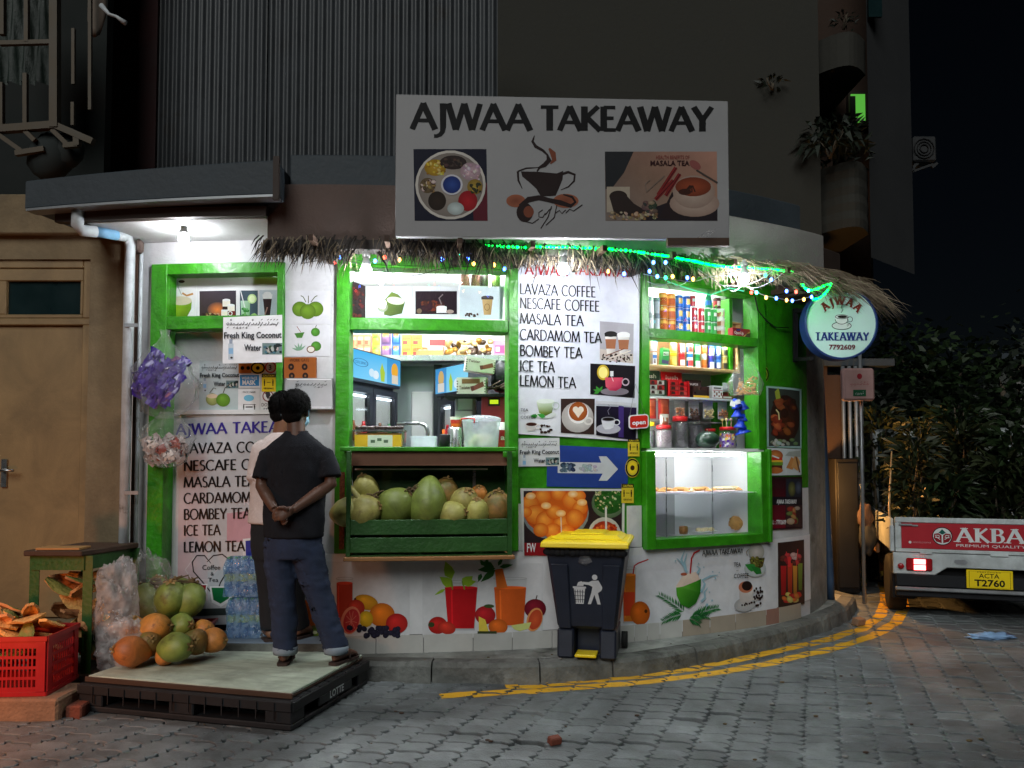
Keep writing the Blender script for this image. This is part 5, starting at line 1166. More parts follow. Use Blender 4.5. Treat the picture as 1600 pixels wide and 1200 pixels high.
def juice(p,t):
 p.poly([(1217,850),(1254,845),(1255,940),(1218,946)],[S(50,34,30),S(60,40,34),S(70,46,36),S(56,38,34)])
 for x,y0,y1,wd_,c in((1224,884,930,9,S(190,40,40)),(1234,880,932,8,S(206,70,44)),(1242,884,928,7,S(220,150,60)),(1250,880,922,7,S(130,150,60))):p.poly([(x-wd_/2,y0),(x+wd_/2,y0),(x+wd_/2-1,y1),(x-wd_/2+1,y1)],[c,c,tuple(v*.5 for v in c),tuple(v*.5 for v in c)])
 p.blobs(1218,862,1254,886,[S(226,80,80),S(230,190,180),S(170,40,50),S(120,60,50)],20,3,6,16);p.blobs(1218,924,1254,944,[S(226,120,60),S(200,60,50),S(230,200,110)],14,4,6,17);p.line([(1228,862),(1232,884)],1.2,S(220,60,60));p.line([(1246,858),(1244,884)],1.2,S(220,60,60));p.rect(1231,870,1235,886,S(236,60,60))
sticker([(1215,848),(1256,843),(1257,943),(1216,949)],S(60,42,36),juice,'poster of mixed fruit juices low on the right end wall','food_poster','poster',surf=FS(.0085))
# --- posters behind the upper left glass
TS=FS(-.104)
def p1(p,t):p.poly([(266,470),(300,470),(299,483),(292,496),(283,499),(272,495),(267,484)],[S(150,190,40),S(130,170,40),S(110,150,30),S(90,130,24),S(110,150,30),S(130,170,36),S(160,196,50)]);p.ell(283,470,17,7,S(216,206,180));p.line([(284,461),(279,450),(277,438)],.8,S(140,150,140));p.line([(285,458),(292,462),(302,459)],3,S(190,140,80));p.ell(284,440,5,2.4,S(70,50,40))
sticker([(262,430),(308,432),(305,503),(260,502)],W_,p1,'white poster of a cut green coconut with straw, far left upper pane','pane_poster','poster',TS)
def p2(p,t):
 p.poly([(312,455),(369,454),(369,502),(312,503)],[S(70,60,66),S(60,54,64),S(50,40,36),S(60,46,40)]);p.ell(340,484,16,12,S(230,130,60),S(90,66,60));p.blobs(312,488,350,503,[S(120,90,50),S(190,160,110),S(60,40,30)],50,1.5,3,18)
 for x,y in((354,474),(361,482),(352,490)):p.rect(x-6,y-5,x+6,y+5,S(236,228,214));p.ell(x,y-5,6,2,W_)
 p.rect(348,479,356,484,S(50,30,26));p.rect(356,486,368,497,S(110,40,34));p.ring(360,490,3,3,1.2,W_)
sticker([(309,453),(371,452),(371,504),(309,505)],W_,p2,'poster of stacked coffee cups on a dark ground, upper left pane','pane_poster','poster',TS)
def p3(p,t):p.poly([(375,454),(403,454),(403,503),(375,503)],S(66,84,96));p.poly([(376,470),(391,470),(390,503),(378,503)],[S(190,220,200),S(150,190,150),S(90,150,80),S(120,170,110)]);p.ell(394,467,7,7.5,S(190,220,150));p.ell(394,467,5,5.5,S(226,240,190));p.line([(376,454),(384,485)],1.4,W_);leafp(p,402,492,12,170,.3,S(150,190,110));p.blobs(377,478,390,501,[S(60,140,60),S(110,180,100)],10,2,4,19)
sticker([(373,453),(404.5,453),(404,504),(373,504)],W_,p3,'poster of a lime mint drink in the upper left pane','pane_poster','poster',TS)
def p4(p,t):p.rect(406,455,432,494,S(190,200,210));p.poly([(411,466),(425,466),(422,493),(414,493)],S(50,30,32));p.poly([(410,460),(426,460),(425,467),(411,467)],W_);p.line([(418,480),(414,492)],2,S(160,120,110));p.ell(418,459,6,3,W_)
sticker([(405.5,453),(434,453),(434,496),(405.5,496)],S(196,204,212),p4,'poster of a tall dark iced drink in the upper left pane','pane_poster','poster',TS)
# --- notices in the left recess
def n1(p,t):p.rect(374,570,392,582,S(196,120,50));p.ell(379,575,3,3,K_);p.ell(388,575,3,3,K_)
sticker(rpts(373,568,393,583),S(196,120,50),n1,'orange notice at the top of the recess notices','notice','notice',BKS)
def n2(p,t):p.ring(403,575,10,8,2.5,K_);p.ell(403,575,3,3,K_)
sticker(cpts(403,575,12,10),YEL,n2,'round yellow notice beside the orange one in the recess','notice','notice',BKS)
def n3(p,t):p.ring(423,574,8,8,2,S(190,40,40));t.font('3',420,578,8,S(60,60,70),bold=.03)
sticker(cpts(423,575,11,11),S(210,216,224),n3,'round red and white notice at the right end of the recess notices','notice','notice',BKS)
def n4(p,t):p.rect(375,586,405,603,S(60,140,200));t.font('WEAR FACE',378,593,4.5,W_,wd=24,bold=.02);t.font('MASK',379,601,7,W_,wd=21,bold=.04)
sticker(rpts(373,584,407,606),W_,n4,'blue and white face mask notice inside the left recess','notice','notice',BKS)
sticker(rpts(409,584,431,612),YEL,caution(409,584,431,612),'yellow caution notice inside the left recess','notice','notice',FS(-.1015))
def n5(p,t):t.font('FACE MASK',380,614,3,K_,wd=20);p.ell(389,622,8,5,S(120,190,220));p.line([(380,632),(400,632)],.7,K_);figure(p,381,636,9);figure(p,398,636,9);p.rect(384,635,395,637,S(90,90,90))
sticker(rpts(372,608,406,645),W_,n5,'white notice with a blue face mask drawing in the recess','notice','notice',BKS)
def n6(p,t):p.ring(419,619,8,8,1.6,S(140,60,60));p.line([(413,613),(425,625)],1.4,S(140,60,60));p.poly([(415,612),(421,611),(423,617),(419,624),(416,620)],S(60,60,64));t.font('DO NOT',409,635,5.5,K_,wd=24);t.font('SPIT',412,643,5.5,K_,wd=15)
sticker(rpts(407,611.5,434,646),W_,n6,'white do not spit notice inside the left recess','notice','notice',BKS)
# --- sheets on the white wall between left frame and middle window
def w1(p,t):
 for x,y in((469,483),(493,483),(481,487)):coconut(p,x,y,12.5,S(104,140,40))
 for pts in([(478,472),(474,464),(470,462)],[(482,474),(482,462)],[(486,472),(492,464),(496,462)]):p.line(pts,1.3,S(80,90,50))
sticker([(446,454),(516,455),(516,506),(446,506)],S(206,206,210),w1,'white sheet with three green coconuts, topmost on the white wall strip','poster','poster',FS(.001))
def w2(p,t):
 p.poly([(460,521),(476,519),(472,528),(464,528)],S(70,120,50));p.line([(470,519),(464,510)],1,S(140,80,70));coconut(p,493,519,7,S(80,140,50));p.line([(493,512),(495,507)],1,S(80,80,50));coconut(p,494,541,8,S(80,140,50));p.ell(486,546,6,5,S(220,216,206));p.ring(486,546,6,5,1.6,S(110,80,60))
 for a in(200,230,260,290,320):leafp(p,468,548,13,a,.12,S(120,160,130))
sticker([(446,507.5),(516,508),(515,557),(446,557)],S(208,208,212),w2,'white sheet with four small coconut drawings beside the middle window','poster','poster',FS(.001))
q=Poster('ticket_box',FS(.002),.03);q.outline(rpts(446,559,495,592),S(150,84,36));p=q.pic
for x,y in((457,574),(478,574),(458,588),(479,588)):p.ell(x,y,4.6,5.2,S(40,26,22));p.ell(x,y,1.6,1.8,S(120,80,50))
q.txt.font('WORK GATE',455,566,5,S(80,36,20),wd=30);q.done('orange brown board with four dark round holes on the white wall','board')
q=Poster('acrylic_tray',FS(.004),.05);q.outline([(450,592),(521,592),(522,640),(448,640)],[S(160,160,160),S(170,170,170),S(200,200,204),S(190,190,194)]);q.pic.line([(452,594),(520,594)],1.4,W_);q.pic.line([(450,637),(521,637)],2,S(225,225,230));q.txt.thaana(466,603,48,7,K_,9,8);q.txt.font('5/-',465,606,6,K_);q.done('clear acrylic notice tray with black handwriting beside the middle window','tray',mat='print_gloss')
# --- posters in the upper middle pane
CS=FS(-.06)
def c1(p,t):p.poly([(600,470),(612,456),(622,460),(633,472),(628,490),(610,494),(600,492)],[S(96,120,50),S(110,134,56),S(100,120,50),S(70,96,36),S(60,80,30),S(70,90,34),S(90,110,44)]);p.ell(618,470,14,6,S(200,206,180),rot=8);coconut(p,598,480,8,S(170,180,150))
sticker([(572,447),(645,447),(643,497),(572,496)],S(196,212,218),c1,'poster of a cut green coconut in the upper middle pane','pane_poster','poster',CS)
def c2_(p,t):p.rect(649,455,714,491,S(40,28,34));p.blobs(655,468,695,488,[S(120,60,40),S(80,44,36),S(60,36,40)],30,3,7,21);p.rect(682,480,698,489,W_);p.ell(690,480,8,2.2,W_);p.ell(703,487,6,3,S(170,150,140));p.line([(690,476),(686,466),(692,460)],2,S(120,110,110));p.ell(655,486,4,4,S(120,100,80))
sticker([(646,447),(717,448),(717,498),(646,497)],S(222,226,228),c2_,'poster of a white cup on a dark brown ground, upper middle pane','pane_poster','poster',CS)
def c3(p,t):p.poly([(753,466),(770,466),(767,492),(756,492)],[S(206,176,120),S(180,150,96),S(160,130,80),S(200,170,116)]);p.rect(752,464,771,468,S(60,56,56));p.ell(761.5,464,9,2,S(80,76,76));p.ring(761,480,4,5,.8,S(120,90,50));p.blobs(724,488,750,496,[S(60,40,34),S(90,64,50)],16,1.3,2.4,22)
sticker([(718,448),(787,448),(785,499),(718,498)],S(206,220,226),c3,'poster of a lidded paper coffee cup in the upper middle pane','pane_poster','poster',CS)
sticker([(548,438),(571,447),(571,497),(548,499)],S(50,40,42),lambda p,t:p.blobs(549,446,570,497,[S(70,36,34),S(44,34,36),S(110,44,40)],40,2,5,23),'dark reddish print at the left end of the upper middle pane','pane_poster','poster',CS)
# --- tall cabinet with the second menu in the left opening
cb=empty('drinks_cabinet',P(X(345,900),.242));tag(cb,'tall white drinks cabinet with a printed menu front in the left opening','cabinet')
cbx0,cbx1=X(262,820,-.1),x_f1-.05;cbt=Zp(345,648,-.1)
part('body',M_['white_gloss'],lambda b:fslab(b,cbx0,cbx1,.32,cbt,-.39,-.10),cb,.006);part('plinth',M_['black_metal'],lambda b:fslab(b,cbx0+.03,cbx1-.02,.242,.318,-.38,-.13),cb)
q=Poster('menu_panel',FS(-.098),.004);q.outline([(276,654),(440,648),(440,972),(272,978)],[S(206,202,208),S(200,200,206),S(206,208,212),S(206,206,210)]);p=q.pic
p.poly([(284,668),(325,662),(325,940),(305,925),(278,915),(280,720)],[S(206,196,202),S(200,200,206),S(204,190,196),S(206,180,186),S(206,168,174),S(206,196,200)]);p.poly([(355,802),(440,792),(440,842),(355,848)],S(206,160,172));p.poly([(325,662),(440,655),(440,790),(355,800),(355,930),(325,940)],[S(196,198,204)]*6)
for x in(300,322):p.ring(x,820,8,14,1,S(216,206,210),60,260)
p.line([(305,870),(290,890),(300,905),(325,906),(340,890)],1.2,S(222,208,212));p.poly([(380,842),(412,838),(412,900),(380,902)],W_);p.poly([(384,845),(410,842),(404,888),(385,889)],S(40,56,150));p.line([(272,655),(268,915)],2.5,K_)
hl=[(331,940),(330,925),(316,908),(303,893),(301,878),(308,868),(320,868),(330,880)];hr=[(324,878),(334,868),(348,866),(358,874),(357,890),(345,910),(340,925),(342,934)]
p.line(hl,[1.4]+[2]*6+[1],K_);p.line(hr,[1]+[2]*6+[1.2],K_)
p.poly([(284,912),(325,912),(321,945),(305,950),(288,946)],S(238,238,240));p.poly([(288,914),(323,914),(318,941),(300,945),(289,940)],[S(150,26,36)]*5);p.poly([(328,916),(364,916),(361,938),(346,948),(331,941)],S(238,238,240));p.poly([(331,918),(362,918),(358,935),(345,943),(334,937)],[S(20,110,60)]*5);p.poly([(276,952),(440,947),(440,958),(276,963)],S(60,70,70))
t=q.txt
t.font('ZON',300,705,14,S(226,222,228),wd=30);t.font('Refreshes',290,744,7,S(222,218,222),wd=34);t.font('RELAX',382,790,12,S(226,214,220),wd=50,slope=-.1);t.font('cafe',396,834,9,S(226,206,214),wd=26)
t.caps('AJWAA TAKEAWAY',276,680,17.5,S(58,44,140),wd=214,slope=-.03,thick=.17,thin=.10)
for s_,y,wd in(('LAVAZA COFFEE',709,150),('NESCAFE COFFEE',736,160),('MASALA TEA',762,112),('CARDAMOM TEA',787,142),('BOMBEY TEA',812,104),('ICE TEA',837,57),('LEMON TEA',863,95)):t.caps(s_,288,y,16.5,K_,wd=wd,slope=-.022,thick=.17,thin=.10)
t.font('Coffee',317,890,8,K_,wd=28);t.font('&',330,899,6,K_,wd=5);t.font('Tea',326,909,7,K_,wd=16)
q.done('',parent=cb,mat='print_gloss')
# --- hanging open sign
q=Poster('open_sign',FS(.045),.006)
def rr_(x0,y0,x1,y1,r,sl=0):
 o_=[]
 for cx,cy,a in((x1-r,y0+r,-90),(x1-r,y1-r,0),(x0+r,y1-r,90),(x0+r,y0+r,180)):
  for k in range(5):an=R(a+22.5*k);o_.append((cx+r*math.cos(an),cy+r*math.sin(an)+sl*(cx-x0)))
 return o_
q.outline(rr_(982,649,1013,671,5,-.08),W_);q.pic.poly(rr_(983.6,650.6,1011.4,669.4,4,-.08),S(206,40,26));q.txt.font('open',987,664,7,W_,wd=21,bold=.035,slope=-.08);o=q.done('small red open sign hung on a string beside the menu poster','sign')
mb=MB();mb.tube([fpt(984,650,.047),fpt(993,600,.03),fpt(1008,649,.047)],.002,4);mb.build('string',M_['galv'],o)
# ================================================================== GOODS ON THE SHELVES
PK=M_['pack']
ORD='first second third fourth fifth sixth seventh eighth ninth tenth eleventh twelfth thirteenth fourteenth fifteenth sixteenth seventeenth eighteenth nineteenth twentieth twenty-first twenty-second'.split()
SILV=S(180,184,188)
def can_mb(r,h,bands,patch=None,n=14,rim=True,top=SILV,taper=1.0):
 mb=MB();zs=[0]+[b[0]for b in bands]
 prof=[(r*.94,0),(r,h*.03)]if rim else[(r*taper,0)]
 for k,(z1,c)in enumerate(bands):
  z0=0 if k==0 else bands[k-1][0]
  for s in range(n):
   t0,t1=2*math.pi*s/n,2*math.pi*(s+1)/n;cc=c
   ra,rb=r*(taper+(1-taper)*z0),r*(taper+(1-taper)*z1)
   if patch and k==patch[0]and(math.sin(t0)+math.sin(t1))<-patch[2]:cc=patch[1]
   mb.add([(ra*math.cos(t0),ra*math.sin(t0),z0*h),(ra*math.cos(t1),ra*math.sin(t1),z0*h),(rb*math.cos(t1),rb*math.sin(t1),z1*h),(rb*math.cos(t0),rb*math.sin(t0),z1*h)],[(0,1,2,3)],0,True,None,cc)
 if rim:
  mb.lathe([(r*1.02,h*.985),(r*1.02,h),(r*.9,h),(r*.86,h*.985)],n,col=top,cap=False)
 mb.lathe([(r*.98,h*.99),(.0005,h*.991)],n,col=top,cap=False);mb.lathe([(.0005,.0005),(r*taper,.0005)],n,col=top,cap=False)
 return mb
def box_mb(w,d,h,body,front=(),side=None):
 mb=MB();s_=side or tuple(v*.85 for v in body)
 x,y=w/2,d/2
 v=[(-x,-y,0),(x,-y,0),(x,y,0),(-x,y,0),(-x,-y,h),(x,-y,h),(x,y,h),(-x,y,h)]
 for f,c in(((0,3,2,1),s_),((4,5,6,7),body),((0,1,5,4),body),((1,2,6,5),s_),((2,3,7,6),s_),((3,0,4,7),s_)):mb.add([v[i]for i in f],[(0,1,2,3)],0,False,None,c)
 for k,q in enumerate(front):
  e=-y-.0006-.0002*k
  if len(q)==5:a,b,c,dd,col=q;pts=[(a,b),(c,b),(c,dd),(a,dd)]
  else:pts,col=q
  mb.add([(-x+w*p[0],e,h*p[1])for p in pts],[tuple(range(len(pts)))],0,False,None,col)
 return mb
def front_text(mb,txt,w,d,h,u,v,s,col,wd=None,bold=.02):
 polys,tot=font_text(txt,bold);kx=(wd*w/tot)if wd else s*h
 for i,p in enumerate(polys):mb.add([(-w/2+u*w+a*kx,-d/2-.002-(i%3)*.00005,v*h+b*s*h)for a,b in p],[tuple(range(len(p)))],0,False,None,col)
def pouch_mb(w,h,t,body,front=(),n=6,m=7,seed=0,crimp=.1):
 mb=MB();vs=[]
 for sd in(-1,1):
  for j in range(m+1):
   for i in range(n+1):
    u,v=i/n,j/m;b=(math.sin(math.pi*u)**.6)*(math.sin(math.pi*min(1,max(0,(v-crimp)/(1-2*crimp))))**.6)
    x=(u-.5)*w*(1-.06*b);z=v*h
    vs.append((x,sd*(.0006+t/2*b*(1+.3*noise.noise((u*4+seed,v*4,sd))))-.0,z))
 N_=(n+1)*(m+1);fs,cs=[],[]
 for sd in(0,1):
  for j in range(m):
   for i in range(n):
    a=sd*N_+j*(n+1)+i;f=(a,a+1,a+n+2,a+n+1);f=f if sd==0 else tuple(reversed(f));c=body
    uc,vc=(i+.5)/n,(j+.5)/m
    for(u0,v0,u1,v1,col)in front:
     if u0<=uc<=u1 and v0<=vc<=v1:c=col
    mb.add([vs[k]for k in f],[(0,1,2,3)],0,True,None,c)
 return mb
GOODS={}
def proto(key,mb,name,mats=None):
 me_o=mb.build(name,mats or PK,world=False);GOODS[key]=me_o;me_o['_used']=0;return me_o
def put(key,loc,label,cat,group=None,rz=0,sc=None,rx=0,ry=0):
 o=GOODS[key]
 if o.get('_used'):
  kids=[q for q in o.children];c=o.copy();COL.objects.link(c)
  for q in kids:d=q.copy();COL.objects.link(d);d.parent=c
  o=c
 else:o['_used']=1
 o.location=loc;o.rotation_euler=(rx,ry,rz)
 if sc:o.scale=sc if isinstance(sc,tuple)else(sc,sc,sc)
 else:o.scale=(1,1,1)
 for k in('group',):
  if k in o.keys():del o[k]
 tag(o,label,cat,group);return o
def at(px,py,z,off):
 x=X(px,py,off);return P(x,z,off),rzf(x)
mpp=lambda px,off=0:(F(X(px,500,off))+.0)/FOC
k_=.00495
# top shelf
proto('glass_cup',can_mb(.027,.128,[(.06,S(150,160,165)),(.75,S(176,188,194)),(1,S(140,152,158))],(1,S(206,212,216),1.2),top=S(110,120,124),taper=.85),'drinking_glass')
for c,px in((0,1014.5),(1,1026)):
 for r_ in range(2):l,rz=at(px,505,ZS1+.003+r_*.130,-.10);put('glass_cup',l,'grey %s can %s of the %s grey column on the top right shelf'%('drink',('at the bottom','at the top')[r_],('left','right')[c]),'can','grey cans on the top right shelf',rz)
proto('can_orange',can_mb(.033,.098,[(.12,S(200,120,30)),(.62,S(226,140,36)),(.85,S(240,190,90)),(1,S(216,130,36))],(1,S(190,84,20),1.0)),'tin')
for c,px in((0,1036),(1,1049)):
 for r_ in range(3):l,rz=at(px,505,ZS1+.003+r_*.100,-.10);put('can_orange',l,'orange tin, %s in the %s orange column on the top shelf'%(('lowest','middle','highest')[r_],('left','right')[c]),'tin','orange tins on the top right shelf',rz)
proto('can_blue',can_mb(.030,.097,[(.1,S(20,80,170)),(.3,S(30,110,200)),(.75,S(36,120,210)),(1,S(24,90,180))],(2,S(226,190,110),1.25)),'tin')
for c,px in((0,1061),(1,1073)):
 for r_ in range(3):l,rz=at(px,510,ZS1+.003+r_*.099,-.10);put('can_blue',l,'blue tin, %s in the %s blue column on the top shelf'%(('lowest','middle','highest')[r_],('left','right')[c]),'tin','blue tins on the top right shelf',rz)
def crisp(c,c2):return can_mb(.024,.108,[(.08,c2),(.42,c),(.68,c),(.92,c),(1,S(220,220,220))],(2,S(236,232,226),1.3),top=S(225,225,225))
proto('tube_red',crisp(S(196,24,44),S(150,16,30)),'crisp_tube');proto('tube_green',crisp(S(60,170,80),S(40,130,60)),'crisp_tube')
for c,px in((0,1085.5),(1,1096)):
 for r_ in range(2):l,rz=at(px,512,ZS1+.003+r_*.109,-.09);put('tube_red',l,'red snack tube, %s %s of the red group'%(('lower','upper')[r_],('left','right')[c]),'snack tube','red snack tubes on the top right shelf',rz)
l,rz=at(1082,470,ZS1+.003+.218,-.09);put('tube_red',l,'red snack tube standing alone on top of the red group','snack tube','red snack tubes on the top right shelf',rz,(1,1,.8))
for c,px in((0,1106),(1,1115.5)):
 for r_ in range(2):l,rz=at(px,512,ZS1+.003+r_*.109,-.08);put('tube_green',l,'green snack tube, %s %s of the green group'%(('lower','upper')[r_],('left','right')[c]),'snack tube','green snack tubes on the top right shelf',rz)
mb=MB();mb.lathe([(.026,0),(.028,.05),(.027,.07),(.012,.11),(.010,.125)],14,col=S(30,150,100));mb.lathe([(.0285,.02),(.0285,.055)],14,col=S(30,110,190),cap=False);mb.lathe([(.012,.126),(.012,.14)],10,col=S(30,140,60));proto('bottle_green',mb,'bottle');l,rz=at(1107,470,ZS1+.003+.2185,-.08);put('bottle_green',l,'small green bottle standing on the green snack tubes','bottle',None,rz)
proto('tin_red',can_mb(.031,.085,[(.25,S(70,20,26)),(.7,S(190,40,50)),(1,S(80,24,30))],(1,S(230,210,200),1.4)),'tin')
proto('tub_brown',can_mb(.036,.072,[(.14,S(220,214,206)),(.62,S(170,106,60)),(.8,S(226,220,212)),(1,S(236,234,230))],(1,S(226,200,170),1.4),rim=False,top=S(238,236,234),taper=.82),'cup')
for r_ in range(3):l,rz=at(1126,515,ZS1+.003+r_*.073,-.075);put('tub_brown',l,'brown and white paper cup, %s of the stack of three'%('lowest','middle','highest')[r_],'cup','stacked brown cups on the top right shelf',rz)
l,rz=at(1120,470,ZS1+.003+.2195,-.085);put('tin_red',l,'dark red tin standing on the brown cups','tin',None,rz)
mb=box_mb(.215,.05,.078,S(170,26,38),[(.02,.06,.98,.94,S(150,20,34)),([(.55,.2),(.62,.2),(.95,.72),(.88,.76)],S(220,160,70)),([(.62,.15),(.97,.2),(.97,.6),(.75,.55)],S(70,36,28)),(.2,.72,.4,.92,S(30,50,130))]);front_text(mb,'OpenUp',.215,.05,.078,.08,.38,.32,S(240,236,230),.48);proto('biscuit_box',mb,'biscuit_box');l,rz=at(1156,520,ZS1+.003,-.075);put('biscuit_box',l,'long red biscuit box lying at the right end of the top shelf','box',None,rz)
mb=MB();mb.box(-.06,.06,-.03,.03,0,.012);mb.box(-.06,-.048,-.03,.03,.013,.14);mb.box(.048,.06,-.03,.03,.013,.14);mb.box(-.06,.06,-.03,.03,.141,.153);mb.box(-.047,.047,.02,.028,.013,.14);mb.box(-.047,.047,-.028,.019,.07,.078);proto('wood_box',mb,'wooden_box',M_['pale_wood']);l,rz=at(1146,500,ZS1+.003,-.20);put('wood_box',l,'small pale wooden cubby behind the red biscuit box','box',None,rz)
# second shelf in the wooden frame
def tall(c1,c2,c3,pc=None):return can_mb(.026,.118,[(.1,c2),(.5,c1),(.72,c3),(1,c1)],(1,pc,1.1)if pc else None)
rows=[(1021,'white and blue carton',box_mb(.040,.04,.105,S(214,216,222),[(.0,.55,1,.8,S(60,110,190)),([(.3,.15),(.7,.15),(.6,.5),(.4,.5)],S(90,60,44))]),'carton',.92,True),(1052,'yellow can',tall(S(236,186,40),S(214,160,30),S(240,216,120),S(240,210,120)),'can',1,True),(1065,'red can',tall(S(190,26,36),S(150,20,30),S(200,60,64),S(236,230,226)),'can',1,True),(1077.5,'blue and white can',tall(S(40,110,190),S(200,206,214),S(210,220,230),S(230,60,60)),'can',1,True),(1089,'green and white can',tall(S(30,120,60),S(214,218,214),S(40,140,70),S(226,230,226)),'can',1,True),(1100,'slim orange can',can_mb(.020,.125,[(.2,S(210,100,40)),(.6,S(226,120,50)),(1,S(190,194,198))],None),'can',1,True),(1111,'purple and silver can',tall(S(70,50,150),S(190,194,204),S(40,60,160),S(200,204,214)),'can',1,True),(1121.5,'dark blue can',tall(S(26,60,130),S(20,44,100),S(60,110,180),S(200,206,214)),'can',1,True),(1132,'gold can',tall(S(170,140,80),S(120,96,50),S(190,166,110),S(40,34,26)),'can',1,True),(1143,'dark maroon can',tall(S(70,28,32),S(50,20,24),S(84,40,40)),'can',.95,True)]
for k,(px,nm,mb,cat,sc,top)in enumerate(rows):
 proto('s2_%d'%k,mb,cat)
 l,rz=at(px,560,ZS2+.001,-.19);put('s2_%d'%k,l,nm+' in the front row of the wooden shelf',cat,'drinks on the wooden shelf',rz,(sc,sc,.93))
 if top:l,rz=at(px,540,ZS2+.002+.118*.93,-.19);put('s2_%d'%k,l,nm+' stacked on its twin on the wooden shelf',cat,'drinks on the wooden shelf',rz,(sc*.97,sc*.97,.92))
mb=box_mb(.062,.04,.135,S(56,150,80),[(.0,.1,1,.3,S(70,60,110)),([(.1,.52),(.9,.6),(.9,.82),(.1,.76)],S(226,230,224)),(.0,.9,1,1,S(120,190,110))]);front_text(mb,'MALT',.062,.04,.135,.16,.6,.1,S(30,30,34),.66);proto('malt',mb,'drink_packet');l,rz=at(1036.5,560,ZS2+.001,-.18);put('malt',l,'green drink packet leaning among the cans on the wooden shelf','packet',None,rz,ry=R(6))
mb=box_mb(.03,.05,.2,S(70,120,50),[(.1,.1,.9,.5,S(150,160,80)),(.1,.6,.9,.9,S(40,80,40))]);proto('leafpk',mb,'packet');l,rz=at(1006.5,560,ZS2-.03,-.17);put('leafpk',l,'narrow green packet squeezed against the left post of the right window','packet',None,rz,(1,1,.9))
# third shelf: chocolate boxes
def disp(w,h,c,stripe,txt,nrow=3):
 mb=MB();d=.10
 mb.box(-w/2,w/2,-d/2,d/2,0,.006,col=c);mb.box(-w/2,-w/2+.012,-d/2,d/2,.006,h*.62,col=c);mb.box(w/2-.012,w/2,-d/2,d/2,.006,h*.62,col=c);mb.box(-w/2,w/2,d/2-.006,d/2,.006,h,col=c)
 for r_ in range(nrow):
  for k in range(2):
   x0=-w/2+.016+k*(w/2-.016);z=.012+r_*(h*.55/nrow)
   mb.box(x0,x0+w/2-.02,-d/2+.004,d/2-.012,z,z+h*.55/nrow-.005,col=stripe[(r_+k)%len(stripe)])
   mb.add([(x0+.008,-d/2+.0032,z+.004),(x0+w/2*.5,-d/2+.0032,z+.004),(x0+w/2*.45,-d/2+.0032,z+h*.4/nrow),(x0+.012,-d/2+.0032,z+h*.4/nrow)],[(0,1,2,3)],0,False,None,S(60,34,28))
 polys,tot=font_text(txt,.02)
 for i,p in enumerate(polys):mb.add([(-w*.3+a*w*.6/tot,d/2-.0075-(i%3)*.0001,h*.72+b*h*.16)for a,b in p],[tuple(range(len(p)))],0,False,None,S(214,206,200))
 return mb
proto('lush_dark',disp(.165,.205,S(36,56,40),[S(214,206,204),S(200,196,196),S(170,40,40)],'lush'),'chocolate_box');l,rz=at(1022,600,ZS3+.001,-.20);put('lush_dark',l,'dark green display box of chocolate bars on the third shelf','box',None,rz)
proto('lush_red',disp(.20,.20,S(196,24,30),[S(206,30,34),S(190,60,56),S(200,40,44)],'lush'),'chocolate_box');l,rz=at(1055,600,ZS3+.001,-.19);put('lush_red',l,'red display box full of red chocolate bars','box',None,rz)
mb=disp(.165,.15,S(54,30,30),[S(60,34,32),S(84,50,44)],'nuts',2);mb.box(-.08,.08,-.052,-.0505,.0,.018,col=S(230,180,50));mb.box(-.06,.06,-.054,-.0525,.02,.06,col=S(40,26,26));proto('choc_dark',mb,'chocolate_box');l,rz=at(1089,605,ZS3+.001,-.20);put('choc_dark',l,'dark brown chocolate display box with a yellow front edge','box',None,rz)
mb=box_mb(.11,.06,.105,S(224,222,222),[(.02,.62,.98,.66,S(190,40,44)),(.12,.76,.85,.86,S(60,50,54)),(0,0,1,.06,S(120,60,50))]+[(.12+.22*i,.14+.2*((i+j)%2)*.5+.2*j,.26+.22*i,.28+.2*((i+j)%2)*.5+.2*j,S(130,66,50))for i in range(4)for j in range(2)]);proto('white_choc',mb,'chocolate_box');l,rz=at(1117,602,ZS3+.001,-.19);put('white_choc',l,'white box with brown chocolate pictures on the third shelf','box',None,rz)
for k,px in enumerate((1131,1139)):
 if k==0:proto('bars',box_mb(.12,.08,.03,S(110,40,36),[(.1,.3,.9,.7,S(200,196,196))]),'chocolate_bar')
 l,rz=at(px,610,ZS3+.001+.031*k,-.2-.02*k);put('bars',l,('lower','upper')[k]+' flat chocolate bar at the right end of the third shelf','bar',None,rz)
proto('silverpk',pouch_mb(.13,.075,.05,S(176,178,182),[(.2,.2,.8,.5,S(210,212,214))],seed=3),'foil_packet');l,rz=at(1138,608,ZS3+.064,-.2);put('silverpk',l,'silver foil packet lying on the chocolate bars','packet',None,rz)
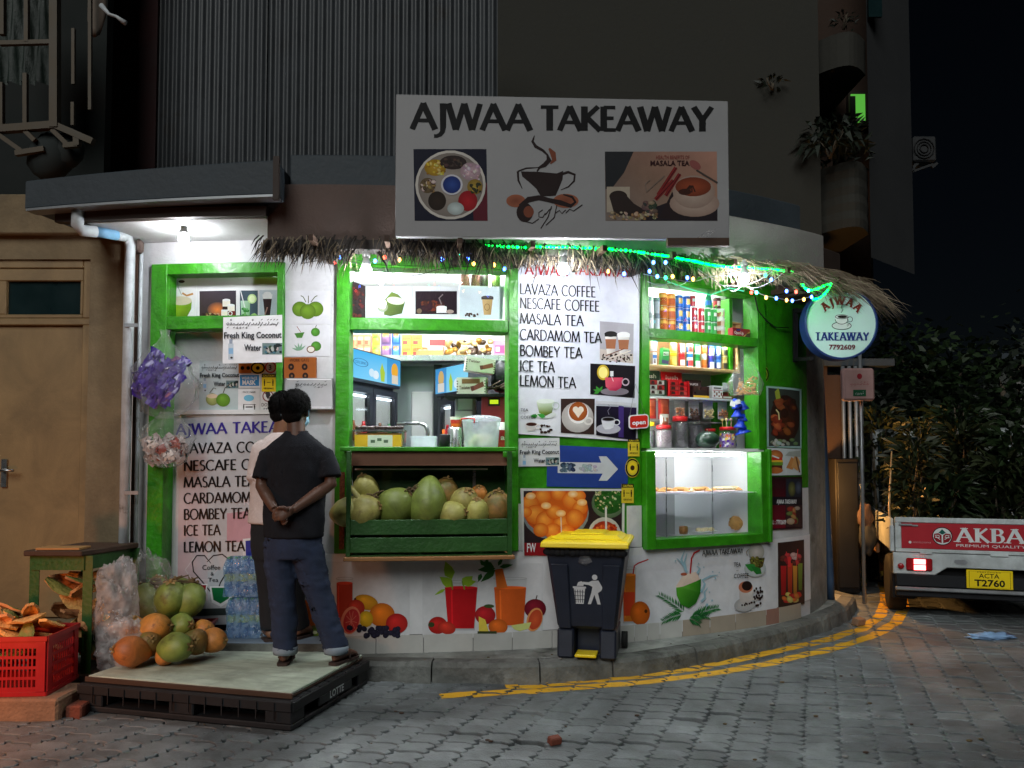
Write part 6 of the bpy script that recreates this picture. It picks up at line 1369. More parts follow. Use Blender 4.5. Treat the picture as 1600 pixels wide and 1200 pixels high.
# fourth row: packets hanging from the third shelf
proto('nut_red',pouch_mb(.095,.165,.035,S(150,30,32),[(.15,.62,.85,.85,S(190,90,60)),(.2,.15,.8,.5,S(170,70,40))],seed=5),'nut_packet')
l,rz=at(1017,645,1.755,-.22);put('nut_red',l,'red nut packet at the left end of the hanging row','packet',None,rz);l,rz=at(1037,645,1.75,-.20);put('nut_red',l,'second red nut packet from the left of the hanging row','packet',None,rz,(1.1,1,1.05))
mb=pouch_mb(.085,.10,.05,S(206,196,190),[(.2,.2,.8,.7,S(170,110,80)),(.3,.5,.5,.7,S(214,206,200))],seed=6);proto('nut_clear',mb,'nut_packet');l,rz=at(1038,655,1.69,-.17);put('nut_clear',l,'pale pouch with a nut picture below the red packets','packet',None,rz)
for k,(px,c1,c2,nm)in enumerate(((1062,S(200,140,100),S(170,110,80),'pinkish nuts'),(1084,S(120,84,64),S(90,60,50),'dark brown nuts'),(1106,S(222,204,150),S(206,184,130),'pale yellow sweets'),(1129,S(190,130,84),S(150,96,66),'round brown nuts'))):
 mb=pouch_mb(.105,.15,.004,S(190,190,194),[(0,.7,1,1,S(214,214,218))],seed=8+k);rq=random.Random(k)
 for _ in range(34):mb.ball((rq.uniform(-.042,.042),rq.uniform(-.018,.0),rq.uniform(.012,.075)),rq.uniform(.007,.011),6,4)if False else mb.ball((rq.uniform(-.042,.042),rq.uniform(-.020,-.004),rq.uniform(.012,.075)),rq.uniform(.007,.011),6,4)
 mb.c=[c if c is not None else(c1 if(i//24)%2 else c2)for i,c in enumerate(mb.c)]
 proto('bag%d'%k,mb,'nut_bag');l,rz=at(px,645,1.765,-.20);put('bag%d'%k,l,'clear hanging bag of %s under the third shelf'%nm,'packet',None,rz)
 for o_ in[GOODS['bag%d'%k]]:
  b_=pouch_mb(.106,.152,.052,S(230,230,232),seed=20+k);f_=b_.build('film',M_['film'],o_,world=False)
# jars on the counter
def jar(px,py0,py1,wpx,lid,fillm,label,off=-.2,shape=0,fl=.8):
 l,rz=at(px,(py0+py1)/2,ZC+.005,off);y=l.y;s=y/FOC;h=(py1-py0)*s;r=wpx*s/2
 o=empty('sweet_jar',l);tag(o,label,'jar','sweet jars on the counter behind the right window');M=Matrix.Translation(l)
 b=MB();b.lathe([(r*.9,0),(r,.01),(r,h*.72),(r*.92,h*.80),(r*.8,h*.84)],18,M=M);b.build('glass',M_['jar'],o)
 b=MB();b.lathe([(r*.86,.004),(r*.955,.012),(r*.955,h*fl*.8),(r*.7,h*fl*.86),(.001,h*fl*.87)],16,M=M);b.build('sweets',M_[fillm],o)
 b=MB();b.lathe([(r*.84,h*.845),(r*.92,h*.85),(r*.92,h*.98),(r*.85,h),(.001,h)],18,M=M);b.build('lid',M_[lid],o);return o,r,h,l
jar(1017,668,709,14,'yellow_lid','candy_dark','narrow sweet jar with a yellow lid at the left end',-.26)
jar(1037.5,675,711,25,'red_lid','candy','low red lidded jar half full of small pinkish sweets',-.17,fl=.9)
jar(1062.5,661,711,26,'red_lid','candy_dark','tallest red lidded jar of dark twisted sweets',-.19,fl=.95)
jar(1085.5,659,711,21,'choc','candy_dark','tall clear jar with a dark lid left of the watermelon',-.22)
jar(1110,673,705,18,'red_lid','candy','red lidded jar standing behind the watermelon',-.30)
o,r,h,l=jar(1137,681,715,27,'red_lid','candy','lollipop jar with a red lid right of the watermelon',-.12)
b=MB();rq=random.Random(3)
for k in range(40):
 a=R(rq.uniform(190,350));zz=rq.uniform(.01,h*.6);b.add([l+Vector(((r+.0012+k*.00002)*math.cos(a+da),(r+.0012+k*.00002)*math.sin(a+da),zz+dz))for da,dz in((-.16,0),(.16,.004),(.13,.022),(-.12,.02))],[(0,1,2,3)],0,False,None,rq.choice([S(90,50,150),S(60,70,170),S(230,226,230),S(200,70,60),S(230,200,90),S(130,110,180)]))
b.build('label',M_['print'],o)
for k,(dx,c)in enumerate(((-.03,S(226,210,130)),(-.012,S(236,226,160)),(.006,S(130,90,160)),(.02,S(214,170,170)),(.034,S(190,200,160)))):
 q=l+Vector((dx,(-1)**k*.02,h));b=MB();b.tube([q-Vector((0,0,.03)),q+Vector((dx*.2,0,.05))],.0025,5)if False else b.tube([q-Vector((0,0,.03)),q+Vector((dx*.2,0,.05))],.0025,5);b.ball(q+Vector((dx*.2,0,.058)),.0125,10,8)
 b.build('lollipop',mat('lolly%d'%k,c,.3),o)
l,rz=at(1105.5,702,ZC+.005+.066,-.06);b=MB();b.ball((0,0,0),(.093,.09,.068),24,16,fn=lambda v:v*(1+.015*noise.noise(v*3)));b.lathe([(.006,.066),(.004,.082)],8,mi=1)
o=b.build('watermelon',[mat('melon',S(28,48,38),.3,var=.35,scale=5,col2=S(50,76,56),c2w=.56,c2s=7),M_['stalk']],world=False);o.location=l;tag(o,'dark green watermelon sitting in front of the sweet jars','watermelon')
b=box_mb(.035,.02,.19,S(206,206,208),[(.1,.2,.9,.32,S(190,110,110)),(.1,.6,.9,.9,S(180,182,186))]);proto('cigs',b,'carton');l,rz=at(1008,700,ZC+.005,-.07);put('cigs',l,'white carton standing against the left post by the jars','carton',None,rz)
# snack bag and blue hooks hanging at the right post
def hangbag(name,label,cat,c,prof,m_,stuffing,sq=(1,.5),seed=1,tilt=0):
 o=empty(name,c);tag(o,label,cat);b=MB();M=Matrix.Translation(c)@Matrix.Rotation(tilt,4,'Y');n_=26;vs,fs=[],[]
 for i,(r,z)in enumerate(prof):
  for k in range(n_):
   t=2*math.pi*k/n_;w=1+.34*noise.noise((math.cos(t)*1.6+seed,math.sin(t)*1.6,z*9))+.10*math.sin(t*9+seed+z*30)
   vs.append((r*w*math.cos(t)*sq[0],r*w*math.sin(t)*sq[1],z))
 for i in range(len(prof)-1):
  for k in range(n_):fs.append((i*n_+k,i*n_+(k+1)%n_,(i+1)*n_+(k+1)%n_,(i+1)*n_+k))
 fs.append(tuple(range(n_)));b.add(vs,fs,0,True,M);b.build('film',M_[m_],o);stuffing(o,M);return o
c=fpt(1166,556,.10)
def crumbs(o,M):
 b=MB();rq=random.Random(5)
 for _ in range(110):b.ball(M@Vector((rq.uniform(-.07,.075),rq.uniform(-.03,.03),-.30+abs(rq.gauss(0,.055)))),(rq.uniform(.008,.016),.007,.006),6,4)
 q=b.build('snacks',M_['pastry'],o);q['kind']='stuff'
hangbag('snack_bag','clear bag of golden snacks hanging from the right window post','bag',c,[(.10,-.31),(.125,-.28),(.12,-.22),(.09,-.13),(.05,-.06),(.022,-.02),(.03,0)],'film',crumbs,seed=4)
o=empty('blue_hanger_strip',fpt(1158,625,.02));tag(o,'strip of bright blue plastic hangers below the snack bag','hanger')
for k,(px,py,w_,h_)in enumerate(((1150,630,14,14),(1160,634,16,13),(1152,645,16,12),(1160,652,15,10),(1157,662,17,12),(1160,673,22,8))):
 q=fpt(px,py,.0);s=q.y/FOC;b=MB();b.lathe([(w_*s*.25,h_*s*.55),(w_*s*.35,0),(w_*s*.62,-h_*s*.5),(w_*s*.60,-h_*s*.55)],12,M=Matrix.Translation(q)@Matrix.Rotation(U(-.3,.3),4,'Y'));b.build('hanger',M_['blue_plastic'],o)
b=MB();b.box(-.02,.02,-.004,.004,-.02,.02,M=Matrix.Translation(fpt(1145,631,.05))@Matrix.Rotation(.3,4,'Y'));b.build('paper_tag',M_['white_gloss'],o);b=MB();b.box(-.018,.018,-.004,.004,-.018,.018,M=Matrix.Translation(fpt(1153,628,.055))@Matrix.Rotation(-.3,4,'Y'));b.build('paper_tag',M_['white_gloss'],o)
# display case: snacks on the glass shelf
zs=1.184
b=MB();fslab(b,xd0+.06,xd1-.12,zs,zs+.004,-.36,-.10);o=b.build('paper_liner',mat('paper',S(222,200,206),.7,var=.1),loc=P(xm,zs,-.2));tag(o,'pale paper sheet under the fried snacks in the display case','paper')
rq=random.Random(8)
for k in range(22):
 px=1020+k*6.7;l,rz=at(px,770,zs+.005,rq.uniform(-.30,-.13));typ='samosa' if rq.random()<.6 else 'roll'
 b=MB();s=rq.uniform(.8,1.15)
 if typ=='samosa':
  b.add([(-.045*s,-.02,0),(.045*s,-.02,0),(0,.035,0),(-.03*s,-.014,.012),(.03*s,-.014,.012),(0,.018,.014),(0,-.004,.034*s)],[(0,2,1),(0,1,4,3),(1,2,5,4),(2,0,3,5),(3,4,6),(4,5,6),(5,3,6)])
  o=b.build('samosa',M_['pastry' if k%3 else 'cream_food'],world=False,bevel=.004)
 else:
  b.ball((0,0,.016),(.055*s,.022,.016),12,8);o=b.build('pastry_roll',M_['cream_food' if px>1110 else 'pastry'],world=False)
 o.location=l;o.rotation_euler=(0,0,rq.uniform(-.8,.8));tag(o,('golden triangular samosa' if typ=='samosa' else 'pale rolled pastry')+', %s snack from the left on the glass shelf'%ORD[k],typ if typ=='samosa' else 'pastry','fried snacks in the display case')
for k,(px,off,rr,lab)in enumerate(((1068,-.2,.03,'small jar of brown sauce on the floor of the display case'),(1096,-.2,.05,'shallow white dish with boiled eggs in the display case'),(1108,-.2,.05,'second shallow white dish with eggs further right'))):
 l,rz=at(px,838,ZB+.057,off);o=empty('sauce_jar' if k==0 else 'dish',l);tag(o,lab,'jar' if k==0 else 'dish')
 b=MB()
 if k==0:b.lathe([(.032,0),(.036,.03),(.034,.055),(.03,.06),(.001,.06)],14,M=Matrix.Translation(l));b.build('jar_body',M_['wood'],o)
 else:
  b.lathe([(.035,0),(.07,.012),(.068,.016),(.03,.006),(.001,.006)],16,M=Matrix.Translation(l));b.build('plate',M_['white_gloss'],o)
  for dx in(-.02,.018):b=MB();b.ball(l+Vector((dx,0,.024)),(.026,.02,.018),10,8);b.build('egg',M_['cream_food'],o)
for k,(px,s)in enumerate(((1150,.06),(1166,.075))):
 l,rz=at(px,830,ZB+.057,-.25);b=MB();b.ball((0,0,s*.95),(s,s*.8,s*.95),14,10,fn=lambda v:v*(1+.25*noise.noise(v*2.5+Vector((k,0,0)))));o=b.build('bread_bag',M_['pastry'],world=False);o.location=l;tag(o,('smaller left','larger right')[k]+' brown bag of bread in the corner of the display case','bag')
# ================================================================== INSIDE THE SHOP, SEEN THROUGH THE MIDDLE WINDOW
# high shelf with packets
SY2=7.12;zsh=atY(700,556,SY2).z
mb=MB();mb.box(-1.70,.60,SY2-.02,RY-.01,zsh-.03,zsh);mb.build('high_shelf',M_['white_gloss'],shop)
mb=MB();mb.box(-1.70,.60,SY2-.03,SY2-.021,zsh-.045,zsh+.004);mb.build('shelf_edge',M_['steel'],shop)
def hs(px,dy=0):return atY(px,556,SY2+.08+dy).x
rq=random.Random(21);sc_=(SY2+.08)/FOC
def packrow(px0,px1,n,colr,name,label,rows=1,h=.17,kind='pouch',y0=0.0):
 for k in range(n):
  w=(px1-px0)/n*sc_
  key=name+label[:6]
  for r_ in range(rows):
   if key not in GOODS:proto(key,pouch_mb(w*.98,h/rows*1.0,.05,colr[0],[(.15,.55,.85,.85,colr[1]),(.2,.1,.8,.5,colr[2])],seed=rq.random()*9)if kind=='pouch' else box_mb(w*.94,.06,h/rows*.97,colr[0],[(.08,.5,.92,.8,colr[1]),(.1,.1,.6,.45,colr[2])]),name)
   put(key,(hs(px0+(k+.5)*(px1-px0)/n),SY2+.08,zsh+.001+r_*h/rows),label%((('left','middle','right')[k]if n==3 else('left','right')[k]if n==2 else 'single'),('lower','upper')[r_]if rows==2 else 'front'),'carton' if kind=='box' else 'packet','goods on the high shelf inside')
packrow(548,580,3,(S(226,150,110),S(236,200,180),S(214,90,60)),'juice_carton','orange and white carton, %s column %s row, left end of the high shelf',2,.20,'box')
packrow(581,594,1,(S(190,190,80),S(120,150,50),S(220,200,90)),'snack_packet','yellow green packet (%s, %s) beside the orange cartons',2,.21)
packrow(595,611,1,(S(110,84,130),S(206,160,90),S(150,110,150)),'snack_packet','purple and gold packet (%s, %s) on the high shelf',2,.23)
packrow(612,626,1,(S(60,110,180),S(190,130,80),S(90,150,210)),'snack_packet','blue and brown packet (%s, %s) on the high shelf',2,.23)
packrow(628,660,2,(S(232,190,60),S(226,110,40),S(200,40,36)),'noodle_box','yellow and red noodle box, %s column %s row, on the high shelf',2,.20,'box')
packrow(668,700,1,(S(226,222,220),S(206,60,60),S(214,210,208)),'white_box','white box with a red stripe (%s, %s) behind the cardboard tray',1,.20,'box')
o=empty('cardboard_tray',(hs(672),SY2+.03,zsh));tag(o,'open cardboard tray with white wraps on the high shelf','tray')
mb=MB();x0,x1=hs(652),hs(694);yy=SY2-.01;mb.box(x0,x1,yy,yy+.005,zsh+.001,zsh+.05);mb.box(x0,x1,yy+.1,yy+.105,zsh+.001,zsh+.09);mb.box(x0,x0+.005,yy+.006,yy+.099,zsh+.001,zsh+.085);mb.box(x1-.005,x1,yy+.006,yy+.099,zsh+.001,zsh+.085);mb.box(x0,x1,yy+.006,yy+.099,zsh,zsh+.003);mb.build('tray',M_['cardboard'],o)
mb=MB()
for k in range(9):mb.ball((x0+.03+k*.022,yy+.05+.02*(k%2),zsh+.045),(.03,.02,.016),8,6)
mb.build('wraps',M_['white_gloss'],o)['kind']='stuff'
gold=[mat('foil_gold',S(190,140,60),.3,metal=.5,var=.4,scale=30),mat('foil_dark',S(70,50,36),.3,metal=.3,var=.4,scale=30),mat('foil_tan',S(214,180,120),.35,var=.3,scale=30)]
for m_i,m_k in enumerate(gold):
 mb=MB();mb.ball((0,0,.02),(.045,.022,.02),8,6,fn=lambda v:v*(1+.3*noise.noise(v*3+Vector((m_i*3,0,0)))));proto('sweet%d'%m_i,mb,'wrapped_bun',m_k)
for k in range(26):
 px=699+(k%13)*5.6+rq.uniform(-1,1);lay=k//13
 put('sweet%d'%rq.randrange(3),(hs(px),SY2+.03+rq.uniform(0,.06),zsh+.002+lay*.07+rq.uniform(0,.04)),'crinkled %s wrapped bun in the heap on the high shelf'%('gold and brown',)[0],'wrapped bun','heap of wrapped buns on the high shelf',rq.uniform(0,3),rq.uniform(.9,1.4),ry=rq.uniform(-.8,.8))
proto('pinkbox',box_mb(.12,.08,.14,S(206,120,150),[(.15,.2,.85,.7,S(200,50,110)),(.2,.3,.5,.6,S(230,190,200))]),'pink_box');put('pinkbox',(hs(781),SY2+.07,zsh+.001),'pink box at the right end of the high shelf','box')
# fridges
def fridge(name,A,B,zt_,label,hdr):
 A,B=Vector((*A,0)),Vector((*B,0));t=(B-A).normalized();nrm=Vector((t.y,-t.x,0));L_=(B-A).length
 o=empty(name,(A.x,A.y,.25));tag(o,label,'fridge')
 M=Matrix(((t.x,-nrm.x,0,A.x),(t.y,-nrm.y,0,A.y),(0,0,1,0),(0,0,0,1)))
 def pt(nm,m_,*bs,bev=0):
  b=MB()
  for q in bs:b.box(*q,M=M)
  return b.build(nm,M_[m_]if isinstance(m_,str)else m_,o,bevel=bev)
 pt('body','fridge_black',(0,L_,.05,.5,.25,zt_));hb=zt_-.24
 w2=L_/2
 for k in range(2):
  x0,x1=k*w2+.004,(k+1)*w2-.004
  d=pt('door','fridge_black',(x0,x0+.05,0,.03,.35,hb-.05),(x1-.05,x1,0,.03,.35,hb-.05),(x0+.05,x1-.05,0,.03,hb-.10,hb-.05),(x0+.05,x1-.05,0,.03,.35,.45))
  b=MB();b.box(x0+.051,x1-.051,.012,.016,.45,hb-.10,M=M);b.build('pane',M_['glass'],d)
  b=MB();b.box(x0+.051,x1-.051,.0465,.0495,.40,hb-.06,M=M);b.build('lining',M_['grey_inner'],o)
  b=MB();b.box(x0+.055,x1-.055,.034,.046,hb-.13,hb-.115,M=M);b.build('lamp',emis('fridge_lamp',(.75,.88,1),4.5)if 'fridge_lamp' not in bpy.data.materials else bpy.data.materials['fridge_lamp'],o)
  for zz in(1.05,1.32,1.58):b=MB();b.box(x0+.051,x1-.051,.02,.046,zz,zz+.012,M=M);b.build('rack',M_['steel'],o)
  for zz in(1.062,1.332,1.592):
   nb=4
   for j in range(nb):
    xx=x0+.055+(x1-x0-.11)*(j+.5)/nb;cc=rq.choice([S(190,30,40),S(40,130,70),S(40,60,140),S(230,120,40),S(120,70,40),S(60,170,90)])
    b=MB();b.lathe([(.022,0),(.024,.02),(.024,.10),(.012,.14),(.012,.16)]if j%2 else[(.025,0),(.027,.02),(.027,.11),(.024,.12)],10,M=M@Matrix.Translation((xx,.033,zz)));b.build('drink',mat_c(cc),o)
 hd=pt('header_box','fridge_black',(0,L_,-.02,.049,hb-.02,zt_))
 pr=Print();hdr(pr)
 b=pr.mesh(local_surf(lambda x,y,dd:M@Vector((x*L_,-.022-dd,hb+.005+(1-y)*(zt_-hb-.015)))),.0005)
 b.build('header_print',lightbox,hd)['kind']='stuff'
 return o
_MC={}
def mat_c(c):
 k=tuple(round(v,3)for v in c)
 if k not in _MC:_MC[k]=mat('drink_colour_%d'%len(_MC),c,.3,var=.1)
 return _MC[k]
m,n,out=_nodes('lightbox');a_=n.nodes.new('ShaderNodeVertexColor');a_.layer_name='Col';e_=n.nodes.new('ShaderNodeEmission');e_.inputs[1].default_value=.75;n.links.new(a_.outputs[0],e_.inputs[0]);n.links.new(e_.outputs[0],out.inputs[0]);lightbox=m
def hdr1(p):
 p.poly([(0,0),(1,0),(1,1),(0,1)],[S(70,180,240),S(90,190,240),S(150,215,245),S(110,200,245)]);p.rect(.72,.0,1,1,(S(60,150,210),S(90,170,220)));p.poly([(.60,.95),(.58,.55),(.62,.25),(.68,.6),(.67,.95)],S(170,200,70));p.ell(.88,.45,.07,.3,S(230,170,60));p.rect(.82,.62,.95,.95,S(214,206,190));p.ell(.5,.75,.06,.16,S(220,236,245));p.ell(.42,.7,.05,.15,S(206,230,245));p.ring(.22,.42,.13,.14,.012,S(40,60,110),n=16);p.font('COOL DRINKS',.12,.47,.1,S(40,60,110),wd=.2)
fA=atY(540,560,6.22);fB=atY(622,560,7.08)
ztf=atY(541,541,6.22).z
fridge('display_fridge',(fA.x,fA.y),(fB.x,fB.y),ztf,'black drinks fridge with a lit blue header on the left inside',hdr1)
def hdr2(p):
 p.poly([(0,0),(1,0),(1,1),(0,1)],[S(90,190,235),S(120,205,240),S(150,215,240),S(110,195,235)]);p.rect(0,0,.35,1,(S(60,140,200),S(90,160,210)));p.ell(.18,.4,.09,.3,S(200,170,110));p.rect(.08,.6,.28,.95,S(206,206,200));p.poly([(.45,.95),(.43,.55),(.48,.25),(.55,.6),(.53,.95)],S(160,200,70));p.ell(.68,.7,.1,.2,S(214,232,240))
gA=atY(684,590,7.25);gB=atY(735,590,6.75)
fridge('display_fridge',(gA.x,gA.y),(gB.x,gB.y),atY(700,572,7.05).z,'black fridge built in place of a mirror reflection right of the grey door',hdr2)  # solid model stands in for the left fridge's mirror reflection
# grey door and frame between the fridge and its modelled reflection
gd=empty('inner_door',atY(650,700,RY-.06));tag(gd,'plain grey inner door between the fridge and its modelled reflection','door')
mb=MB();a,b=atY(612,640,RY-.05),atY(678,640,RY-.05);mb.box(a.x,b.x,RY-.05,RY-.005,.27,zsh-.06);mb.build('panel',M_['grey_door'],gd)
mb=MB();c=atY(643,612,RY-.06);mb.box(c.x,b.x-.004,RY-.07,RY-.051,.35,c.z);mb.build('lower_panel',M_['grey_inner'],gd,bevel=.008)
mb=MB();mb.box(b.x+.002,b.x+.075,RY-.10,RY-.005,.27,zsh-.05);mb.build('door_post',M_['fridge_black'],gd)
mb=MB();p_=[atY(x,y,6.9)for x,y in((620,662),(655,661),(664,664),(668,672),(669,705))];p_[-1].z=.3;mb.tube(p_,.016,8);o=mb.build('chair_back',M_['steel'],loc=p_[0]);tag(o,'bent chrome chair back in front of the grey door','chair')
# boxes, machines and things on the counter
def iput(px,py,Y):return atY(px,py,Y)
mb=MB();a=iput(696,617,6.35);b=iput(795,612,6.35);zz=a.z;mb.box(a.x,.6,6.25,6.75,zz-.02,zz);o=mb.build('wall_shelf',M_['black_metal'],shop)
s=6.3/FOC
for k,(px,rz,zoff,lab)in enumerate(((738,-.12,0,'lower white chocolate roll carton on the black shelf'),(748,.18,.16,'upper tilted white chocolate roll carton on the black shelf'))):
 w,d,h=46*s,.12,(26*s if k==0 else 22*s)
 b=box_mb(w,d,h,S(222,214,208),[([(.52,.15),(.95,.45),(.9,.75),(.48,.4)],S(120,60,50)),([(.5,.2),(.6,.2),(.58,.5),(.47,.45)],S(90,40,36))]+([(.18,.62,.8,.9,S(130,90,60))]if k==0 else[])+[(.0,.1+.16*i,.05,.16+.16*i,S(60,40,40))for i in range(5)]+[(.95,.1+.16*i,1,.16+.16*i,S(60,40,40))for i in range(5)])
 front_text(b,'Twister',w,d,h,.08,.3 if k==0 else .62,.2,S(90,40,40),.4);o=b.build('roll_carton',PK,world=False);o.location=(iput(px,600,6.3).x,6.33-.03*k,zz+.001+zoff+(.01 if k else 0));o.rotation_euler=(0,rz*.6 if k else 0,rz);tag(o,lab,'carton')
q=iput(784,590,6.4);mb=MB();mb.ball(q,(.09,.07,.13),14,10,fn=lambda v:v*(1+.2*noise.noise(v*2.3)));o=mb.build('black_bag',M_['black_plastic'],loc=q);tag(o,'black bag at the right end of the black shelf','bag')
q=iput(770,608,6.3);mb=MB()
for k in range(10):mb.tube([q+Vector((U(-.05,.12),U(-.05,.05),.0)),q+Vector((U(-.05,.12),U(-.05,.05),U(.01,.07)))],.006,5)
o=mb.build('twig_bundle',M_['dark_wood'],loc=q);tag(o,'small bundle of brown sticks beside the black bag','bundle');o['kind']='stuff'
# red coffee machine
cm=empty('coffee_machine',iput(772,690,6.35));tag(cm,'red coffee machine with a small green display on the right','coffee machine')
a,b=iput(752,616,6.3),iput(797,700,6.3)
def cmb(nm,m_,*q,bev=0):
 mb=MB();mb.box(*q);return mb.build(nm,m_,cm,bevel=bev)
cmb('body',M_['maroon_plastic'],a.x,b.x+.05,6.3,6.6,1.62,a.z,bev=.008);cmb('base',M_['black_metal'],a.x,b.x+.05,6.28,6.6,1.52,1.615,bev=.004);cmb('drip_bay',M_['black_metal'],a.x+.02,b.x,6.285,6.299,1.63,1.70)
a,b=iput(763,622,6.29),iput(781,634,6.29);cmb('display_frame',M_['black_metal'],a.x,b.x,6.288,6.299,b.z,a.z);cmb('display',emis('lcd',S(190,220,40),.8),a.x+.012,b.x-.012,6.284,6.2875,b.z+.014,a.z-.014)
# white water dispenser
wd_=empty('water_dispenser',iput(727,690,6.5));tag(wd_,'white dispenser with a pale window beside the coffee machine','dispenser')
a,b=iput(711,618,6.5),iput(743,700,6.5);mb=MB();mb.box(a.x,b.x,6.5,6.7,1.4,a.z);mb.build('body',M_['grey_inner'],wd_,bevel=.008);a,b=iput(716,622,6.49),iput(738,640,6.49);mb=MB();mb.box(a.x,b.x,6.488,6.499,b.z,a.z);mb.build('window',M_['room_white'],wd_);a,b=iput(712,641,6.48),iput(738,662,6.48);mb=MB();mb.box(a.x,b.x,6.44,6.499,b.z,a.z-.01);mb.build('tray',M_['white_gloss'],wd_)
# bucket of sweets on the counter
CZ=ZC+.001
def cput(px,off):x=X(px,690,off);return P(x,CZ,off)
l=cput(752,-.12);s=l.y/FOC;o=empty('sweet_bucket',l);tag(o,'clear plastic bucket with round cream sweets and red handle','bucket');M=Matrix.Translation(l)
h=50*s;r0,r1=26*s,29.5*s
mb=MB();mb.lathe([(r0,0),(r0*1.01,.01),(r1,h*.84)],22,M=M,cap=False);mb.lathe([(.001,.002),(r0,.002)],22,M=M,cap=False);mb.build('body',M_['tub'],o)
mb=MB();mb.lathe([(r1*1.05,h*.83),(r1*1.05,h*.91),(r1*.9,h*.95),(r1*.5,h),(.001,h)],22,M=M);mb.build('lid',M_['tub'],o)
mb=MB();mb.tube([l+Vector(v)for v in((-r1*1.06,-.02,h*.66),(-r1*1.03,-.06,h*.88),(-r1*.6,-r1*.85,h*.90),(-r1*.3,-r1*1.02,h*.86),(-r1*.34,-r1*1.04,h*.74))],.006,6);mb.build('handle',M_['red_lid'],o)
for k in range(11):a=k*2.4;q=l+Vector((r0*.62*math.cos(a)*(.4+.6*((k*37)%10)/10),r0*.62*math.sin(a)*(.4+.6*((k*37)%10)/10),.03+.035*(k//6)));mb=MB();mb.ball(q,.030,10,8);mb.build('sweet_ball',M_['cream_food'],o)
l=cput(663,-.12);s=l.y/FOC;o=empty('food_tub',l);tag(o,'small open translucent food tub on the green counter','tub');mb=MB();w=19*s
mb.loft([(l,w*.85,.07),(l+Vector((0,0,.072)),w,.085)],4*6)if False else mb.box(l.x-w,l.x+w,l.y-.07,l.y+.07,CZ,CZ+.003)
for q in((l.x-w,l.x-w+.004,l.y-.07,l.y+.07),(l.x+w-.004,l.x+w,l.y-.07,l.y+.07),(l.x-w+.004,l.x+w-.004,l.y-.07,l.y-.066),(l.x-w+.004,l.x+w-.004,l.y+.066,l.y+.07)):mb.box(*q,CZ+.004,CZ+.075)
mb.box(l.x-w-.006,l.x+w+.006,l.y-.077,l.y-.071,CZ+.068,CZ+.078);mb.build('body',M_['tub'],o);mb=MB()
for k in range(24):mb.ball((l.x+U(-w*.8,w*.8),l.y+U(-.055,.05),CZ+.014),.011,6,5)
mb.build('dark_sweets',M_['candy_dark'],o)['kind']='stuff'
# sandwich tray with yellow front
l=cput(594,-.10);s=l.y/FOC;o=empty('sandwich_case',l);tag(o,'low glass case with a yellow card front and cakes on top','case');w=38*s;zt_=CZ+27*s
mb=MB()
for q in((l.x-w,l.x-w+.006),(l.x+w-.006,l.x+w)):mb.box(q[0],q[1],l.y-.10,l.y+.10,CZ,zt_-.012)
mb.build('end_pane',M_['glass'],o);mb=MB();mb.box(l.x-w-.004,l.x+w+.004,l.y-.105,l.y+.105,zt_-.011,zt_);mb.build('top',M_['steel'],o);mb=MB();mb.box(l.x-w+.01,l.x+w-.01,l.y-.092,l.y-.088,CZ+.002,CZ+.085,col=S(226,176,40));mb.box(l.x-.07,l.x+.10,l.y-.0935,l.y-.0925,CZ+.004,CZ+.083,col=S(214,220,206))
for k in range(3):mb.box(l.x-.05+.045*k,l.x-.02+.045*k,l.y-.0947,l.y-.0937,CZ+.03+.012*(k%2),CZ+.05+.012*(k%2),col=S(90,110,90))
mb.build('card_front',PK,o);mb=MB();mb.box(l.x-w+.02,l.x+w-.02,l.y-.08,l.y+.07,CZ+.002,CZ+.10);mb.build('sandwiches',M_['pastry'],o,bevel=.01)
for k in range(14):
 q=Vector((l.x-w*.9+w*1.8*k/13,l.y+U(-.06,.06),zt_+.0005));b=MB();b.ball((0,0,.014),(U(.02,.034),.024,.015),10,6,fn=lambda v:v*(1+.25*noise.noise(v*3+Vector((k,0,0)))));c_=b.build('chocolate_cake',M_['choc'],world=False);c_.location=q;tag(c_,'small dark chocolate cake, %s from the left on top of the glass case'%ORD[k],'cake','chocolate cakes on the glass case')
# cup noodles, kettle, red packet
l=iput(713,664,6.1);mb=can_mb(.045,.075,[(.3,S(230,110,40)),(.7,S(236,180,60)),(1,S(240,236,226))],(1,S(200,50,36),1.2),rim=False,top=S(236,236,236),taper=.8);kt=empty('steel_urn',iput(712,668,6.1));tag(kt,'shiny steel urn behind the counter left of the bucket','urn');q=iput(712,668,6.1);mb2_=MB();mb2_.lathe([(.06,0),(.062,.02),(.062,.20),(.055,.22),(.001,.225)],18,M=Matrix.Translation((q.x,q.y,q.z-.22)));mb2_.build('body',M_['steel'],kt);mb2_=MB();mb2_.lathe([(.064,-.02),(.064,0)],18,M=Matrix.Translation((q.x,q.y,q.z-.21)));mb2_.build('base_ring',M_['black_metal'],kt)
mb2_=MB();mb2_.tube([(q.x+.06,q.y,q.z-.05),(q.x+.10,q.y,q.z-.06),(q.x+.10,q.y,q.z-.16),(q.x+.06,q.y,q.z-.17)],.01,6);mb2_.build('handle',M_['black_plastic'],kt)
o=mb.build('noodle_cup',PK,world=False);o.location=(q.x+.0,q.y,q.z+.006);tag(o,'orange noodle cup standing on the steel urn','cup')
mb=box_mb(.085,.04,.13,S(190,36,30),[(.05,.1,.95,.3,S(206,60,40))]);front_text(mb,'al',.085,.04,.13,.3,.45,.3,S(240,236,230),.5);proto('redpk',mb,'red_packet');put('redpk',cput(786,-.22),'red packet with white script at the right end of the counter','packet')
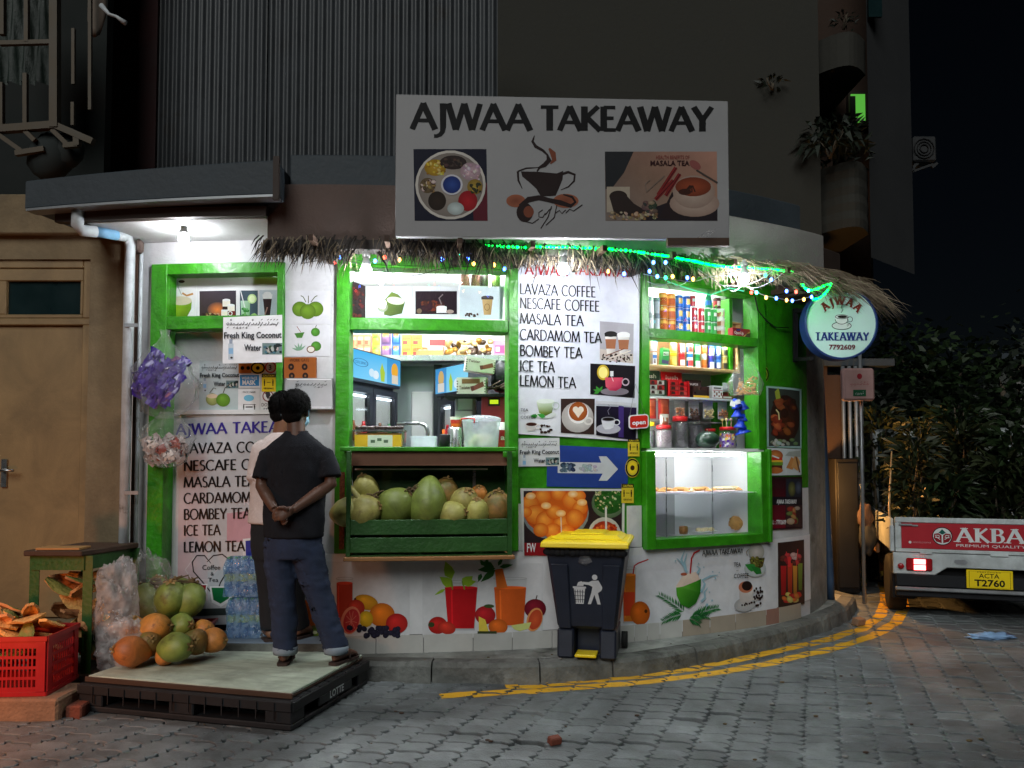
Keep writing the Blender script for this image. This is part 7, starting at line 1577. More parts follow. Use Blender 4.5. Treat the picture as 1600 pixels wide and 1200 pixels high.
mb=MB();l=cput(784,-.30);mb.lathe([(.03,0),(.038,.01),(.036,.19)],14,M=Matrix.Translation(l));mb.tube([l+Vector((.03,-.02,.05)),l+Vector((.065,-.03,.06)),l+Vector((.065,-.03,.13)),l+Vector((.03,-.02,.14))],.006,6);o=mb.build('white_mug',M_['white_gloss'],loc=l);tag(o,'white jug with a handle behind the sweet bucket','jug')
mb=MB();l=cput(695,-.25);mb.lathe([(.03,0),(.04,.02),(.04,.09),(.03,.1)],14,M=Matrix.Translation(l));o=mb.build('black_pot',M_['black_metal'],loc=l);tag(o,'black pot between the food tub and the urn','pot')
# jars behind the upper pane
for k,px in enumerate((727,743,757,775)):
 l=P(X(px,436,-.35),atY(px,448,5.9).z,-.35);o=empty('display_jar',l);tag(o,('first','second','third','fourth')[k]+' jar from the left on the ledge behind the upper middle pane','jar','jars behind the upper middle pane');b=MB();b.lathe([(.034,0),(.036,.01),(.036,.12),(.03,.125)],14,M=Matrix.Translation(l));b.build('glass',M_['jar'],o);b=MB();b.lathe([(.03,.003),(.033,.01),(.033,.09),(.001,.092)],14,M=Matrix.Translation(l));b.build('content',M_[('brick_red','brick_red','choc','coco_green')[k]],o)
mb=MB();a,b=P(X(718,445,-.32),0,-.32),P(X(790,445,-.32),0,-.32);zq=atY(727,448,5.9).z;mb.bar((a.x,a.y+.02,zq-.012),(b.x,b.y+.02,zq-.012),.10,.02);mb.build('ledge',M_['white_gloss'],shop)
# ================================================================== IN FRONT OF THE SHOP
# ---- pallet with a board on it
A=atZ(455,1143,0);B_=atZ(118,1110,0);ang=math.atan2((A-B_).y,(A-B_).x)
PLW,PLD,PLH=1.36,.93,.155
pal=empty('plastic_pallet',(A.x,A.y,0),ang);tag(pal,'black plastic pallet with a worn grey board as a step','pallet')
def pbox(name,m_,*qs,bev=.006,par=pal):
 mb=MB()
 for q in qs:mb.box(*q)
 return mb.build(name,m_,par,world=False,bevel=bev)
m_p=M_['pallet_black']
for x0,x1 in((-.16,0),(-.76,-.60),(-PLW,-PLW+.16)):
 for y0,y1 in((0,.14),(.40,.53),(PLD-.14,PLD)):pbox('foot',m_p,(x0,x1,y0,y1,.032,PLH-.042))
for y0,y1 in((0,.14),(.40,.53),(PLD-.14,PLD)):pbox('bottom_runner',m_p,(-PLW,0,y0,y1,.0,.031))
for x0,x1 in((-.15,0),(-PLW,-PLW+.15)):pbox('bottom_runner',m_p,(x0,x1,.141,PLD-.141,.002,.030))
for k in range(9):y0=k*.105;pbox('deck_slat',m_p,(-PLW,0,y0,y0+.09,PLH-.041,PLH),bev=.004)
pbox('deck_rim',m_p,(-PLW-.004,.004,-.012,-.001,PLH-.055,PLH-.004),bev=.003);pbox('deck_rim',m_p,(.001,.012,0,PLD,PLH-.055,PLH-.004),bev=.003)
for k in range(12):pbox('rib',m_p,(-.10-.105*k,-.094-.105*k,-.0185,-.0125,PLH-.10,PLH-.010),bev=0)
pr=Print();pr.font('LOTTE',.40,-.062,.042,S(200,204,206),bold=.02)
mb=pr.mesh(local_surf(lambda x,y,d:Vector((.0135+d,x,-y))),0);o=mb.build('lettering',M_['print'],pal,world=False);o['kind']='stuff'
pbox('side_band',m_p,(.0005,.0125,.28,.68,.052,PLH-.056),bev=.002)
bd=empty('plywood_board',(A.x,A.y,PLH),ang);tag(bd,'worn grey green plywood board lying on the pallet','board')
pbox('board',M_['ply_board'],(-PLW+.02,-.03,.045,PLD-.02,.016,.034),bev=.004,par=bd);pbox('edge_frame',M_['dark_wood'],(-PLW+.01,-.015,.03,.044,.001,.03),(-PLW+.01,-.029,.0445,PLD-.015,.001,.0155),bev=.003,par=bd)
BT=PLH+.034
# ---- red crate on a block
cc=Vector((-2.60,4.52,0))
bl=empty('concrete_block',(-2.9,4.5,0));tag(bl,'orange lit concrete block under the red crate','block')
mb=MB();mb.box(-3.25,-2.50,4.46,4.80,-.02,.115);mb.build('block',M_['block_brick'],bl,bevel=.012)
mb=MB();mb.box(-2.49,-2.40,4.52,4.7,-.02,.06,M=None);o=mb.build('half_brick',M_['brick_red'],loc=(-2.44,4.6,0),bevel=.008);tag(o,'broken brick piece between the block and the pallet','brick')
cr=empty('red_crate',(cc.x,cc.y,.117),R(4));tag(cr,'red slotted plastic crate full of coconut husks at the far left','crate')
CW,CD,CH=.56,.37,.325
def crate_side(L_,M,name,mtl,par,zfull):
 mb=MB();t=.008
 mb.box(0,L_,0,t,0,.04,M=M);mb.box(0,L_,0,t,CH-.055,CH,M=M);mb.box(0,.055,0,t,.04,CH-.055,M=M);mb.box(L_-.055,L_,0,t,.04,CH-.055,M=M)
 rows=4;rh=(CH-.095)/rows
 for r_ in range(rows+1):z=.04+r_*rh;mb.box(.055,L_-.055,.001,t-.001,z-.008,z+.008,M=M)
 nn=int((L_-.11)/.022)
 for k in range(1,nn):x=.055+(L_-.11)*k/nn;mb.box(x-.0045,x+.0045,.0015,t-.0015,.04,CH-.055,M=M)
 mb.box(-.006,L_+.006,-.012,.0,CH-.022,CH+.004,M=M);mb.box(-.004,L_+.004,-.008,0,0,.022,M=M)
 for x in(.004,L_-.054):mb.box(x,x+.05,-.006,0,.024,CH-.024,M=M)
 return mb.build(name,mtl,par,world=False)
for nm,L_,M in(('side_panel',CW,Matrix.Translation((-CW,0,0))),('side_panel',CD,Matrix.Rotation(R(90),4,'Z')),('side_panel',CW,Matrix.Translation((0,CD,0))@Matrix.Rotation(R(180),4,'Z')),('side_panel',CD,Matrix.Translation((-CW,CD,0))@Matrix.Rotation(R(-90),4,'Z'))):crate_side(L_,M,nm,M_['red_plastic'],cr,0)
pbox('base',M_['red_plastic'],(-CW+.009,-.009,.009,CD-.009,.002,.01),bev=0,par=cr)
# husks: curved cut shells with pale inner flesh
def husk_mb(seed,s=1.0):
 mb=MB();rq=random.Random(seed);n_,m_2=9,5;arc=rq.uniform(1.2,2.2);vs=[]
 for lay,r_ in((0,1.0),(1,.80)):
  for j in range(m_2+1):
   v=j/m_2;wd=math.sin(math.pi*(.12+.76*v))
   for i in range(n_+1):
    a=(i/n_-.5)*arc*wd;rr=r_*(1+.10*noise.noise((i*.5+seed,j*.6,lay*.2)))
    vs.append((.075*s*rr*math.sin(a),(v-.5)*.20*s,.075*s*rr*math.cos(a)-.045*s))
 N_=(n_+1)*(m_2+1)
 for lay in(0,1):
  for j in range(m_2):
   for i in range(n_):
    a=lay*N_+j*(n_+1)+i;f=(a,a+1,a+n_+2,a+n_+1);mb.add([vs[k]for k in(f if lay==0 else reversed(f))],[(0,1,2,3)],lay,True)
 rim=[j*(n_+1)for j in range(m_2+1)]+[m_2*(n_+1)+i for i in range(1,n_+1)]+[j*(n_+1)+n_ for j in range(m_2-1,-1,-1)]+[i for i in range(n_-1,0,-1)]
 for a,b in zip(rim,rim[1:]+rim[:1]):mb.add([vs[a],vs[b],vs[b+N_],vs[a+N_]],[(0,1,2,3)],1,False)
 return mb
hp=[husk_mb(k).build('coconut_husk',[M_['husk_green' if k in(1,4)else 'husk'],M_['husk']],world=False)for k in range(6)]
rq=random.Random(31);first=[True]*6
def put_husk(k,loc,rot,label,grp):
 o=hp[k]
 if not first[k]:o=o.copy();COL.objects.link(o)
 first[k]=False;o.location=loc;o.rotation_euler=rot;tag(o,label,'coconut husk',grp)
cm_=Matrix.Translation(cr.location)@Matrix.Rotation(R(4),4,'Z')
for k in range(46):
 lay=min(2,k//16);p=cm_@Vector((-CW+.09+(CW-.18)*rq.random(),.08+(CD-.16)*rq.random(),CH*(.62+.2*lay)+rq.uniform(0,.03)))
 if k>=36:p=cm_@Vector((-CW*.5+rq.uniform(-.20,.20),CD*.5+rq.uniform(-.11,.11),CH*1.14+rq.uniform(0,.05)))
 put_husk(k%6,p,(rq.uniform(-.7,.7),rq.uniform(-.9,.9),rq.uniform(0,6.3)),'pale orange coconut husk piece in the heap filling the red crate','coconut husks in the red crate')
st0_,st1_=atY(46,900,4.99).x,atY(140,900,4.99).x
for k in range(40):
 p=Vector((st0_+.08+(st1_-st0_-.06)*rq.random(),5.03+.30*rq.random(),.16+.55*rq.random()**1.2));put_husk((k*5)%6,p,(rq.uniform(-1,1),rq.uniform(-1,1),rq.uniform(0,6.3)),'husk piece in the heap under the green metal stand','coconut husks under the green stand')
# ---- green metal stand with a plank on top
st0,st1=atY(46,900,4.99).x,atY(132,900,4.99).x
sd=empty('metal_stand',(st0,4.99,.12));tag(sd,'green angle iron stand with a dark plank top behind the red crate','stand')
ztop=atY(90,868,4.99).z;gs=M_['dark_green_paint'];SX1=st1;SXR=atY(206,900,5.45).x
corners=[(st0,4.99),(st1,4.97),(SXR,5.42),(st0+(SXR-st1),5.44)]
for(x,y)in corners:
 mb=MB();mb.box(x,x+.06,y,y+.006,.12,ztop);mb.box(x,x+.006,y+.0065,y+.06,.12,ztop);mb.build('leg',gs,sd)
for i in range(4):
 a,b=corners[i],corners[(i+1)%4]
 for zz in(ztop-.045,.30):
  mb=MB();va,vb=Vector((a[0]+.01,a[1]-.006,zz)),Vector((b[0]+.01,b[1]-.006,zz));mb.bar(va,vb,.006,.085);L_=(vb-va).length;dv=(vb-va)/L_
  for k in range(int(L_/.03)):
   q=va+dv*(k*.03+.015);mb.bar(q-dv*.008+Vector((0,-.0045,.006*(-1)**k)),q+dv*.008+Vector((0,-.0045,.006*(-1)**k)),.002,.007)
  mb.build('rail',gs,sd)
mb=MB();vs=[(corners[0][0]-.02,4.95),(corners[1][0]+.01,4.93),(corners[2][0]+.05,5.44),(corners[3][0]-.0,5.47)]
mb.add([(x,y,ztop)for x,y in vs]+[(x,y,ztop+.035)for x,y in vs],[(3,2,1,0),(4,5,6,7),(0,1,5,4),(1,2,6,5),(2,3,7,6),(3,0,4,7)]);mb.build('plank',M_['dark_wood'],sd,bevel=.006)
mb=MB();mb.box(st0+.05,st1-.02,4.96,5.1,ztop+.036,ztop+.05);o=mb.build('flat_cardboard',M_['cardboard'],loc=(st0+.2,5.0,ztop+.036),bevel=.002);tag(o,'flattened cardboard lying on the plank of the green stand','cardboard')
# ---- crumpled plastic bags beside it
def film_blob(name,label,c,sz,m_,seed,cat='plastic bag',stuffing=None,amp=.42):
 mb=MB();
 def fn(v):
  rd=lambda p:1-abs(noise.noise(p))*2
  w_=v+Vector((noise.noise(v*1.9+Vector((seed,1,0))),noise.noise(v*1.9+Vector((4,seed,0))),noise.noise(v*1.9+Vector((0,7,seed)))))*.35
  q=v*(1+amp*noise.noise(v*1.5+Vector((seed,0,0)))+.26*rd(Vector((w_.x*2.6,w_.y*2.6,w_.z*.8))+Vector((0,seed,0)))+.09*rd(Vector((w_.x*6,w_.y*6,w_.z*2.5))+Vector((0,0,seed)))-.14)
  return q
 mb.ball(c,sz,44,30,fn=fn);o=mb.build(name,M_[m_],loc=c);tag(o,label,cat);return o
film_blob('plastic_bag','tall crumpled whitish plastic bag between the stand and the coconuts',Vector((-2.50,5.10,.50)),(.13,.12,.26),'film_white',3)
film_blob('plastic_bag','brownish clear plastic bag leaning on the drainpipe',Vector((-2.36,5.28,.56)),(.14,.10,.25),'film',9)
film_blob('plastic_bag','low white plastic bag slumped beside the red crate',Vector((-2.38,4.98,.28)),(.15,.13,.17),'film_white',14)
# ---- coconuts
def coco_mb(seed,rib=.10):
 rq=random.Random(seed);ph=rq.uniform(0,6);mb=MB();el=rq.uniform(1.12,1.3)
 def fn(v):
  t=math.atan2(v.y,v.x);r_=1+rib*.6*math.cos(3*t+ph)*(1-abs(v.z))*1.0
  pt=1+.16*max(0,-v.z)**3
  return Vector((v.x*r_*(1-.18*max(0,-v.z)**2),v.y*r_*(1-.18*max(0,-v.z)**2),v.z*el*pt))*(1+.03*noise.noise(v*2+Vector((seed,0,0))))
 mb.ball((0,0,0),.105,22,16,fn=fn);return mb,el
CPROT={}
def coco_proto(kind,seed):
 mb,el=coco_mb(seed);o=empty('coconut',(0,0,0));b=mb.build('shell',M_[kind],o,world=False)
 c=MB()
 for k in range(5):
  a=k*1.257;c.add([(0,0,.105*el),(.03*math.cos(a-.5),.03*math.sin(a-.5),.105*el+.004),(.045*math.cos(a),.045*math.sin(a),.105*el-.004),(.03*math.cos(a+.5),.03*math.sin(a+.5),.105*el+.004)],[(0,1,2,3)])
 c.tube([(0,0,.10*el),(.006,.003,.105*el+.02)],[.012,.008],6);c.build('calyx',M_['calyx'],o,world=False);return o
used=set();COCO={}
def coconut_at(kind,loc,rot,sc,label,grp,var=0):
 key=(kind,var)
 if key not in COCO:COCO[key]=coco_proto(kind,hash_(kind)+var*7);o=COCO[key]
 else:
  s_=COCO[key];o=s_.copy();COL.objects.link(o)
  for q in s_.children:d=q.copy();COL.objects.link(d);d.parent=o
 o.location=loc;o.rotation_euler=rot;o.scale=(sc,)*3;tag(o,label,'coconut',grp)
def hash_(s):return sum(ord(c)for c in s)%37
G1='coconuts heaped beside the pallet'
def onpx(px,py,z,):return atZ(px,py,z)
# heap: (kind, px, py centre, Y, rot, scale, label)
heap=[('coco_orange',205,1018,4.83,(R(75),R(15),R(-60)),1.0,'orange coconut lowest and furthest left of the heap'),('coco_brown',232,1006,4.95,(R(60),R(10),R(30)),.85,'brownish coconut tucked between the front orange and green ones'),('coco_green',274,1012,4.86,(R(82),R(5),R(70)),.98,'green coconut lying at the front of the heap on the board'),('coco_brown',305,1003,4.98,(R(70),R(-10),R(20)),.88,'olive brown coconut between the green and the last orange one'),('coco_orange',333,1001,5.06,(R(85),R(8),R(75)),.86,'orange coconut at the right end of the heap'),('coco_orange',241,982,5.02,(R(80),R(-12),R(85)),1.0,'biggest orange coconut on top of the heap'),('coco_green',282,978,5.10,(R(78),R(10),R(60)),.84,'dark green coconut behind the top orange one'),('coco_orange',206,985,5.08,(R(30),R(10),R(20)),.9,'orange coconut half hidden behind the top of the heap'),('coco_orange',258,1024,4.90,(R(84),R(-15),R(40)),.66,'small orange coconut peeping out low between the front two'),('coco_brown',258,996,5.06,(R(70),R(25),R(110)),.92,'brown coconut in the core of the heap under the biggest orange one'),('coco_orange',318,984,5.14,(R(80),R(-20),R(50)),.72,'small orange coconut at the back right of the heap')]
for k,(kd,px,py,Y,rot,sc,lab)in enumerate(heap):coconut_at(kd,atY(px,py,Y),rot,sc*.86,lab,G1,k%2)
# red tub with a bunch of green coconuts
tb=empty('red_tub',atY(285,985,5.28));tag(tb,'dark red plastic tub holding a bunch of green coconuts','tub')
M=Matrix.Translation((atY(283,985,5.3).x,5.30,.125))@Matrix.Rotation(R(8),4,'Z');mb=MB();w0,w1,d0,d1,h=.155,.19,.12,.15,.235
def frus(a,b,z0,z1):return[(-a[0],-a[1],z0),(a[0],-a[1],z0),(a[0],a[1],z0),(-a[0],a[1],z0),(-b[0],-b[1],z1),(b[0],-b[1],z1),(b[0],b[1],z1),(-b[0],b[1],z1)]
mb.add(frus((w0,d0),(w1,d1),0,h),[(0,3,2,1),(0,1,5,4),(1,2,6,5),(2,3,7,6),(3,0,4,7)],0,False,M);mb.add(frus((w0-.01,d0-.01),(w1-.01,d1-.01),.01,h),[(0,1,2,3),(4,5,1,0),(5,6,2,1),(6,7,3,2),(7,4,0,3)],0,False,M)
for q in((-w1-.01,w1+.01,-d1-.01,-d1,h-.02,h),(-w1-.01,w1+.01,d1,d1+.01,h-.02,h),(-w1-.01,-w1,-d1,d1,h-.02,h),(w1,w1+.01,-d1,d1,h-.02,h)):mb.box(*q,M=M)
mb.build('body',M_['maroon_plastic'],tb)
for k,(px,py,Y,rot,sc,lab)in enumerate(((232,940,5.30,(R(-20),R(-30),R(10)),.95,'green coconut at the left of the bunch in the red tub'),(268,937,5.22,(R(12),R(-8),R(40)),1.02,'large green coconut in the middle of the bunch in the red tub'),(297,938,5.26,(R(10),R(22),R(80)),.95,'green coconut at the right of the bunch in the red tub'),(250,928,5.42,(R(-10),R(-12),R(120)),.9,'green coconut at the back left of the bunch in the tub'),(283,927,5.42,(R(-12),R(14),R(160)),.9,'green coconut at the back right of the bunch in the tub'))):coconut_at('coco_green',atY(px,py,Y),rot,sc,lab,'bunch of green coconuts in the red tub',k%3)
sk=empty('fruit_stalk',atY(265,905,5.3));tag(sk,'dry brown branching stalk on top of the green coconut bunch','stalk')
rq=random.Random(4)
for k in range(16):
 x0=rq.uniform(238,300);a=atY(x0,918,5.3+rq.uniform(-.05,.1));b=atY(x0+rq.uniform(-14,16),909+rq.uniform(-5,4),5.28);c=atY(x0+rq.uniform(-26,30),905+rq.uniform(-7,8),5.27);mb=MB();mb.tube([a,b,c],[.010,.008,.004],6);mb.build('twig',M_['stalk'],sk)
# coconuts in the window crate
G2='coconuts in the green slatted crate'
crate=[('coco_yellow',545,800,.17,(R(80),R(20),R(60)),.98,'yellowish coconut sticking out at the left end of the crate'),('coco_yellow',567,800,.19,(R(72),R(10),R(70)),1.06,'long pale green coconut second from the left in the crate'),('coco_green',618,792,.15,(R(62),R(0),R(75)),1.22,'big shiny green coconut left of the largest one in the crate'),('coco_green',668,787,.17,(R(170),R(10),R(20)),1.24,'largest smooth green coconut standing at the crate centre'),('coco_yellow',705,804,.20,(R(80),R(0),R(70)),.84,'small low yellow green coconut right of the crate centre'),('coco_yellow',725,786,.13,(R(40),R(15),R(10)),.95,'yellow coconut in the upper row right of centre'),('coco_yellow',745,803,.19,(R(20),R(-15),R(40)),.82,'pale ribbed coconut near the right end of the crate'),('coco_brown',776,795,.16,(R(10),R(5),R(0)),1.0,'brownish coconut with a dry cap at the right end of the crate'),('coco_brown',695,773,.07,(R(8),R(10),R(0)),.92,'tawny coconut behind and above the largest one'),('coco_yellow',573,768,.09,(R(15),R(-15),R(0)),.86,'yellow coconut at the back left of the crate'),('coco_orange',748,774,.06,(R(40),R(0),R(0)),.62,'small orange coconut at the back right of the crate'),('coco_green',640,800,.06,(R(60),R(0),R(0)),.9,'dark coconut in the back row behind the two big green ones'),('coco_brown',600,805,.06,(R(50),R(20),R(0)),.86,'brown coconut in the back row beside the left coconuts')]
for k,(kd,px,py,off,rot,sc,lab)in enumerate(crate):
 x,z=fac(px,py,off);coconut_at(kd,P(x,max(z,ZB+.012+.10*sc),off),rot,sc,lab,G2,k%3)
sk=empty('fruit_stalk',fpt(655,775,.12));tag(sk,'dry stalks scattered over the coconuts in the crate','stalk')
rq=random.Random(9)
for cx,cy,nn in((587,775,7),(645,768,8),(650,764,6),(732,806,9),(775,777,8)):
 for k in range(nn):
  a=fpt(cx+rq.uniform(-8,8),cy+rq.uniform(-3,5),.20);b=fpt(cx+rq.uniform(-16,16),cy+rq.uniform(-10,8),.22);mb=MB();mb.tube([a,a.lerp(b,.5)+Vector((0,0,.008)),b],[.007,.006,.004],5);mb.build('twig',M_['stalk' if cx!=732 else 'calyx'],sk)
mb=MB();mb.tube([fpt(545,757,.20),fpt(558,775,.22),fpt(567,792,.24)],[.012,.022,.028],8);mb.build('stem',M_['coco_yellow'],sk)
# woven brown strip at the left post
mb=MB();fslab(mb,X(530,800,.06),X(538,800,.06),ZB+.03,ZB+.55,.052,.058);o=mb.build('woven_strip',mat('woven',S(120,70,44),.9,var=.6,scale=60,bump=.6,bscale=90),loc=fpt(534,800,.055));tag(o,'brown woven strip fixed on the left post of the middle window','strip')
# ---- shrink wrapped water bottles on the step
for pk,(cz,px0,px1,lab,nx)in enumerate(((.242,354,420,'lower pack of shrink wrapped water bottles on the step',6),(.515,349,420,'upper pack of shrink wrapped water bottles stacked on the lower one',6))):
 Y0=5.40;x0,x1=atY(px0,930,Y0).x,atY(px1,930,Y0).x;o=empty('water_pack',((x0+x1)/2,Y0,cz));tag(o,lab,'water pack','water packs on the step');step=(x1-x0)/nx;r_=step*.47
 for j in range(2):
  for i in range(nx):
   q=Vector((x0+step*(i+.5),Y0+r_+j*step,cz+.003));b=MB();b.lathe([(r_*.8,0),(r_,.012),(r_*.94,.06),(r_,.075),(r_*.94,.09),(r_,.105),(r_*.95,.17),(r_*.45,.225),(r_*.40,.245)],10,M=Matrix.Translation(q));e=b.build('bottle',M_['water_bottle'],o)
   b=MB();b.lathe([(r_*.46,.246),(r_*.46,.262),(.001,.263)],8,M=Matrix.Translation(q));b.build('cap',mat('cap_green',S(90,150,110),.4)if 'cap_green' not in bpy.data.materials else bpy.data.materials['cap_green'],e)
   b=MB();b.lathe([(r_*1.01,.10),(r_*1.01,.15)],10,M=Matrix.Translation(q),cap=False);b.build('label',mat('bottle_label',S(176,180,120),.5,var=.3,scale=30)if 'bottle_label' not in bpy.data.materials else bpy.data.materials['bottle_label'],e)
 b=MB();n_=10;vs=[]
 for(ddx,ddy,zz)in((.012,.012,.002),(.006,.006,.10),(.012,.01,.2),(-.005,-.004,.255),(-.03,-.03,.268)):
  for k in range(24):
   t=2*math.pi*k/24;cx,cy=(x0+x1)/2,Y0+step;a_,b_=(x1-x0)/2+ddx,step+ddy;ct,st_=math.cos(t),math.sin(t);pw=1/max(abs(ct),abs(st_))**.8
   vs.append((cx+a_*ct*pw+.006*noise.noise((k*1.3,zz*20,pk)),cy+b_*st_*pw+.006*noise.noise((k*1.1,zz*17,pk+5)),cz+zz))
 b.add(vs,[(i*24+k,i*24+(k+1)%24,(i+1)*24+(k+1)%24,(i+1)*24+k)for i in range(4)for k in range(24)]+[tuple(96+k for k in range(24))],0,True);b.build('wrap',M_['water_wrap'],o)
# ---- hanging bags on the left post
c=fpt(258,522,.10);rq=random.Random(12)
def purple(o,M):
 for k in range(15):
  q=M@Vector((-.11+.035*(k%7)+rq.uniform(-.02,.02),-.055+.03*(k//7)+rq.uniform(-.01,.01),-.30-.035*(k%4)+.05*(k//7)+.04*math.sin(k)))
  b=pouch_mb(.075,.24,.03,S(64,40,150),[(.25,.3,.75,.5,S(110,70,140)),(.0,.0,1,.1,S(90,80,190))],n=4,m=5,seed=k);b.v=[tuple(Matrix.Translation(q)@Matrix.Rotation(R(32+rq.uniform(-14,14)),4,'Y')@Matrix.Rotation(rq.uniform(-.5,.5),4,'Z')@Vector((v[0],v[1],v[2]-.12)))for v in b.v]
  b.build('purple_sachet',M_['purple_foil'],o)
hangbag('sachet_bag','clear bag stuffed with purple foil sachets hanging on the left post','bag',c,[(.04,-.58),(.13,-.53),(.19,-.44),(.215,-.34),(.20,-.24),(.13,-.14),(.045,-.06),(.022,-.01),(.035,.03)],'film',purple,sq=(1.05,.5),seed=2)
c=fpt(262,648,.09)
def nutsb(o,M):
 for k in range(9):
  q=M@Vector((-.075+.05*(k%4)+rq.uniform(-.02,.02),-.05+.03*(k//4),-.20-.04*(k%3)));b=pouch_mb(.13,.10,.03,S(170,160,158),[(.3,.3,.7,.7,S(140,60,50)if k%2 else S(220,214,210))],n=5,m=5,seed=30+k);b.v=[tuple(Matrix.Translation(q)@Matrix.Rotation(rq.uniform(-1,.3),4,'Y')@Vector((v[0],v[1],v[2]-.05)))for v in b.v];b.build('foil_packet',M_['pack'],o)
hangbag('packet_bag','second clear bag of silver and brown packets below the purple one','bag',c,[(.05,-.36),(.13,-.32),(.155,-.24),(.16,-.16),(.13,-.08),(.08,-.02),(.05,.02)],'film',nutsb,sq=(1.05,.55),seed=6)
# ---- drainpipe at the left corner of the shop
dp=empty('drainpipe',atY(205,600,5.42));tag(dp,'white drainpipe with blue patches running down left of the green frame','drainpipe')
mb=MB();YP=5.42
mb.tube([atY(122,328,5.05),atY(121,352,5.06),atY(128,360,5.08),atY(150,362,5.15)],.038,12);mb.build('elbow',M_['pvc'],dp)
mb=MB();mb.tube([atY(150,362,5.15),atY(182,368,5.3)],.034,12);mb.build('pipe',M_['pvc_blue'],dp)
mb=MB();a=atY(200,372,YP);mb.tube([atY(182,368,5.3),atY(194,370,5.38),a,a+Vector((.015,0,-.06)),Vector((a.x+.015,YP,.13))],.033,12);mb.build('pipe',M_['pvc'],dp)
mb=MB();a=atY(221,395,5.5);mb.tube([a,Vector((a.x,5.5,.26))],.013,8);mb.build('conduit',M_['pvc'],dp)
mb=MB();a=atY(214,392,5.49);mb.bar((a.x,5.5,a.z),(a.x,5.5,.3),.018,.016,(0,1,0));mb.build('batten',M_['dark_wood'],dp)
for py in(508,770):q=atY(204,py,YP-.04);mb=MB();mb.box(q.x-.045,q.x+.05,YP-.04,YP-.034,q.z-.012,q.z+.012);mb.build('bracket',M_['galv'],dp)
q=atY(218,385,5.46);mb=MB();mb.ball(q,(.03,.03,.05),8,6,fn=lambda v:v*(1+.5*noise.noise(v*2.5)));mb.build('broken_plaster',M_['parapet_pink'],dp)
# ---- litter bin
bq=atZ(916,1030,.12);bn=empty('wheelie_bin',(bq.x,bq.y,.12),R(-12));tag(bn,'dark blue pedal bin with a bright yellow lid before the skirting','bin')
def bloc(name,m_,vs,fs,bev=.012,par=bn):
 mb=MB();mb.add(vs,fs);return mb.build(name,M_[m_]if isinstance(m_,str)else m_,par,world=False,bevel=bev)
BX=[(0,3,2,1),(4,5,6,7),(0,1,5,4),(1,2,6,5),(2,3,7,6),(3,0,4,7)]
def fr2(x0,x1,y0,y1,X0,X1,Y0,Y1,z0,z1):return[(x0,y0,z0),(x1,y0,z0),(x1,y1,z0),(x0,y1,z0),(X0,Y0,z1),(X1,Y0,z1),(X1,Y1,z1),(X0,Y1,z1)]
BH=.725
bloc('body','blue_black',fr2(-.195,.195,.03,.40,-.265,.265,-.035,.47,.19,BH),BX,.02)
bloc('side_foot','blue_black',fr2(-.195,-.085,-.0,.40,-.197,-.085,.026,.40,.0,.189),BX);bloc('side_foot','blue_black',fr2(.085,.195,-.0,.40,.085,.197,.026,.40,.0,.189),BX)
bloc('back_foot','blue_black',fr2(-.084,.084,.15,.40,-.084,.084,.15,.40,.0,.189),BX)
for s_ in(-1,1):
 mb=MB();vs=fr2(min(s_*.10,s_*.185),max(s_*.10,s_*.185),.015,.03,min(s_*.115,s_*.23),max(s_*.115,s_*.23),-.052,-.036,.192,BH-.10);mb.add(vs,BX);mb.build('front_rib',M_['blue_black'],bn,world=False,bevel=.006)
bloc('pedal','yellow_plastic',fr2(-.07,.07,-.05,.10,-.07,.07,-.05,.10,.02,.038),BX,.004)
for s_ in(-1,1):mb=MB();mb.tube([(s_*.205,.37,.06),(s_*.245,.37,.06)],.058,16);mb.build('wheel',M_['rubber'],bn,world=False)
bloc('rim','blue_black',fr2(-.275,.275,-.045,.48,-.278,.278,-.048,.483,BH+.001,BH+.022),BX,.006)
lid=bloc('lid','yellow_plastic',fr2(-.295,.295,-.085,.50,-.285,.285,-.065,.49,BH+.024,BH+.058),BX,.012)
bloc('lid_panel','yellow_plastic',fr2(-.245,.245,.0,.46,-.20,.20,.05,.43,BH+.059,BH+.085),BX,.008,lid);bloc('lid_ridge','yellow_plastic',fr2(-.12,.12,.07,.41,-.10,.10,.09,.40,BH+.086,BH+.097),BX,.005,lid)
bloc('lid_lip','yellow_plastic',fr2(-.29,.29,-.105,-.087,-.285,.285,-.10,-.087,BH+.012,BH+.045),BX,.006,lid)
# emblem: person dropping litter in a basket
pr=Print();wc_=S(206,208,212)
pr.ell(.60,.10,.09,.09,wc_);pr.poly([(.50,.22),(.72,.2),(.86,.45),(.80,.55),(.70,.62),(.78,1.0),(.68,1.0),(.58,.68),(.46,1.0),(.36,1.0),(.48,.62),(.52,.42),(.40,.36),(.20,.34),(.20,.26),(.40,.27)],wc_)
pr.poly([(-.10,.46),(.28,.46),(.22,1.0),(-.04,1.0)],wc_);pr.rect(-.13,.42,.31,.48,wc_)
for k in range(4):pr.line([(-.06+.085*k,.53),(-.03+.07*k,.96)],.022,S(30,36,52))
for k in range(3):pr.line([(-.08,.6+.13*k),(.26,.6+.13*k)],.018,S(30,36,52))
pr.poly([(.0,.40),(.05,.28),(.16,.24),(.24,.32),(.22,.40)],wc_)
fr_=lambda x,y,d:Vector((.0+.20*(x-.3),(-.036+(BH-(.56-.20*y))*.0+(.535-((.56-.20*y)-.19))*.1215)-.004-d,.56-.20*y))
mb=pr.mesh(local_surf(fr_),0);o=mb.build('litter_emblem',M_['print'],bn,world=False);o['kind']='stuff'
mb=MB();mb.ball((.0,-.05,BH-.07),(.045,.012,.03),12,8,fn=lambda v:v*(1+.4*noise.noise(v*2.6)));mb.build('liner_scrap',M_['film'],bn,world=False)
mb=MB()
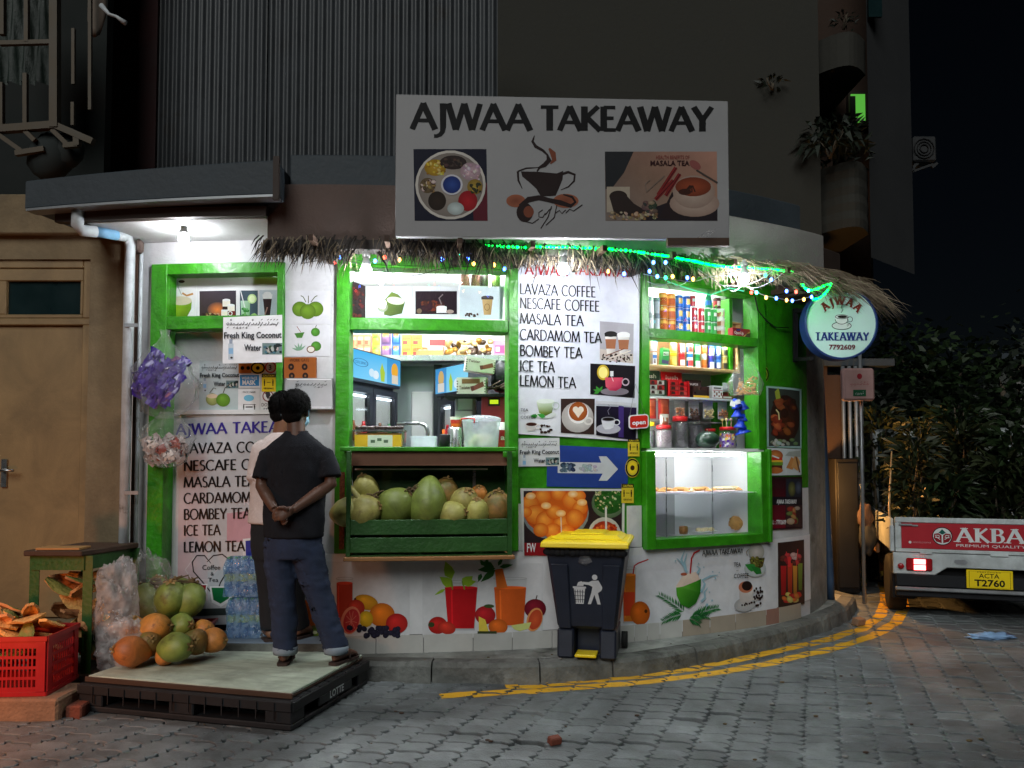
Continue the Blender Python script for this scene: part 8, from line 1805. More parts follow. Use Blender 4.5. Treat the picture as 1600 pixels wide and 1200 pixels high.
for k in range(16):t=-.25+.5*k/15;mb.ball((t,-.052,BH-.02+.01*noise.noise((k*.9,0,0))),(.03,.008,.025),6,5)
mb.build('bin_liner',M_['black_plastic'],bn,world=False)['kind']='stuff'
# ---- bits of litter
for px,py,s_,mk_,lab,cat,nm in((866,1164,.055,'brick_red','small red brown brick chip on the pavers at the front','brick','brick_chip'),(1341,977,.085,'block_brick','brown half brick lying at the kerb end','brick','brick_chip')):
 q=atZ(px,py,.0);mb=MB();mb.box(-s_*.6,s_*.6,-s_*.4,s_*.4,0,s_*.7,M=Matrix.Rotation(.5,4,'Z')@Matrix.Rotation(.2,4,'X'));o=mb.build(nm,M_[mk_],world=False,bevel=.006);o.location=q+Vector((0,0,.006));tag(o,lab,cat)
for px,py,w_,d_,h_,m_,lab in((1550,998,.16,.06,.03,'blue_rag','crumpled pale blue rag on the road before the truck'),(1365,1072,.10,.03,.004,'film','flattened clear plastic scrap on the pavers')):
 q=atZ(px,py,.0);mb=MB();mb.ball((0,0,h_*.6),(w_,d_,h_),26,12,fn=lambda v:v*(1+.7*noise.noise(v*2.3)+.25*noise.noise(v*6)));o=mb.build('crumpled_rag' if m_=='blue_rag' else 'plastic_scrap',M_[m_],world=False);o.location=q;tag(o,lab,'rag' if m_=='blue_rag' else 'scrap')
mb=MB();rq=random.Random(77)
for k in range(60):
 px,py=rq.uniform(30,1560),rq.uniform(1040,1195);q=atZ(px,py,.004)
 if inside_kerb(q.x,q.y-.1):continue
 s_=rq.uniform(.004,.012);mb.ball(q,(s_*1.6,s_,s_*.5),5,4,fn=lambda v:v*(1+.4*noise.noise(v*3)),mi=k%3)
for k in range(40):
 px,py=rq.uniform(600,1280),rq.uniform(975,1030);q=atZ(px,py,.123)
 if not inside_kerb(q.x,q.y-.08)or q.y>F(q.x)-.05:continue
 s_=rq.uniform(.003,.010);mb.ball(q,(s_*1.6,s_,s_*.5),5,4,mi=k%3)
o=mb.build('litter',[M_['dark_wood'],M_['parapet_white'],M_['stalk']]);o['kind']='stuff';o['label']='scattered tiny scraps and crumbs on the ground'
# ================================================================== PEOPLE
def solid(mb,voxel,smooth,name,m_,parent,fold=0,fs_=7,seed=0,stretch=(1,1,1)):
 me=bpy.data.meshes.new('tmp');me.from_pydata(mb.v,[],mb.f);me.update();bm=bmesh.new();bm.from_mesh(me);bmesh.ops.recalc_face_normals(bm,faces=bm.faces);bm.to_mesh(me);bm.free()
 ob=bpy.data.objects.new('tmp',me);COL.objects.link(ob)
 r_=ob.modifiers.new('r','REMESH');r_.mode='VOXEL';r_.voxel_size=voxel;r_.use_smooth_shade=True
 s_=ob.modifiers.new('s','SMOOTH');s_.factor=.5;s_.iterations=smooth
 dg=bpy.context.evaluated_depsgraph_get();m2=bpy.data.meshes.new_from_object(ob.evaluated_get(dg));bpy.data.objects.remove(ob)
 off=Vector((0,0,0));q=parent
 while q is not None:off+=Vector(q.location);q=q.parent
 for v in m2.vertices:
  if fold:
   c=v.co;d=noise.noise((c.x*fs_*stretch[0]+seed,c.y*fs_*stretch[1],c.z*fs_*stretch[2]))*.65+noise.noise((c.x*fs_*2.3*stretch[0],c.y*fs_*2.3*stretch[1]+seed,c.z*fs_*2.3*stretch[2]+c.x*6))*.4
   v.co=c+v.normal*d*fold
  v.co=v.co-off
 m2.name=name;m2.materials.clear();m2.materials.append(m_)
 for p in m2.polygons:p.use_smooth=True
 o=bpy.data.objects.new(name,m2);COL.objects.link(o);o.parent=parent;return o
def fingers(mb,base,dirs,ln,curl,r=.0085,spread=None):
 for k,b in enumerate(base):
  L_=ln*(.85,1,.95,.78)[k];d=Vector(dirs).normalized();c=Vector(curl).normalized()
  p1=b+d*L_*.42;p2=p1+(d*.55+c*.8).normalized()*L_*.33;p3=p2+(c*1.0-d*.25).normalized()*L_*.26
  mb.tube([b-d*.012,b,p1,p2,p3],[r*1.05,r*1.1,r,r*.92,r*.75],8)
def head(mb,c,face,s=1.0):
 f=Vector(face).normalized();sd=Vector((-f.y,f.x,0));up=Vector((0,0,1));M=Matrix(((sd.x,f.x,0,c[0]),(sd.y,f.y,0,c[1]),(0,0,1,c[2]),(0,0,0,1)))
 mb.ball((0,0,.015*s),(.076*s,.094*s,.095*s),20,14,M=M);mb.ball((0,.028*s,-.045*s),(.058*s,.062*s,.066*s),16,10,M=M)
 mb.loft([((0,.088*s,.02*s),.009,.012),((0,.104*s,-.012*s),.014,.016),((0,.094*s,-.026*s),.013,.01)],10,M=M)
 for k in(-1,1):
  mb.ball((k*.079*s,-.004,-.012*s),(.010,.02,.032),10,8,M=M)
  mb.ball((k*.03,.08*s,.018*s),(.018,.012,.007),8,6,M=M)
 return M
def hair(mb,M,s=1.0,seed=0,low=-.045):
 def fn(v):
  q=Vector(v)
  if q.z<-.45:q.z=-.45-(q.z+.45)*.2
  if q.y>.55 and q.z<.35:q.y=.55
  return q*(1+.05*noise.noise(q*5+Vector((seed,0,0)))+.035*noise.noise(q*12+Vector((0,seed,0))))
 mb.ball((0,-.010*s,.030*s),(.093*s,.106*s,.105*s),40,28,M=M,fn=fn)
 mb.ball((0,-.062*s,-.028*s),(.068*s,.040*s,.062*s),24,14,M=M,fn=lambda v:v*(1+.06*noise.noise(v*6)))
def flipflop(o,heel,toe,z,name='sandal'):
 h,t=Vector((*heel,z)),Vector((*toe,z));d=(t-h);L_=d.length;d.normalize();sd=Vector((-d.y,d.x,0));b=MB();pts=[]
 for(u,w)in((0,.026),(.08,.036),(.3,.036),(.55,.042),(.8,.048),(.95,.036),(1.03,.012)):pts.append((u,w))
 lo=[h+d*L_*u+sd*w for u,w in pts]+[h+d*L_*u-sd*w for u,w in reversed(pts)];n_=len(lo)
 b.add([tuple(p)for p in lo]+[tuple(p+Vector((0,0,.016)))for p in lo],[tuple(reversed(range(n_))),tuple(range(n_,2*n_))]+[(i,(i+1)%n_,n_+(i+1)%n_,n_+i)for i in range(n_)])
 b.build(name,M_['sole_brown'],o);b=MB();m_=h+d*L_*.72+Vector((0,0,.05));b.tube([h+d*L_*.5+sd*.04+Vector((0,0,.02)),h+d*L_*.62+sd*.025+Vector((0,0,.056)),m_+d*.02,h+d*L_*.62-sd*.025+Vector((0,0,.056)),h+d*L_*.5-sd*.04+Vector((0,0,.02))],.008,6);b.build('strap',M_['sole_brown'],o)
def foot(mb,ankle,heel,toe,z):
 h,t=Vector((*heel,z)),Vector((*toe,z));d=(t-h).normalized();L_=(t-h).length;sd=Vector((-d.y,d.x,0))
 mb.loft([(h+d*(-.002)+Vector((0,0,.026)),.012,.018,sd,Vector((0,0,1))),(h+d*L_*.1+Vector((0,0,.036)),.032,.034,sd,Vector((0,0,1))),(h+d*L_*.3+Vector((0,0,.044)),.033,.042,sd,Vector((0,0,1))),(h+d*L_*.6+Vector((0,0,.032)),.040,.030,sd,Vector((0,0,1))),(h+d*L_*.82+Vector((0,0,.022)),.043,.020,sd,Vector((0,0,1))),(h+d*L_*.9+Vector((0,0,.018)),.040,.015,sd,Vector((0,0,1)))],14)
 for k,(u,w,r)in enumerate(((1.0,.028,.013),(.985,.008,.010),(.965,-.009,.0095),(.94,-.024,.009),(.905,-.037,.0085))):
  s_=1 if h.x>t.x else-1
  a=h+d*L_*.82+sd*w*.9+Vector((0,0,.014));mb.tube([a,h+d*L_*u+sd*w+Vector((0,0,.012))],[r,r*.85],8)
 mb.tube([Vector(ankle),Vector(ankle)+Vector((0,0,-.04)),h+d*L_*.22+Vector((0,0,.04))],[.036,.036,.034],12)
# ---- man in black shirt, seen from behind, on the board
Y1=4.95
m1=empty('person',(atY(468,1028,Y1).x,Y1,BT));tag(m1,'man in black shirt and rolled blue jeans, hands clasped behind his back','person')
a1=lambda px,py,dy=0:atY(px,py,Y1+dy)
b=MB();hM=head(b,a1(462,641,.02),(.12,1,0),.98)
b.tube([a1(462,655,.0),a1(463,676,-.015),a1(464,700,-.01)],[.056,.055,.075],14)
b.loft([(a1(463,695,0),.12,.07),(a1(463,715,0),.165,.09),(a1(463,770,0),.15,.09),(a1(460,830,0),.14,.09),(a1(460,865,0),.15,.10)],16)
rsh,rel,rwr=a1(508,708,0),a1(517,756,-.035),a1(458,797,-.165);lsh,lel,lwr=a1(419,708,0),a1(409,760,-.04),a1(429,796,-.15)
b.tube([rsh,rsh.lerp(rel,.5),rel,rel.lerp(rwr,.35),rwr],[.052,.047,.040,.040,.026],12);b.tube([lsh,lsh.lerp(lel,.5),lel,lel.lerp(lwr,.4),lwr],[.052,.047,.040,.039,.027],12)
hl_=a1(428,799,-.15)
b.ball(a1(434,804,-.165),(.036,.018,.032),14,10)
hd_=a1(445,803,-.190);b.loft([(rwr,.027,.019,(0,.3,1),(.2,1,0)),(a1(451,800,-.182),.036,.017,(0,.25,1),(.2,1,0)),(hd_,.041,.016,(0,.2,1),(.2,1,0)),(a1(438,805,-.194),.036,.014,(0,.2,1),(.2,1,0))],14)
fingers(b,[hd_+Vector((-.020,-.004,.030)),hd_+Vector((-.026,-.006,.011)),hd_+Vector((-.027,-.006,-.009)),hd_+Vector((-.023,-.004,-.028))],(-1,-.1,-.25),.075,(-.2,.9,-.3),.0092)
b.tube([hd_+Vector((.022,-.006,.026)),hd_+Vector((.0,-.024,.040)),hd_+Vector((-.028,-.022,.040)),hd_+Vector((-.046,-.014,.030))],[.014,.012,.010,.008],8)
fingers(b,[a1(440,812,-.150)+Vector((0,0,.006*k))+Vector((.008*k,0,0))for k in range(4)],(.35,-.3,-1),.06,(.4,-.8,.1),.0088)
fL,fR=(a1(447,1020,0).x,Y1-.06),(a1(524,1020,0).x,Y1-.05)
tL,tR=(fL[0]-.035,fL[1]+.235),(fR[0]+.085,fR[1]+.215)
aL,aR=Vector((fL[0]-.003,fL[1]+.05,BT+.115)),Vector((fR[0]+.012,fR[1]+.05,BT+.115))
b.tube([a1(441,850,0),a1(441,932,.0),aL],[.075,.055,.036],12);b.tube([a1(479,850,0),a1(498,930,.01),aR],[.075,.055,.036],12)
foot(b,aL,fL,tL,BT+.016);foot(b,aR,fR,tR,BT+.016)
solid(b,.0062,3,'body',M_['skin'],m1)
b=MB();hair(b,hM,.98,3);solid(b,.008,1,'hair',M_['hair'],m1,.004,30,2)
b=MB();b.loft([(a1(463,674,-.002),.070,.062),(a1(463,680,0),.092,.072),(a1(463,688,0),.135,.086),(a1(463,698,0),.182,.100),(a1(463,712,0),.206,.112),(a1(463,735,0),.196,.122),(a1(462,770,0),.188,.120),(a1(460,805,-.005),.186,.120),(a1(459,832,-.005),.186,.124),(a1(459,840,-.005),.184,.123)],24)
b.tube([rsh+Vector((-.06,0,.0)),rsh+Vector((-.002,0,-.022)),rsh.lerp(rel,.5)+Vector((.002,0,0)),rsh.lerp(rel,.80)],[.06,.066,.066,.070],16);b.tube([lsh+Vector((.06,0,.0)),lsh+Vector((.002,0,-.022)),lsh.lerp(lel,.5),lsh.lerp(lel,.80)],[.06,.066,.066,.070],16)
solid(b,.009,6,'shirt',M_['fabric_black'],m1,.020,6,4,(1,1,.7))
b=MB();b.tube([a1(463,675,-.006)+Vector((.067*math.cos(t*.3927),.055*math.sin(t*.3927),.004*math.sin(t*.3927)))for t in range(17)],.008,6);b.build('collar',M_['fabric_black'],m1)
kL,kR=a1(442,930,-.01),a1(497,925,.0)
hemL,hemR=Vector((fL[0],fL[1]+.045,BT+.085)),Vector((fR[0]+.006,fR[1]+.045,BT+.085))
b=MB();b.loft([(a1(459,834,0),.165,.112),(a1(459,850,0),.178,.122),(a1(460,872,0),.172,.122)],22)
b.tube([a1(438,858,0),a1(439,890,0),kL,kL.lerp(hemL,.5),hemL],[.100,.094,.080,.076,.072],18);b.tube([a1(480,858,0),a1(487,890,0),kR,kR.lerp(hemR,.5),hemR],[.100,.094,.080,.076,.072],18)
jeans=solid(b,.009,4,'jeans',M_['denim'],m1,.021,7,8,(1,1,2.0))
for h_ in(hemL,hemR):b=MB();b.lathe([(.062,-.020),(.072,-.022),(.076,.0),(.075,.022),(.066,.024)],20,M=Matrix.Translation(h_));b.build('cuff',M_['denim_light'],m1)
flipflop(m1,(fL[0],fL[1]-.015),(tL[0],tL[1]+.01),BT+.0005);flipflop(m1,(fR[0]-.005,fR[1]-.015),(tR[0]+.005,tR[1]+.01),BT+.0005)
b=MB();b.loft([(hM@Vector((0,.10,-.035)),.045,.012),(hM@Vector((0,.085,-.07)),.055,.03),(hM@Vector((0,.06,-.10)),.04,.03)],14);b.build('face_mask',M_['mask_blue'],m1)
for s_ in(-1,1):b=MB();b.tube([hM@Vector((s_*.055,.085,-.05)),hM@Vector((s_*.08,.02,-.045)),hM@Vector((s_*.088,-.012,-.030)),hM@Vector((s_*.088,-.008,.008))],.003,5);b.build('mask_loop',M_['mask_blue'],m1);b=MB();b.ball(hM@Vector((s_*.03,.092,.006)),.009,10,8);b.build('eye',M_['white_gloss'],m1)
def strands(o,M,s,seed,n=900):
 rq=random.Random(seed);b=MB()
 for k in range(n):
  v=Vector((rq.gauss(0,1),rq.gauss(0,1),rq.gauss(0,1))).normalized()
  if v.z<-.5 or(v.y>.5 and v.z<.4):continue
  p=Vector((v.x*.094*s,-.010*s+v.y*.107*s,.030*s+v.z*.106*s));t=Vector((v.x*.5+rq.uniform(-.4,.4),v.y*.4-.5,-1+.9*v.z));t=(t-v*t.dot(v)).normalized();sd=t.cross(v)*.0016;L_=rq.uniform(.02,.038)
  q=[p-sd,p+sd,p+t*L_*.6+v*rq.uniform(.001,.004)+sd*.6,p+t*L_+v*rq.uniform(-.003,.002)]
  b.add([M@x for x in q],[(0,1,2,3)])
 c=b.build('hair_strands',M_['hair'],o);c['kind']='stuff'
strands(m1,hM,.98,5)
# ---- man in white shirt at the counter, half hidden
Y2=5.36;Z2=.24
m2=empty('person',(atY(418,990,Y2).x,Y2,Z2));tag(m2,'man in pale shirt and dark trousers half hidden behind the other','person')
a2=lambda px,py,dy=0:atY(px+8,py,Y2+dy)
b=MB();hM2=head(b,a2(437,641,.02),(.75,1,0),.97);b.tube([a2(435,655,0),a2(431,676,0),a2(428,698,0)],[.056,.055,.07],14)
b.loft([(a2(427,700,0),.12,.07),(a2(424,730,0),.15,.09),(a2(422,790,0),.14,.09),(a2(422,850,0),.14,.1)],16)
s1,e1,w1_=a2(401,703,0),a2(391,748,-.03),a2(420,772,.10)
b.tube([s1,s1.lerp(e1,.5),e1,e1.lerp(w1_,.4),w1_],[.05,.045,.039,.037,.025],12);s2,e2,w2_=a2(452,703,.02),a2(458,750,.03),a2(448,772,.13)
b.tube([s2,s2.lerp(e2,.5),e2,e2.lerp(w2_,.4),w2_],[.05,.045,.039,.037,.025],12)
for wv,sg in((w1_,1),(w2_,-1)):
 q=wv+Vector((.035*sg,.04,-.01));b.ball(q,(.036,.036,.017),12,8);fingers(b,[q+Vector((.022*sg,.012-.014*k+.01,0))for k in range(4)],(sg,.5,-.1),.07,(0,.2,-1));b.tube([q+Vector((0,.025,0)),q+Vector((.02*sg,.05,.005)),q+Vector((.04*sg,.055,0))],[.012,.010,.008],8)
f1,f2=(a2(419,990,0).x,Y2-.05),(a2(452,990,0).x,Y2+.02);t1,t2=(f1[0]-.10,f1[1]+.20),(f2[0]+.10,f2[1]+.20)
A1,A2=Vector((f1[0]-.02,f1[1]+.05,Z2+.10)),Vector((f2[0]+.02,f2[1]+.05,Z2+.10))
b.tube([a2(414,850,0),a2(415,925,0),A1],[.07,.055,.036],12);b.tube([a2(444,850,0),a2(448,925,0),A2],[.07,.055,.036],12);foot(b,A1,f1,t1,Z2+.016);foot(b,A2,f2,t2,Z2+.016)
solid(b,.0068,3,'body',M_['skin_light'],m2)
b=MB();hair(b,hM2,.97,9);solid(b,.008,1,'hair',M_['hair'],m2,.004,30,7)
b=MB();b.loft([(a2(433,676,0),.068,.062),(a2(430,684,0),.10,.075),(a2(428,694,0),.14,.09),(a2(427,703,0),.172,.10),(a2(426,718,0),.190,.112),(a2(424,750,0),.172,.118),(a2(422,790,0),.170,.118),(a2(421,818,0),.178,.126)],22)
b.tube([s1+Vector((.03,0,.02)),s1,s1.lerp(e1,.6),e1,e1.lerp(w1_,.12)],[.068,.070,.066,.060,.056],16);b.tube([s2+Vector((-.03,0,.02)),s2,s2.lerp(e2,.6),e2],[.068,.07,.066,.06],16)
solid(b,.009,4,'shirt',M_['fabric_white'],m2,.018,7,14,(1,1,.7))
b=MB();b.loft([(a2(422,800,0),.158,.108),(a2(422,850,0),.165,.115),(a2(424,872,0),.16,.115)],20);b.tube([a2(411,850,0),a2(413,890,0),a2(414,925,0),A1+Vector((0,0,-.03))],[.100,.092,.078,.066],16);b.tube([a2(442,850,0),a2(445,890,0),a2(447,925,0),A2+Vector((0,0,-.03))],[.100,.092,.078,.066],16)
solid(b,.01,4,'trousers',M_['trousers_dark'],m2,.007,9,3,(1,1,1.6));flipflop(m2,(f1[0],f1[1]-.015),(t1[0]-.005,t1[1]+.01),Z2+.0005);flipflop(m2,(f2[0],f2[1]-.015),(t2[0]+.005,t2[1]+.01),Z2+.0005)
b=MB();b.loft([(hM2@Vector((0,.10,-.035)),.045,.012),(hM2@Vector((0,.085,-.07)),.055,.03),(hM2@Vector((0,.06,-.10)),.04,.03)],14);b.build('face_mask',M_['mask_blue'],m2)
for s_ in(-1,1):b=MB();b.ball(hM2@Vector((s_*.03,.091,.006)),.009,10,8);b.build('eye',M_['white_gloss'],m2)
strands(m2,hM2,.97,6)
# ================================================================== ROUND SIGN, ALLEY, TRUCK, PLANTS
RYs=6.25;rc=atY(1314,505,RYs);rr0=55*RYs/FOC
rs=empty('round_sign',rc);tag(rs,'round white coffee sign with a dark blue rim at the shop corner','sign')
Mr=Matrix.Translation(rc)@Matrix.Rotation(R(90),4,'X')
mb=MB();mb.lathe([(rr0*1.05,-.11),(rr0*1.05,.010),(rr0*1.0,.014),(rr0*.985,.004)],48,M=Mr,cap=False,sm=False);mb.lathe([(rr0*1.05,-.11),(.001,-.11)],48,M=Mr,cap=False);mb.build('rim',mat('rim_blue',S(34,56,110),.4),rs)
mb=MB();mb.lathe([(rr0*.985,.003),(.001,.0031)],48,M=Mr,cap=False);mb.build('face',mat('sign_led_tint',S(196,230,222),.35,var=.04),rs)  # green cast of the rope light put into the white face colour
rsf=plane_surf((0,RYs-.004,0),(0,-1,0));p=Print();t=Print(.0015)
p.ell(1315,509,15,5,S(214,224,222));p.ring(1315,509,15,6,1.1,S(50,56,56));p.poly([(1304,495),(1325,495),(1321,507),(1309,507)],S(226,234,232));p.ring(1315,499,10,7.5,1,S(60,64,64),0,180);p.ell(1315,495,10,3.2,S(226,234,232));p.ring(1315,495,10,3.2,.9,S(50,56,56));p.ell(1316,495,7.5,2.3,S(30,24,24));p.ring(1328,499,4,4,.9,S(60,64,64));p.line([(1314,489),(1317,484),(1314,480),(1317,475)],.9,S(80,90,90));p.line([(1323,508),(1327,506),(1324,510)],.8,S(60,60,60))
t.caps('AJWAA',0,0,13,S(120,50,40),arc=(1313.5,508,32,138,38),serif=.14,thick=.26,thin=.12,space=.30);t.caps('TAKEAWAY',1274,532,12.5,S(34,56,120),wd=83,serif=.16,thick=.24,thin=.11,space=.16);t.font('7792609',1295,546,7.6,S(104,44,52),wd=41,bold=.03)
for pr,nm in((p,'picture'),(t,'lettering')):o=pr.mesh(rsf,.0008+(p.d if nm=='lettering' else 0)).build(nm,M_['print'],rs);o['kind']='stuff'
mb=MB()
for py in(486,562):mb.bar(atY(1242,py,6.72),atY(1268,py-2,RYs+.06),.03,.03)
mb.bar(atY(1242,482,6.72),atY(1242,566,6.72),.04,.04,(0,1,0));mb.build('bracket',M_['black_metal'],rs)
mb=MB();pts_=[fpt(1178,455,.02),fpt(1184,485,.03),fpt(1196,500,.03),fpt(1212,512,.04),fpt(1232,512,.05)];mb.tube(pts_,.006,6);o=mb.build('cable',M_['black_metal'],loc=pts_[0]);tag(o,'black cable drooping across the right green column','cable')
# small box sign behind
bs=empty('box_sign',atY(1342,600,7.4));tag(bs,'small pale pinkish square sign with red script under the round sign','sign')
a,b=atY(1317,575,7.4),atY(1368,626,7.4);mb=MB();mb.box(a.x,b.x,7.4,7.48,b.z,a.z);mb.build('panel',mat('sign_pink',S(176,140,136),.6),bs,bevel=.02)
p=Print();p.ell(1343,588,4,4.4,S(150,40,50));p.thaana(1328,601,30,5,S(160,50,60),6,12);p.rect(1333,609,1353,619,S(30,90,60));p.thaana(1336,615,14,3.4,W_,5,13)
o=p.mesh(plane_surf((0,7.399,0),(0,-1,0)),.001).build('lettering',M_['print'],bs);o['kind']='stuff'
mb=MB();q=atY(1345,640,7.5);mb.tube([(q.x,7.5,.1),(q.x,7.5,2.6)],.018,8);mb.build('pole',M_['galv'],bs)
# alley walls
aw=empty('alley_wall',(2.8,7.4,.12));tag(aw,'bare grey end wall of the shop turning into the alley','wall')
mb=MB();pts_=[(2.560,6.925),(2.72,7.16),(2.95,7.55),(3.04,7.86)]
for(x0,y0),(x1,y1)in zip(pts_,pts_[1:]):mb.add([(x0,y0,.1),(x1,y1,.1),(x1,y1,3.0),(x0,y0,3.0),(x0-.25,y0+.15,.1),(x1-.25,y1+.15,.1),(x1-.25,y1+.15,3.0),(x0-.25,y0+.15,3.0)],[(0,1,2,3),(4,7,6,5),(0,3,7,4),(1,5,6,2),(3,2,6,7)])
mb.build('wall',M_['concrete'],aw);
ah=empty('alley_house',(3.6,9.4,0));tag(ah,'plain brownish house wall further down the alley','house')
mb=MB();mb.box(3.0,3.56,9.0,9.2,0,2.5);mb.box(3.56,3.76,9.0,11.5,0,2.4);mb.build('wall',M_['brown_wall'],ah)
mb=MB();mb.box(2.9,4.3,8.95,9.6,2.5,2.58);mb.build('roof',M_['roof_grey'],ah)
for k,px in enumerate((1318,1328,1338,1346)):q=atY(px,650,8.93);mb=MB();mb.tube([(q.x,8.93,.05),(q.x,8.93,2.49)],.022,8);mb.build('pipe',M_['galv'],ah)
mb=MB();a,b=atY(1305,716,8.6),atY(1341,700,8.6);mb.box(a.x,b.x,8.6,8.9,.02,a.z);o=mb.build('steel_cabinet',M_['black_metal'],loc=(a.x,8.6,.02),bevel=.01);tag(o,'tall dark cabinet standing in the alley behind the corner','cabinet')
mb=MB();mb.box(a.x-.001+.02,b.x-.02,8.585,8.599,.08,a.z-.05);d_=mb.build('door_leaf',M_['black_plastic'],o,bevel=.004)
def bagdrop(px,py,sz,m_,lab,seed):q=atY(px,py,8.45);mb=MB();mb.ball(q,sz,18,12,fn=lambda v:v*(1+.35*noise.noise(v*1.9+Vector((seed,0,0)))));o=mb.build('hanging_bag',m_,loc=q);tag(o,lab,'bag')
bagdrop(1352,806,(.075,.06,.14),mat('bag_dull',S(74,56,50),.9),'pinkish bag hanging beside the dark alley cabinet',2);bagdrop(1356,840,(.09,.07,.17),M_['grey_far'],'limp grey bag hanging low beside the truck',5)
mb=MB();a,b=atY(1281,588,7.62),atY(1297,905,7.62);mb.tube([a,a.lerp(b,.5),b,Vector((b.x+.004,7.62,.125))],.036,12);o=mb.build('leaning_pipe',M_['pipe_blue'],loc=b);tag(o,'dull blue pipe leaning against the grey corner wall','pipe')
# ---- small truck
TA=R(19);T0=Vector((atY(1399,860,7.36).x,7.36,0))
tk=empty('pickup_truck',T0,-TA);tag(tk,'small white flatbed truck with a red tailgate loaded with plants','truck')
TW=1.42
def tb_(name,m_,*qs,bev=.008,par=tk):
 mb=MB()
 for q in qs:mb.box(*q)
 return mb.build(name,M_[m_]if isinstance(m_,str)else m_,par,world=False,bevel=bev)
gate=tb_('tailgate','truck_white',(0,TW,.0,.03,.60,.915))
tb_('top_rail','truck_white',(.0,TW,-.012,-.001,.868,.915),par=gate);tb_('bottom_rail','truck_white',(.0,TW,-.010,-.001,.60,.632),par=gate);tb_('end_rail','truck_white',(.0,.05,-.011,-.001,.633,.867),par=gate);tb_('end_rail','truck_white',(TW-.05,TW,-.011,-.001,.633,.867),par=gate)
tb_('red_panel','truck_red',(.052,TW-.052,-.006,-.001,.634,.866),bev=.002,par=gate)
tb_('latch','galv',(.03,.14,-.022,-.0125,.840,.858),(.14,.19,-.018,-.0125,.834,.85),bev=.003,par=gate)
tb_('corner_post','truck_white',(-.045,-.006,-.01,.05,.60,.84));tb_('side_gate','truck_white',(-.03,-.004,.051,1.9,.60,.90));tb_('side_gate','truck_white',(TW+.004,TW+.03,.0,1.9,.60,.90));tb_('bed_floor','black_metal',(0,TW,.031,1.92,.57,.62))
mb=MB();poly=[(-.02,.595),(TW,.595),(TW,.40),(TW-.30,.40),(TW-.38,.47),(.42,.47),(.32,.40),(-.02,.40)];mb.prism(poly,.0,.04);mb.build('rear_panel',M_['truck_white'],tk,world=False,bevel=.006)
tb_('hinge','truck_white',(.20,.30,-.012,-.001,.585,.604),(.76,.90,-.012,-.001,.585,.604),bev=.003)
mb=MB();mb.prism([(.48,.545),(.56,.548),(.585,.525),(.565,.505),(.50,.507),(.475,.522)],-.006,-.0005);mb.build('grip_recess',M_['galv'],tk,world=False)
redl=mat('lens_red',S(150,14,24),.25,var=.05)
for k,x0 in enumerate((.085,TW-.085-.215)):
 ln=tb_('tail_light',redl,(x0,x0+.215,-.022,-.001,.435,.548),bev=.012)
 if k==0 or True:
  tb_('lit_lens',emis('tail_glow_%d'%k,(1,.10,.10),9 if k==0 else 9),(x0+.062,x0+.158,-.026,-.0225,.495,.540),(x0+.062,x0+.158,-.026,-.0225,.443,.488),bev=.004,par=ln)
mb=MB();mb.lathe([(.026,0),(.026,.018),(.02,.024),(.001,.025)],16,M=Matrix.Translation((.042,-.001,.472))@Matrix.Rotation(R(90),4,'X'));mb.build('reflector',redl,tk,world=False)
bm_=tb_('bumper_bar','galv',(-.01,TW+.01,-.05,-.01,.258,.290));tb_('bumper_face','black_plastic',(.0,TW,-.008,.03,.291,.40));tb_('bumper_face','black_plastic',(.0,TW,-.008,.10,.20,.257))
pl_=tb_('number_plate','yellow_plastic',(.565,.925,-.03,-.024,.302,.464),bev=.003)
p=Print();p.line([(.06,.06),(.94,.06),(.94,.95),(.06,.95),(.06,.06)],.012,S(120,100,20));p.font('ACTA',.27,.42,.25,S(40,36,20),wd=.44,bold=.01);p.font('T2760',.17,.86,.36,S(30,28,20),wd=.66,bold=.03);p.font('MALDIVES',.24,.14,.07,S(110,90,20),wd=.5)
o=p.mesh(local_surf(lambda x,y,d:Vector((.565+x*.36,-.0305-d,.464-y*.162))),.0005).build('lettering',M_['print'],pl_,world=False);o['kind']='stuff'
# lettering of the tailgate
gp=lambda x,y,d:Vector((x,-.0065-d,y))
p=Print();ex,ey,er=.385,.752,.076
p.ell(ex,ey,er,er,S(214,220,220));p.ring(ex,ey,er*1.03,er*1.03,.008,S(60,30,36))
p.poly([(ex-.03,ey+.03),(ex,ey+.062),(ex+.03,ey+.03),(ex,ey+.014)],S(30,90,80))
for s_ in(-1,1):
 p.poly([(ex+s_*.006,ey-.062),(ex+s_*.006,ey+.008),(ex+s_*.03,ey+.026),(ex+s_*.066,ey+.02),(ex+s_*.07,ey-.018),(ex+s_*.05,ey-.05)],S(140,30,40));p.line([(ex+s_*.018,ey-.03),(ex+s_*.05,ey-.006),(ex+s_*.056,ey+.008),(ex+s_*.03,ey+.008),(ex+s_*.022,ey-.004)],.006,S(214,220,220));p.line([(ex+s_*.02,ey-.012),(ex+s_*.058,ey-.012)],.006,S(214,220,220))
p.ell(.122,.690,.012,.012,S(214,216,216));o=p.mesh(local_surf(gp),.0003).build('emblem',M_['print'],gate,world=False);o['kind']='stuff'
p=Print(.0012);W2=S(214,220,222)
def fl(pr,fn,*a,**kw):
 q=Print();getattr(q,fn)(*a,**kw)
 for pts,cols,d in q.t:pr.t.append(([(u,-v)for u,v in pts],cols,d))
fl(p,'caps','AKBAR',.50,-.705,.124,W2,wd=.64,serif=.11,thick=.20,thin=.07,space=.16);fl(p,'font','PREMIUM QUALITY',.495,-.662,.025,W2,wd=.54);fl(p,'font','APPETITE LOGISTICS',.142,-.684,.014,S(200,150,156),wd=.15)
o=p.mesh(local_surf(gp),.0003).build('lettering',M_['print'],gate,world=False);o['kind']='stuff'
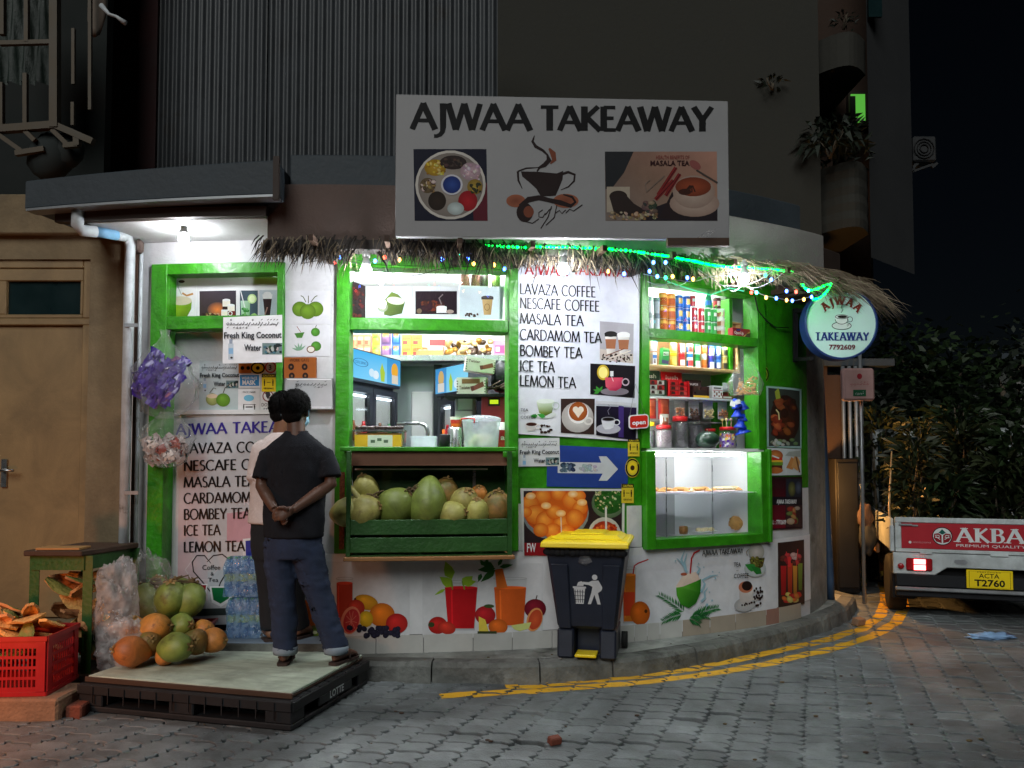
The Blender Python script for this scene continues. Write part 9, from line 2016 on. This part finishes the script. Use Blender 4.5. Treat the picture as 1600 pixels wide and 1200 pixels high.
for x,y in((.12,.45),(TW-.12,.45),(.12,2.45),(TW-.12,2.45)):
 mb=MB();M=Matrix.Translation((x-.075 if x<.7 else x+.075,y,.27))@Matrix.Rotation(R(90),4,'Y');mb.lathe([(.17,-.07),(.25,-.075),(.27,-.05),(.27,.05),(.25,.075),(.17,.07)],28,M=M);ty=mb.build('wheel',M_['rubber'],tk,world=False);mb=MB();mb.lathe([(.165,-.06),(.10,-.05),(.001,-.045)],20,M=M,cap=False);mb.lathe([(.165,.06),(.10,.05),(.001,.045)],20,M=M,cap=False);mb.build('rim',M_['galv'],ty,world=False)
tb_('chassis','black_metal',(.3,TW-.3,.1,3.1,.34,.56));tb_('mud_guard','black_plastic',(-.02,.17,.10,.16,.16,.40),(TW-.17,TW+.02,.10,.16,.16,.40))
mb=MB();side=[(1.96,.38),(1.96,1.76),(2.15,1.80),(2.72,1.78),(3.12,1.12),(3.24,1.02),(3.26,.38)]
n_=len(side);vs=[(.0,y,z)for y,z in side]+[(TW,y,z)for y,z in side];mb.add(vs,[tuple(range(n_)),tuple(reversed(range(n_,2*n_)))]+[(i,n_+i,n_+(i+1)%n_,(i+1)%n_)for i in range(n_)]);mb.build('cab',M_['truck_white'],tk,world=False,bevel=.03)
tb_('rear_window','glass_dark',(.06,TW-.06,1.945,1.958,.96,1.70));dd=tb_('door','truck_white',(-.012,-.001,2.08,2.80,.50,1.05),bev=.006);tb_('window','glass_dark',(-.008,-.001,2.12,2.66,1.08,1.62),par=dd);tb_('handle','black_plastic',(-.026,-.013,2.14,2.24,.90,.93),par=dd)
mb=MB();mb.tube([(-.01,2.86,1.15),(-.10,2.88,1.20),(-.17,2.86,1.24)],.012,8);mb.ball((-.20,2.86,1.24),(.075,.03,.105),14,10);mb.build('side_mirror',M_['truck_white'],tk,world=False)
for k in range(3):tb_('side_box',mat('side_paint',S(196,150,110),.6)if k==0 else bpy.data.materials['side_paint'],(-.05-.02*k,-.012,1.2+.25*k,1.42+.25*k,.46,.56+.10*k),bev=.01)
mb=MB();q=Vector((-.02,.35,0));mb.tube([(-.01,.25,.62),(-.015,.27,1.0),(.02,.3,1.52)],[.012,.010,.006],8);mb.build('bamboo_stake',M_['pale_wood'],tk,world=False)
# ---- plants
def spray(mb,root,h,n,leaf,spread,rq,droop=.3,tall=1.0,mi=0):
 for k in range(n):
  a=rq.uniform(0,6.283);t=rq.random()**.7;z=h*t*tall;rad=spread*(.25+.75*rq.random())*(1-.35*t)+.02
  c=root+Vector((rad*math.cos(a),rad*math.sin(a),z));d=Vector((math.cos(a)*rq.uniform(.3,1),math.sin(a)*rq.uniform(.3,1),rq.uniform(-droop,.7))).normalized();s_=d.cross(Vector((rq.uniform(-1,1),rq.uniform(-1,1),1))).normalized();L_=leaf*rq.uniform(.6,1.3);w=L_*.16
  up=s_.cross(d)*L_*.10
  mb.add([c,c+d*L_*.4+s_*w+up,c+d*L_-Vector((0,0,L_*droop*.5)),c+d*L_*.4-s_*w+up],[(0,1,2,3)],mi)
def plant(root,h,n,leaf,spread,name,label,cat,mats,stems=3,seed=0,group=None,droop=.3):
 rq=random.Random(seed);o=empty(name,root);tag(o,label,cat,group);mb=MB();spray(mb,Vector(root),h,n,leaf,spread,rq,droop);c=mb.build('foliage',mats,o);c['kind']='stuff'
 for k in range(stems):
  mb=MB();a=rq.uniform(0,6.28);e=Vector(root)+Vector((spread*.5*math.cos(a),spread*.5*math.sin(a),h*rq.uniform(.7,1)));mb.tube([Vector(root),Vector(root).lerp(e,.5)+Vector((rq.uniform(-.03,.03),0,.02)),e],[.014,.010,.005],6);mb.build('stem',M_['bark'],o)
 return o
TM=Matrix.Translation(T0)@Matrix.Rotation(-TA,4,'Z')
labs=['tall leafy plant at the left rear corner of the truck bed','low broad leaved plant just behind the truck emblem','bushy plant in the middle of the truck bed','spreading plant near the right side of the truck bed','thin upright plant with a pale stem in the truck bed','leafy plant at the front of the truck bed against the cab','dense plant in the truck bed behind the number plate']
for k,(x,y,h,n,lf,sp)in enumerate(((.22,.45,.85,420,.16,.22),(.52,.48,.5,300,.18,.22),(.72,.8,1.0,760,.15,.34),(1.15,.6,.95,760,.16,.36),(.35,1.0,1.1,480,.13,.24),(.80,1.5,1.25,900,.15,.40),(.95,.50,.7,480,.16,.26))):
 r_=TM@Vector((x,y,.74));o=plant(r_,h,n,lf,sp,'potted_plant',labs[k],'plant',M_['leaf']if k%2 else M_['leaf2'],4,40+k,'plants loaded on the truck bed')
 mb=MB();mb.lathe([(.08,0),(.10,.11),(.085,.115),(.001,.115)],14,M=Matrix.Translation(r_+Vector((0,0,-.118))));mb.build('pot',M_['black_plastic'],o)
def tree(base,h,crown,n,leaf,label,seed,m_='leaf_dark'):
 rq=random.Random(seed);o=empty('tree',base);tag(o,label,'tree','dark trees behind the truck');B0=Vector(base);mb=MB();top=B0+Vector((rq.uniform(-.2,.2),rq.uniform(-.2,.2),h*.75));mb.tube([B0,B0.lerp(top,.4)+Vector((rq.uniform(-.08,.08),0,0)),top],[.10,.07,.03],8)
 tips=[]
 for k in range(7):s0=B0.lerp(top,rq.uniform(.35,.95));a=rq.uniform(0,6.28);e=s0+Vector((crown*math.cos(a)*rq.uniform(.4,.9),crown*math.sin(a)*rq.uniform(.4,.9),h*rq.uniform(.05,.3)));mb.tube([s0,s0.lerp(e,.5)+Vector((0,0,.05)),e],[.035,.022,.008],6);tips.append(e);tips.append(s0.lerp(e,.6))
 mb.build('trunk',M_['bark'],o);mb=MB()
 for k in range(n):
  c0=rq.choice(tips);cl=crown*.42;v=Vector((rq.gauss(0,1),rq.gauss(0,1),rq.gauss(0,.8)))*cl*.55;c=c0+v;d=Vector((rq.uniform(-1,1),rq.uniform(-1,1),rq.uniform(-.8,.5))).normalized();s_=d.cross(Vector((rq.uniform(-1,1),rq.uniform(-1,1),1))).normalized();L_=leaf*rq.uniform(.6,1.3);w=L_*.28
  mb.add([c,c+d*L_*.5+s_*w,c+d*L_,c+d*L_*.5-s_*w],[(0,1,2,3)])
 c=mb.build('crown',M_[m_],o);c['kind']='stuff'
 return o
tree((4.6,11.2,0),3.0,1.1,2600,.14,'dark leafy tree down the alley left of the truck',3);tree((6.0,11.0,0),3.1,1.3,3200,.14,'broad dark tree right behind the truck cab',5,'leaf');tree((7.6,12.0,0),3.6,1.5,3000,.15,'dark tree at the right edge behind the truck',8);tree((5.2,13.5,0),3.4,1.4,2600,.16,'further dark tree filling the gap behind the alley',13)
plant(Vector((4.12,9.0,.1)),1.9,700,.16,.32,'shrub','tall shrub with drooping leaves beside the alley pipes','shrub',M_['leaf2'],5,71)
o=plant(Vector((atY(1320,250,BY-.02).x,BY+.15,atY(1320,250,BY).z-.05)),.5,260,.13,.34,'balcony_plant','dark plant on the curved balcony under the lit window','plant',M_['leaf_dark'],5,72)
o=plant(Vector((atY(1305,240,BY-.25).x,BY-.1,atY(1290,250,BY).z-.02)),.35,160,.16,.3,'balcony_plant','drooping plant spilling over the balcony left end','plant',M_['leaf_dark'],4,73,droop=.8)
plant(atY(1206,140,BY-.06),.12,36,.09,.12,'wall_weed','small weed growing from a crack in the apartment wall','plant',M_['leaf_dark'],3,74)
plant(atY(1318,46,BY+.05),.16,40,.08,.12,'balcony_plant','small plant on the topmost balcony edge','plant',M_['leaf_dark'],3,75)
# lit wall far right behind the trees
fb=empty('far_house',(9.6,15,0));tag(fb,'pale grey house far behind the trees at the right edge','house')
mb=MB();a=atY(1572,600,15);mb.box(a.x,a.x+4,15,15.3,0,atY(1590,565,15).z);mb.build('wall',M_['parapet_white'],fb);mb=MB();mb.box(a.x-.3,a.x+4.2,14.7,15.6,atY(1590,565,15).z+.004,atY(1590,565,15).z+.12);mb.build('roof',M_['roof_grey'],fb)
mb=MB();mb.box(3.8,9.2,13.9,14.05,0,1.35);o=mb.build('garden_wall',M_['brown_wall'],loc=(6,14,0));tag(o,'low dark garden wall behind the trees','wall')
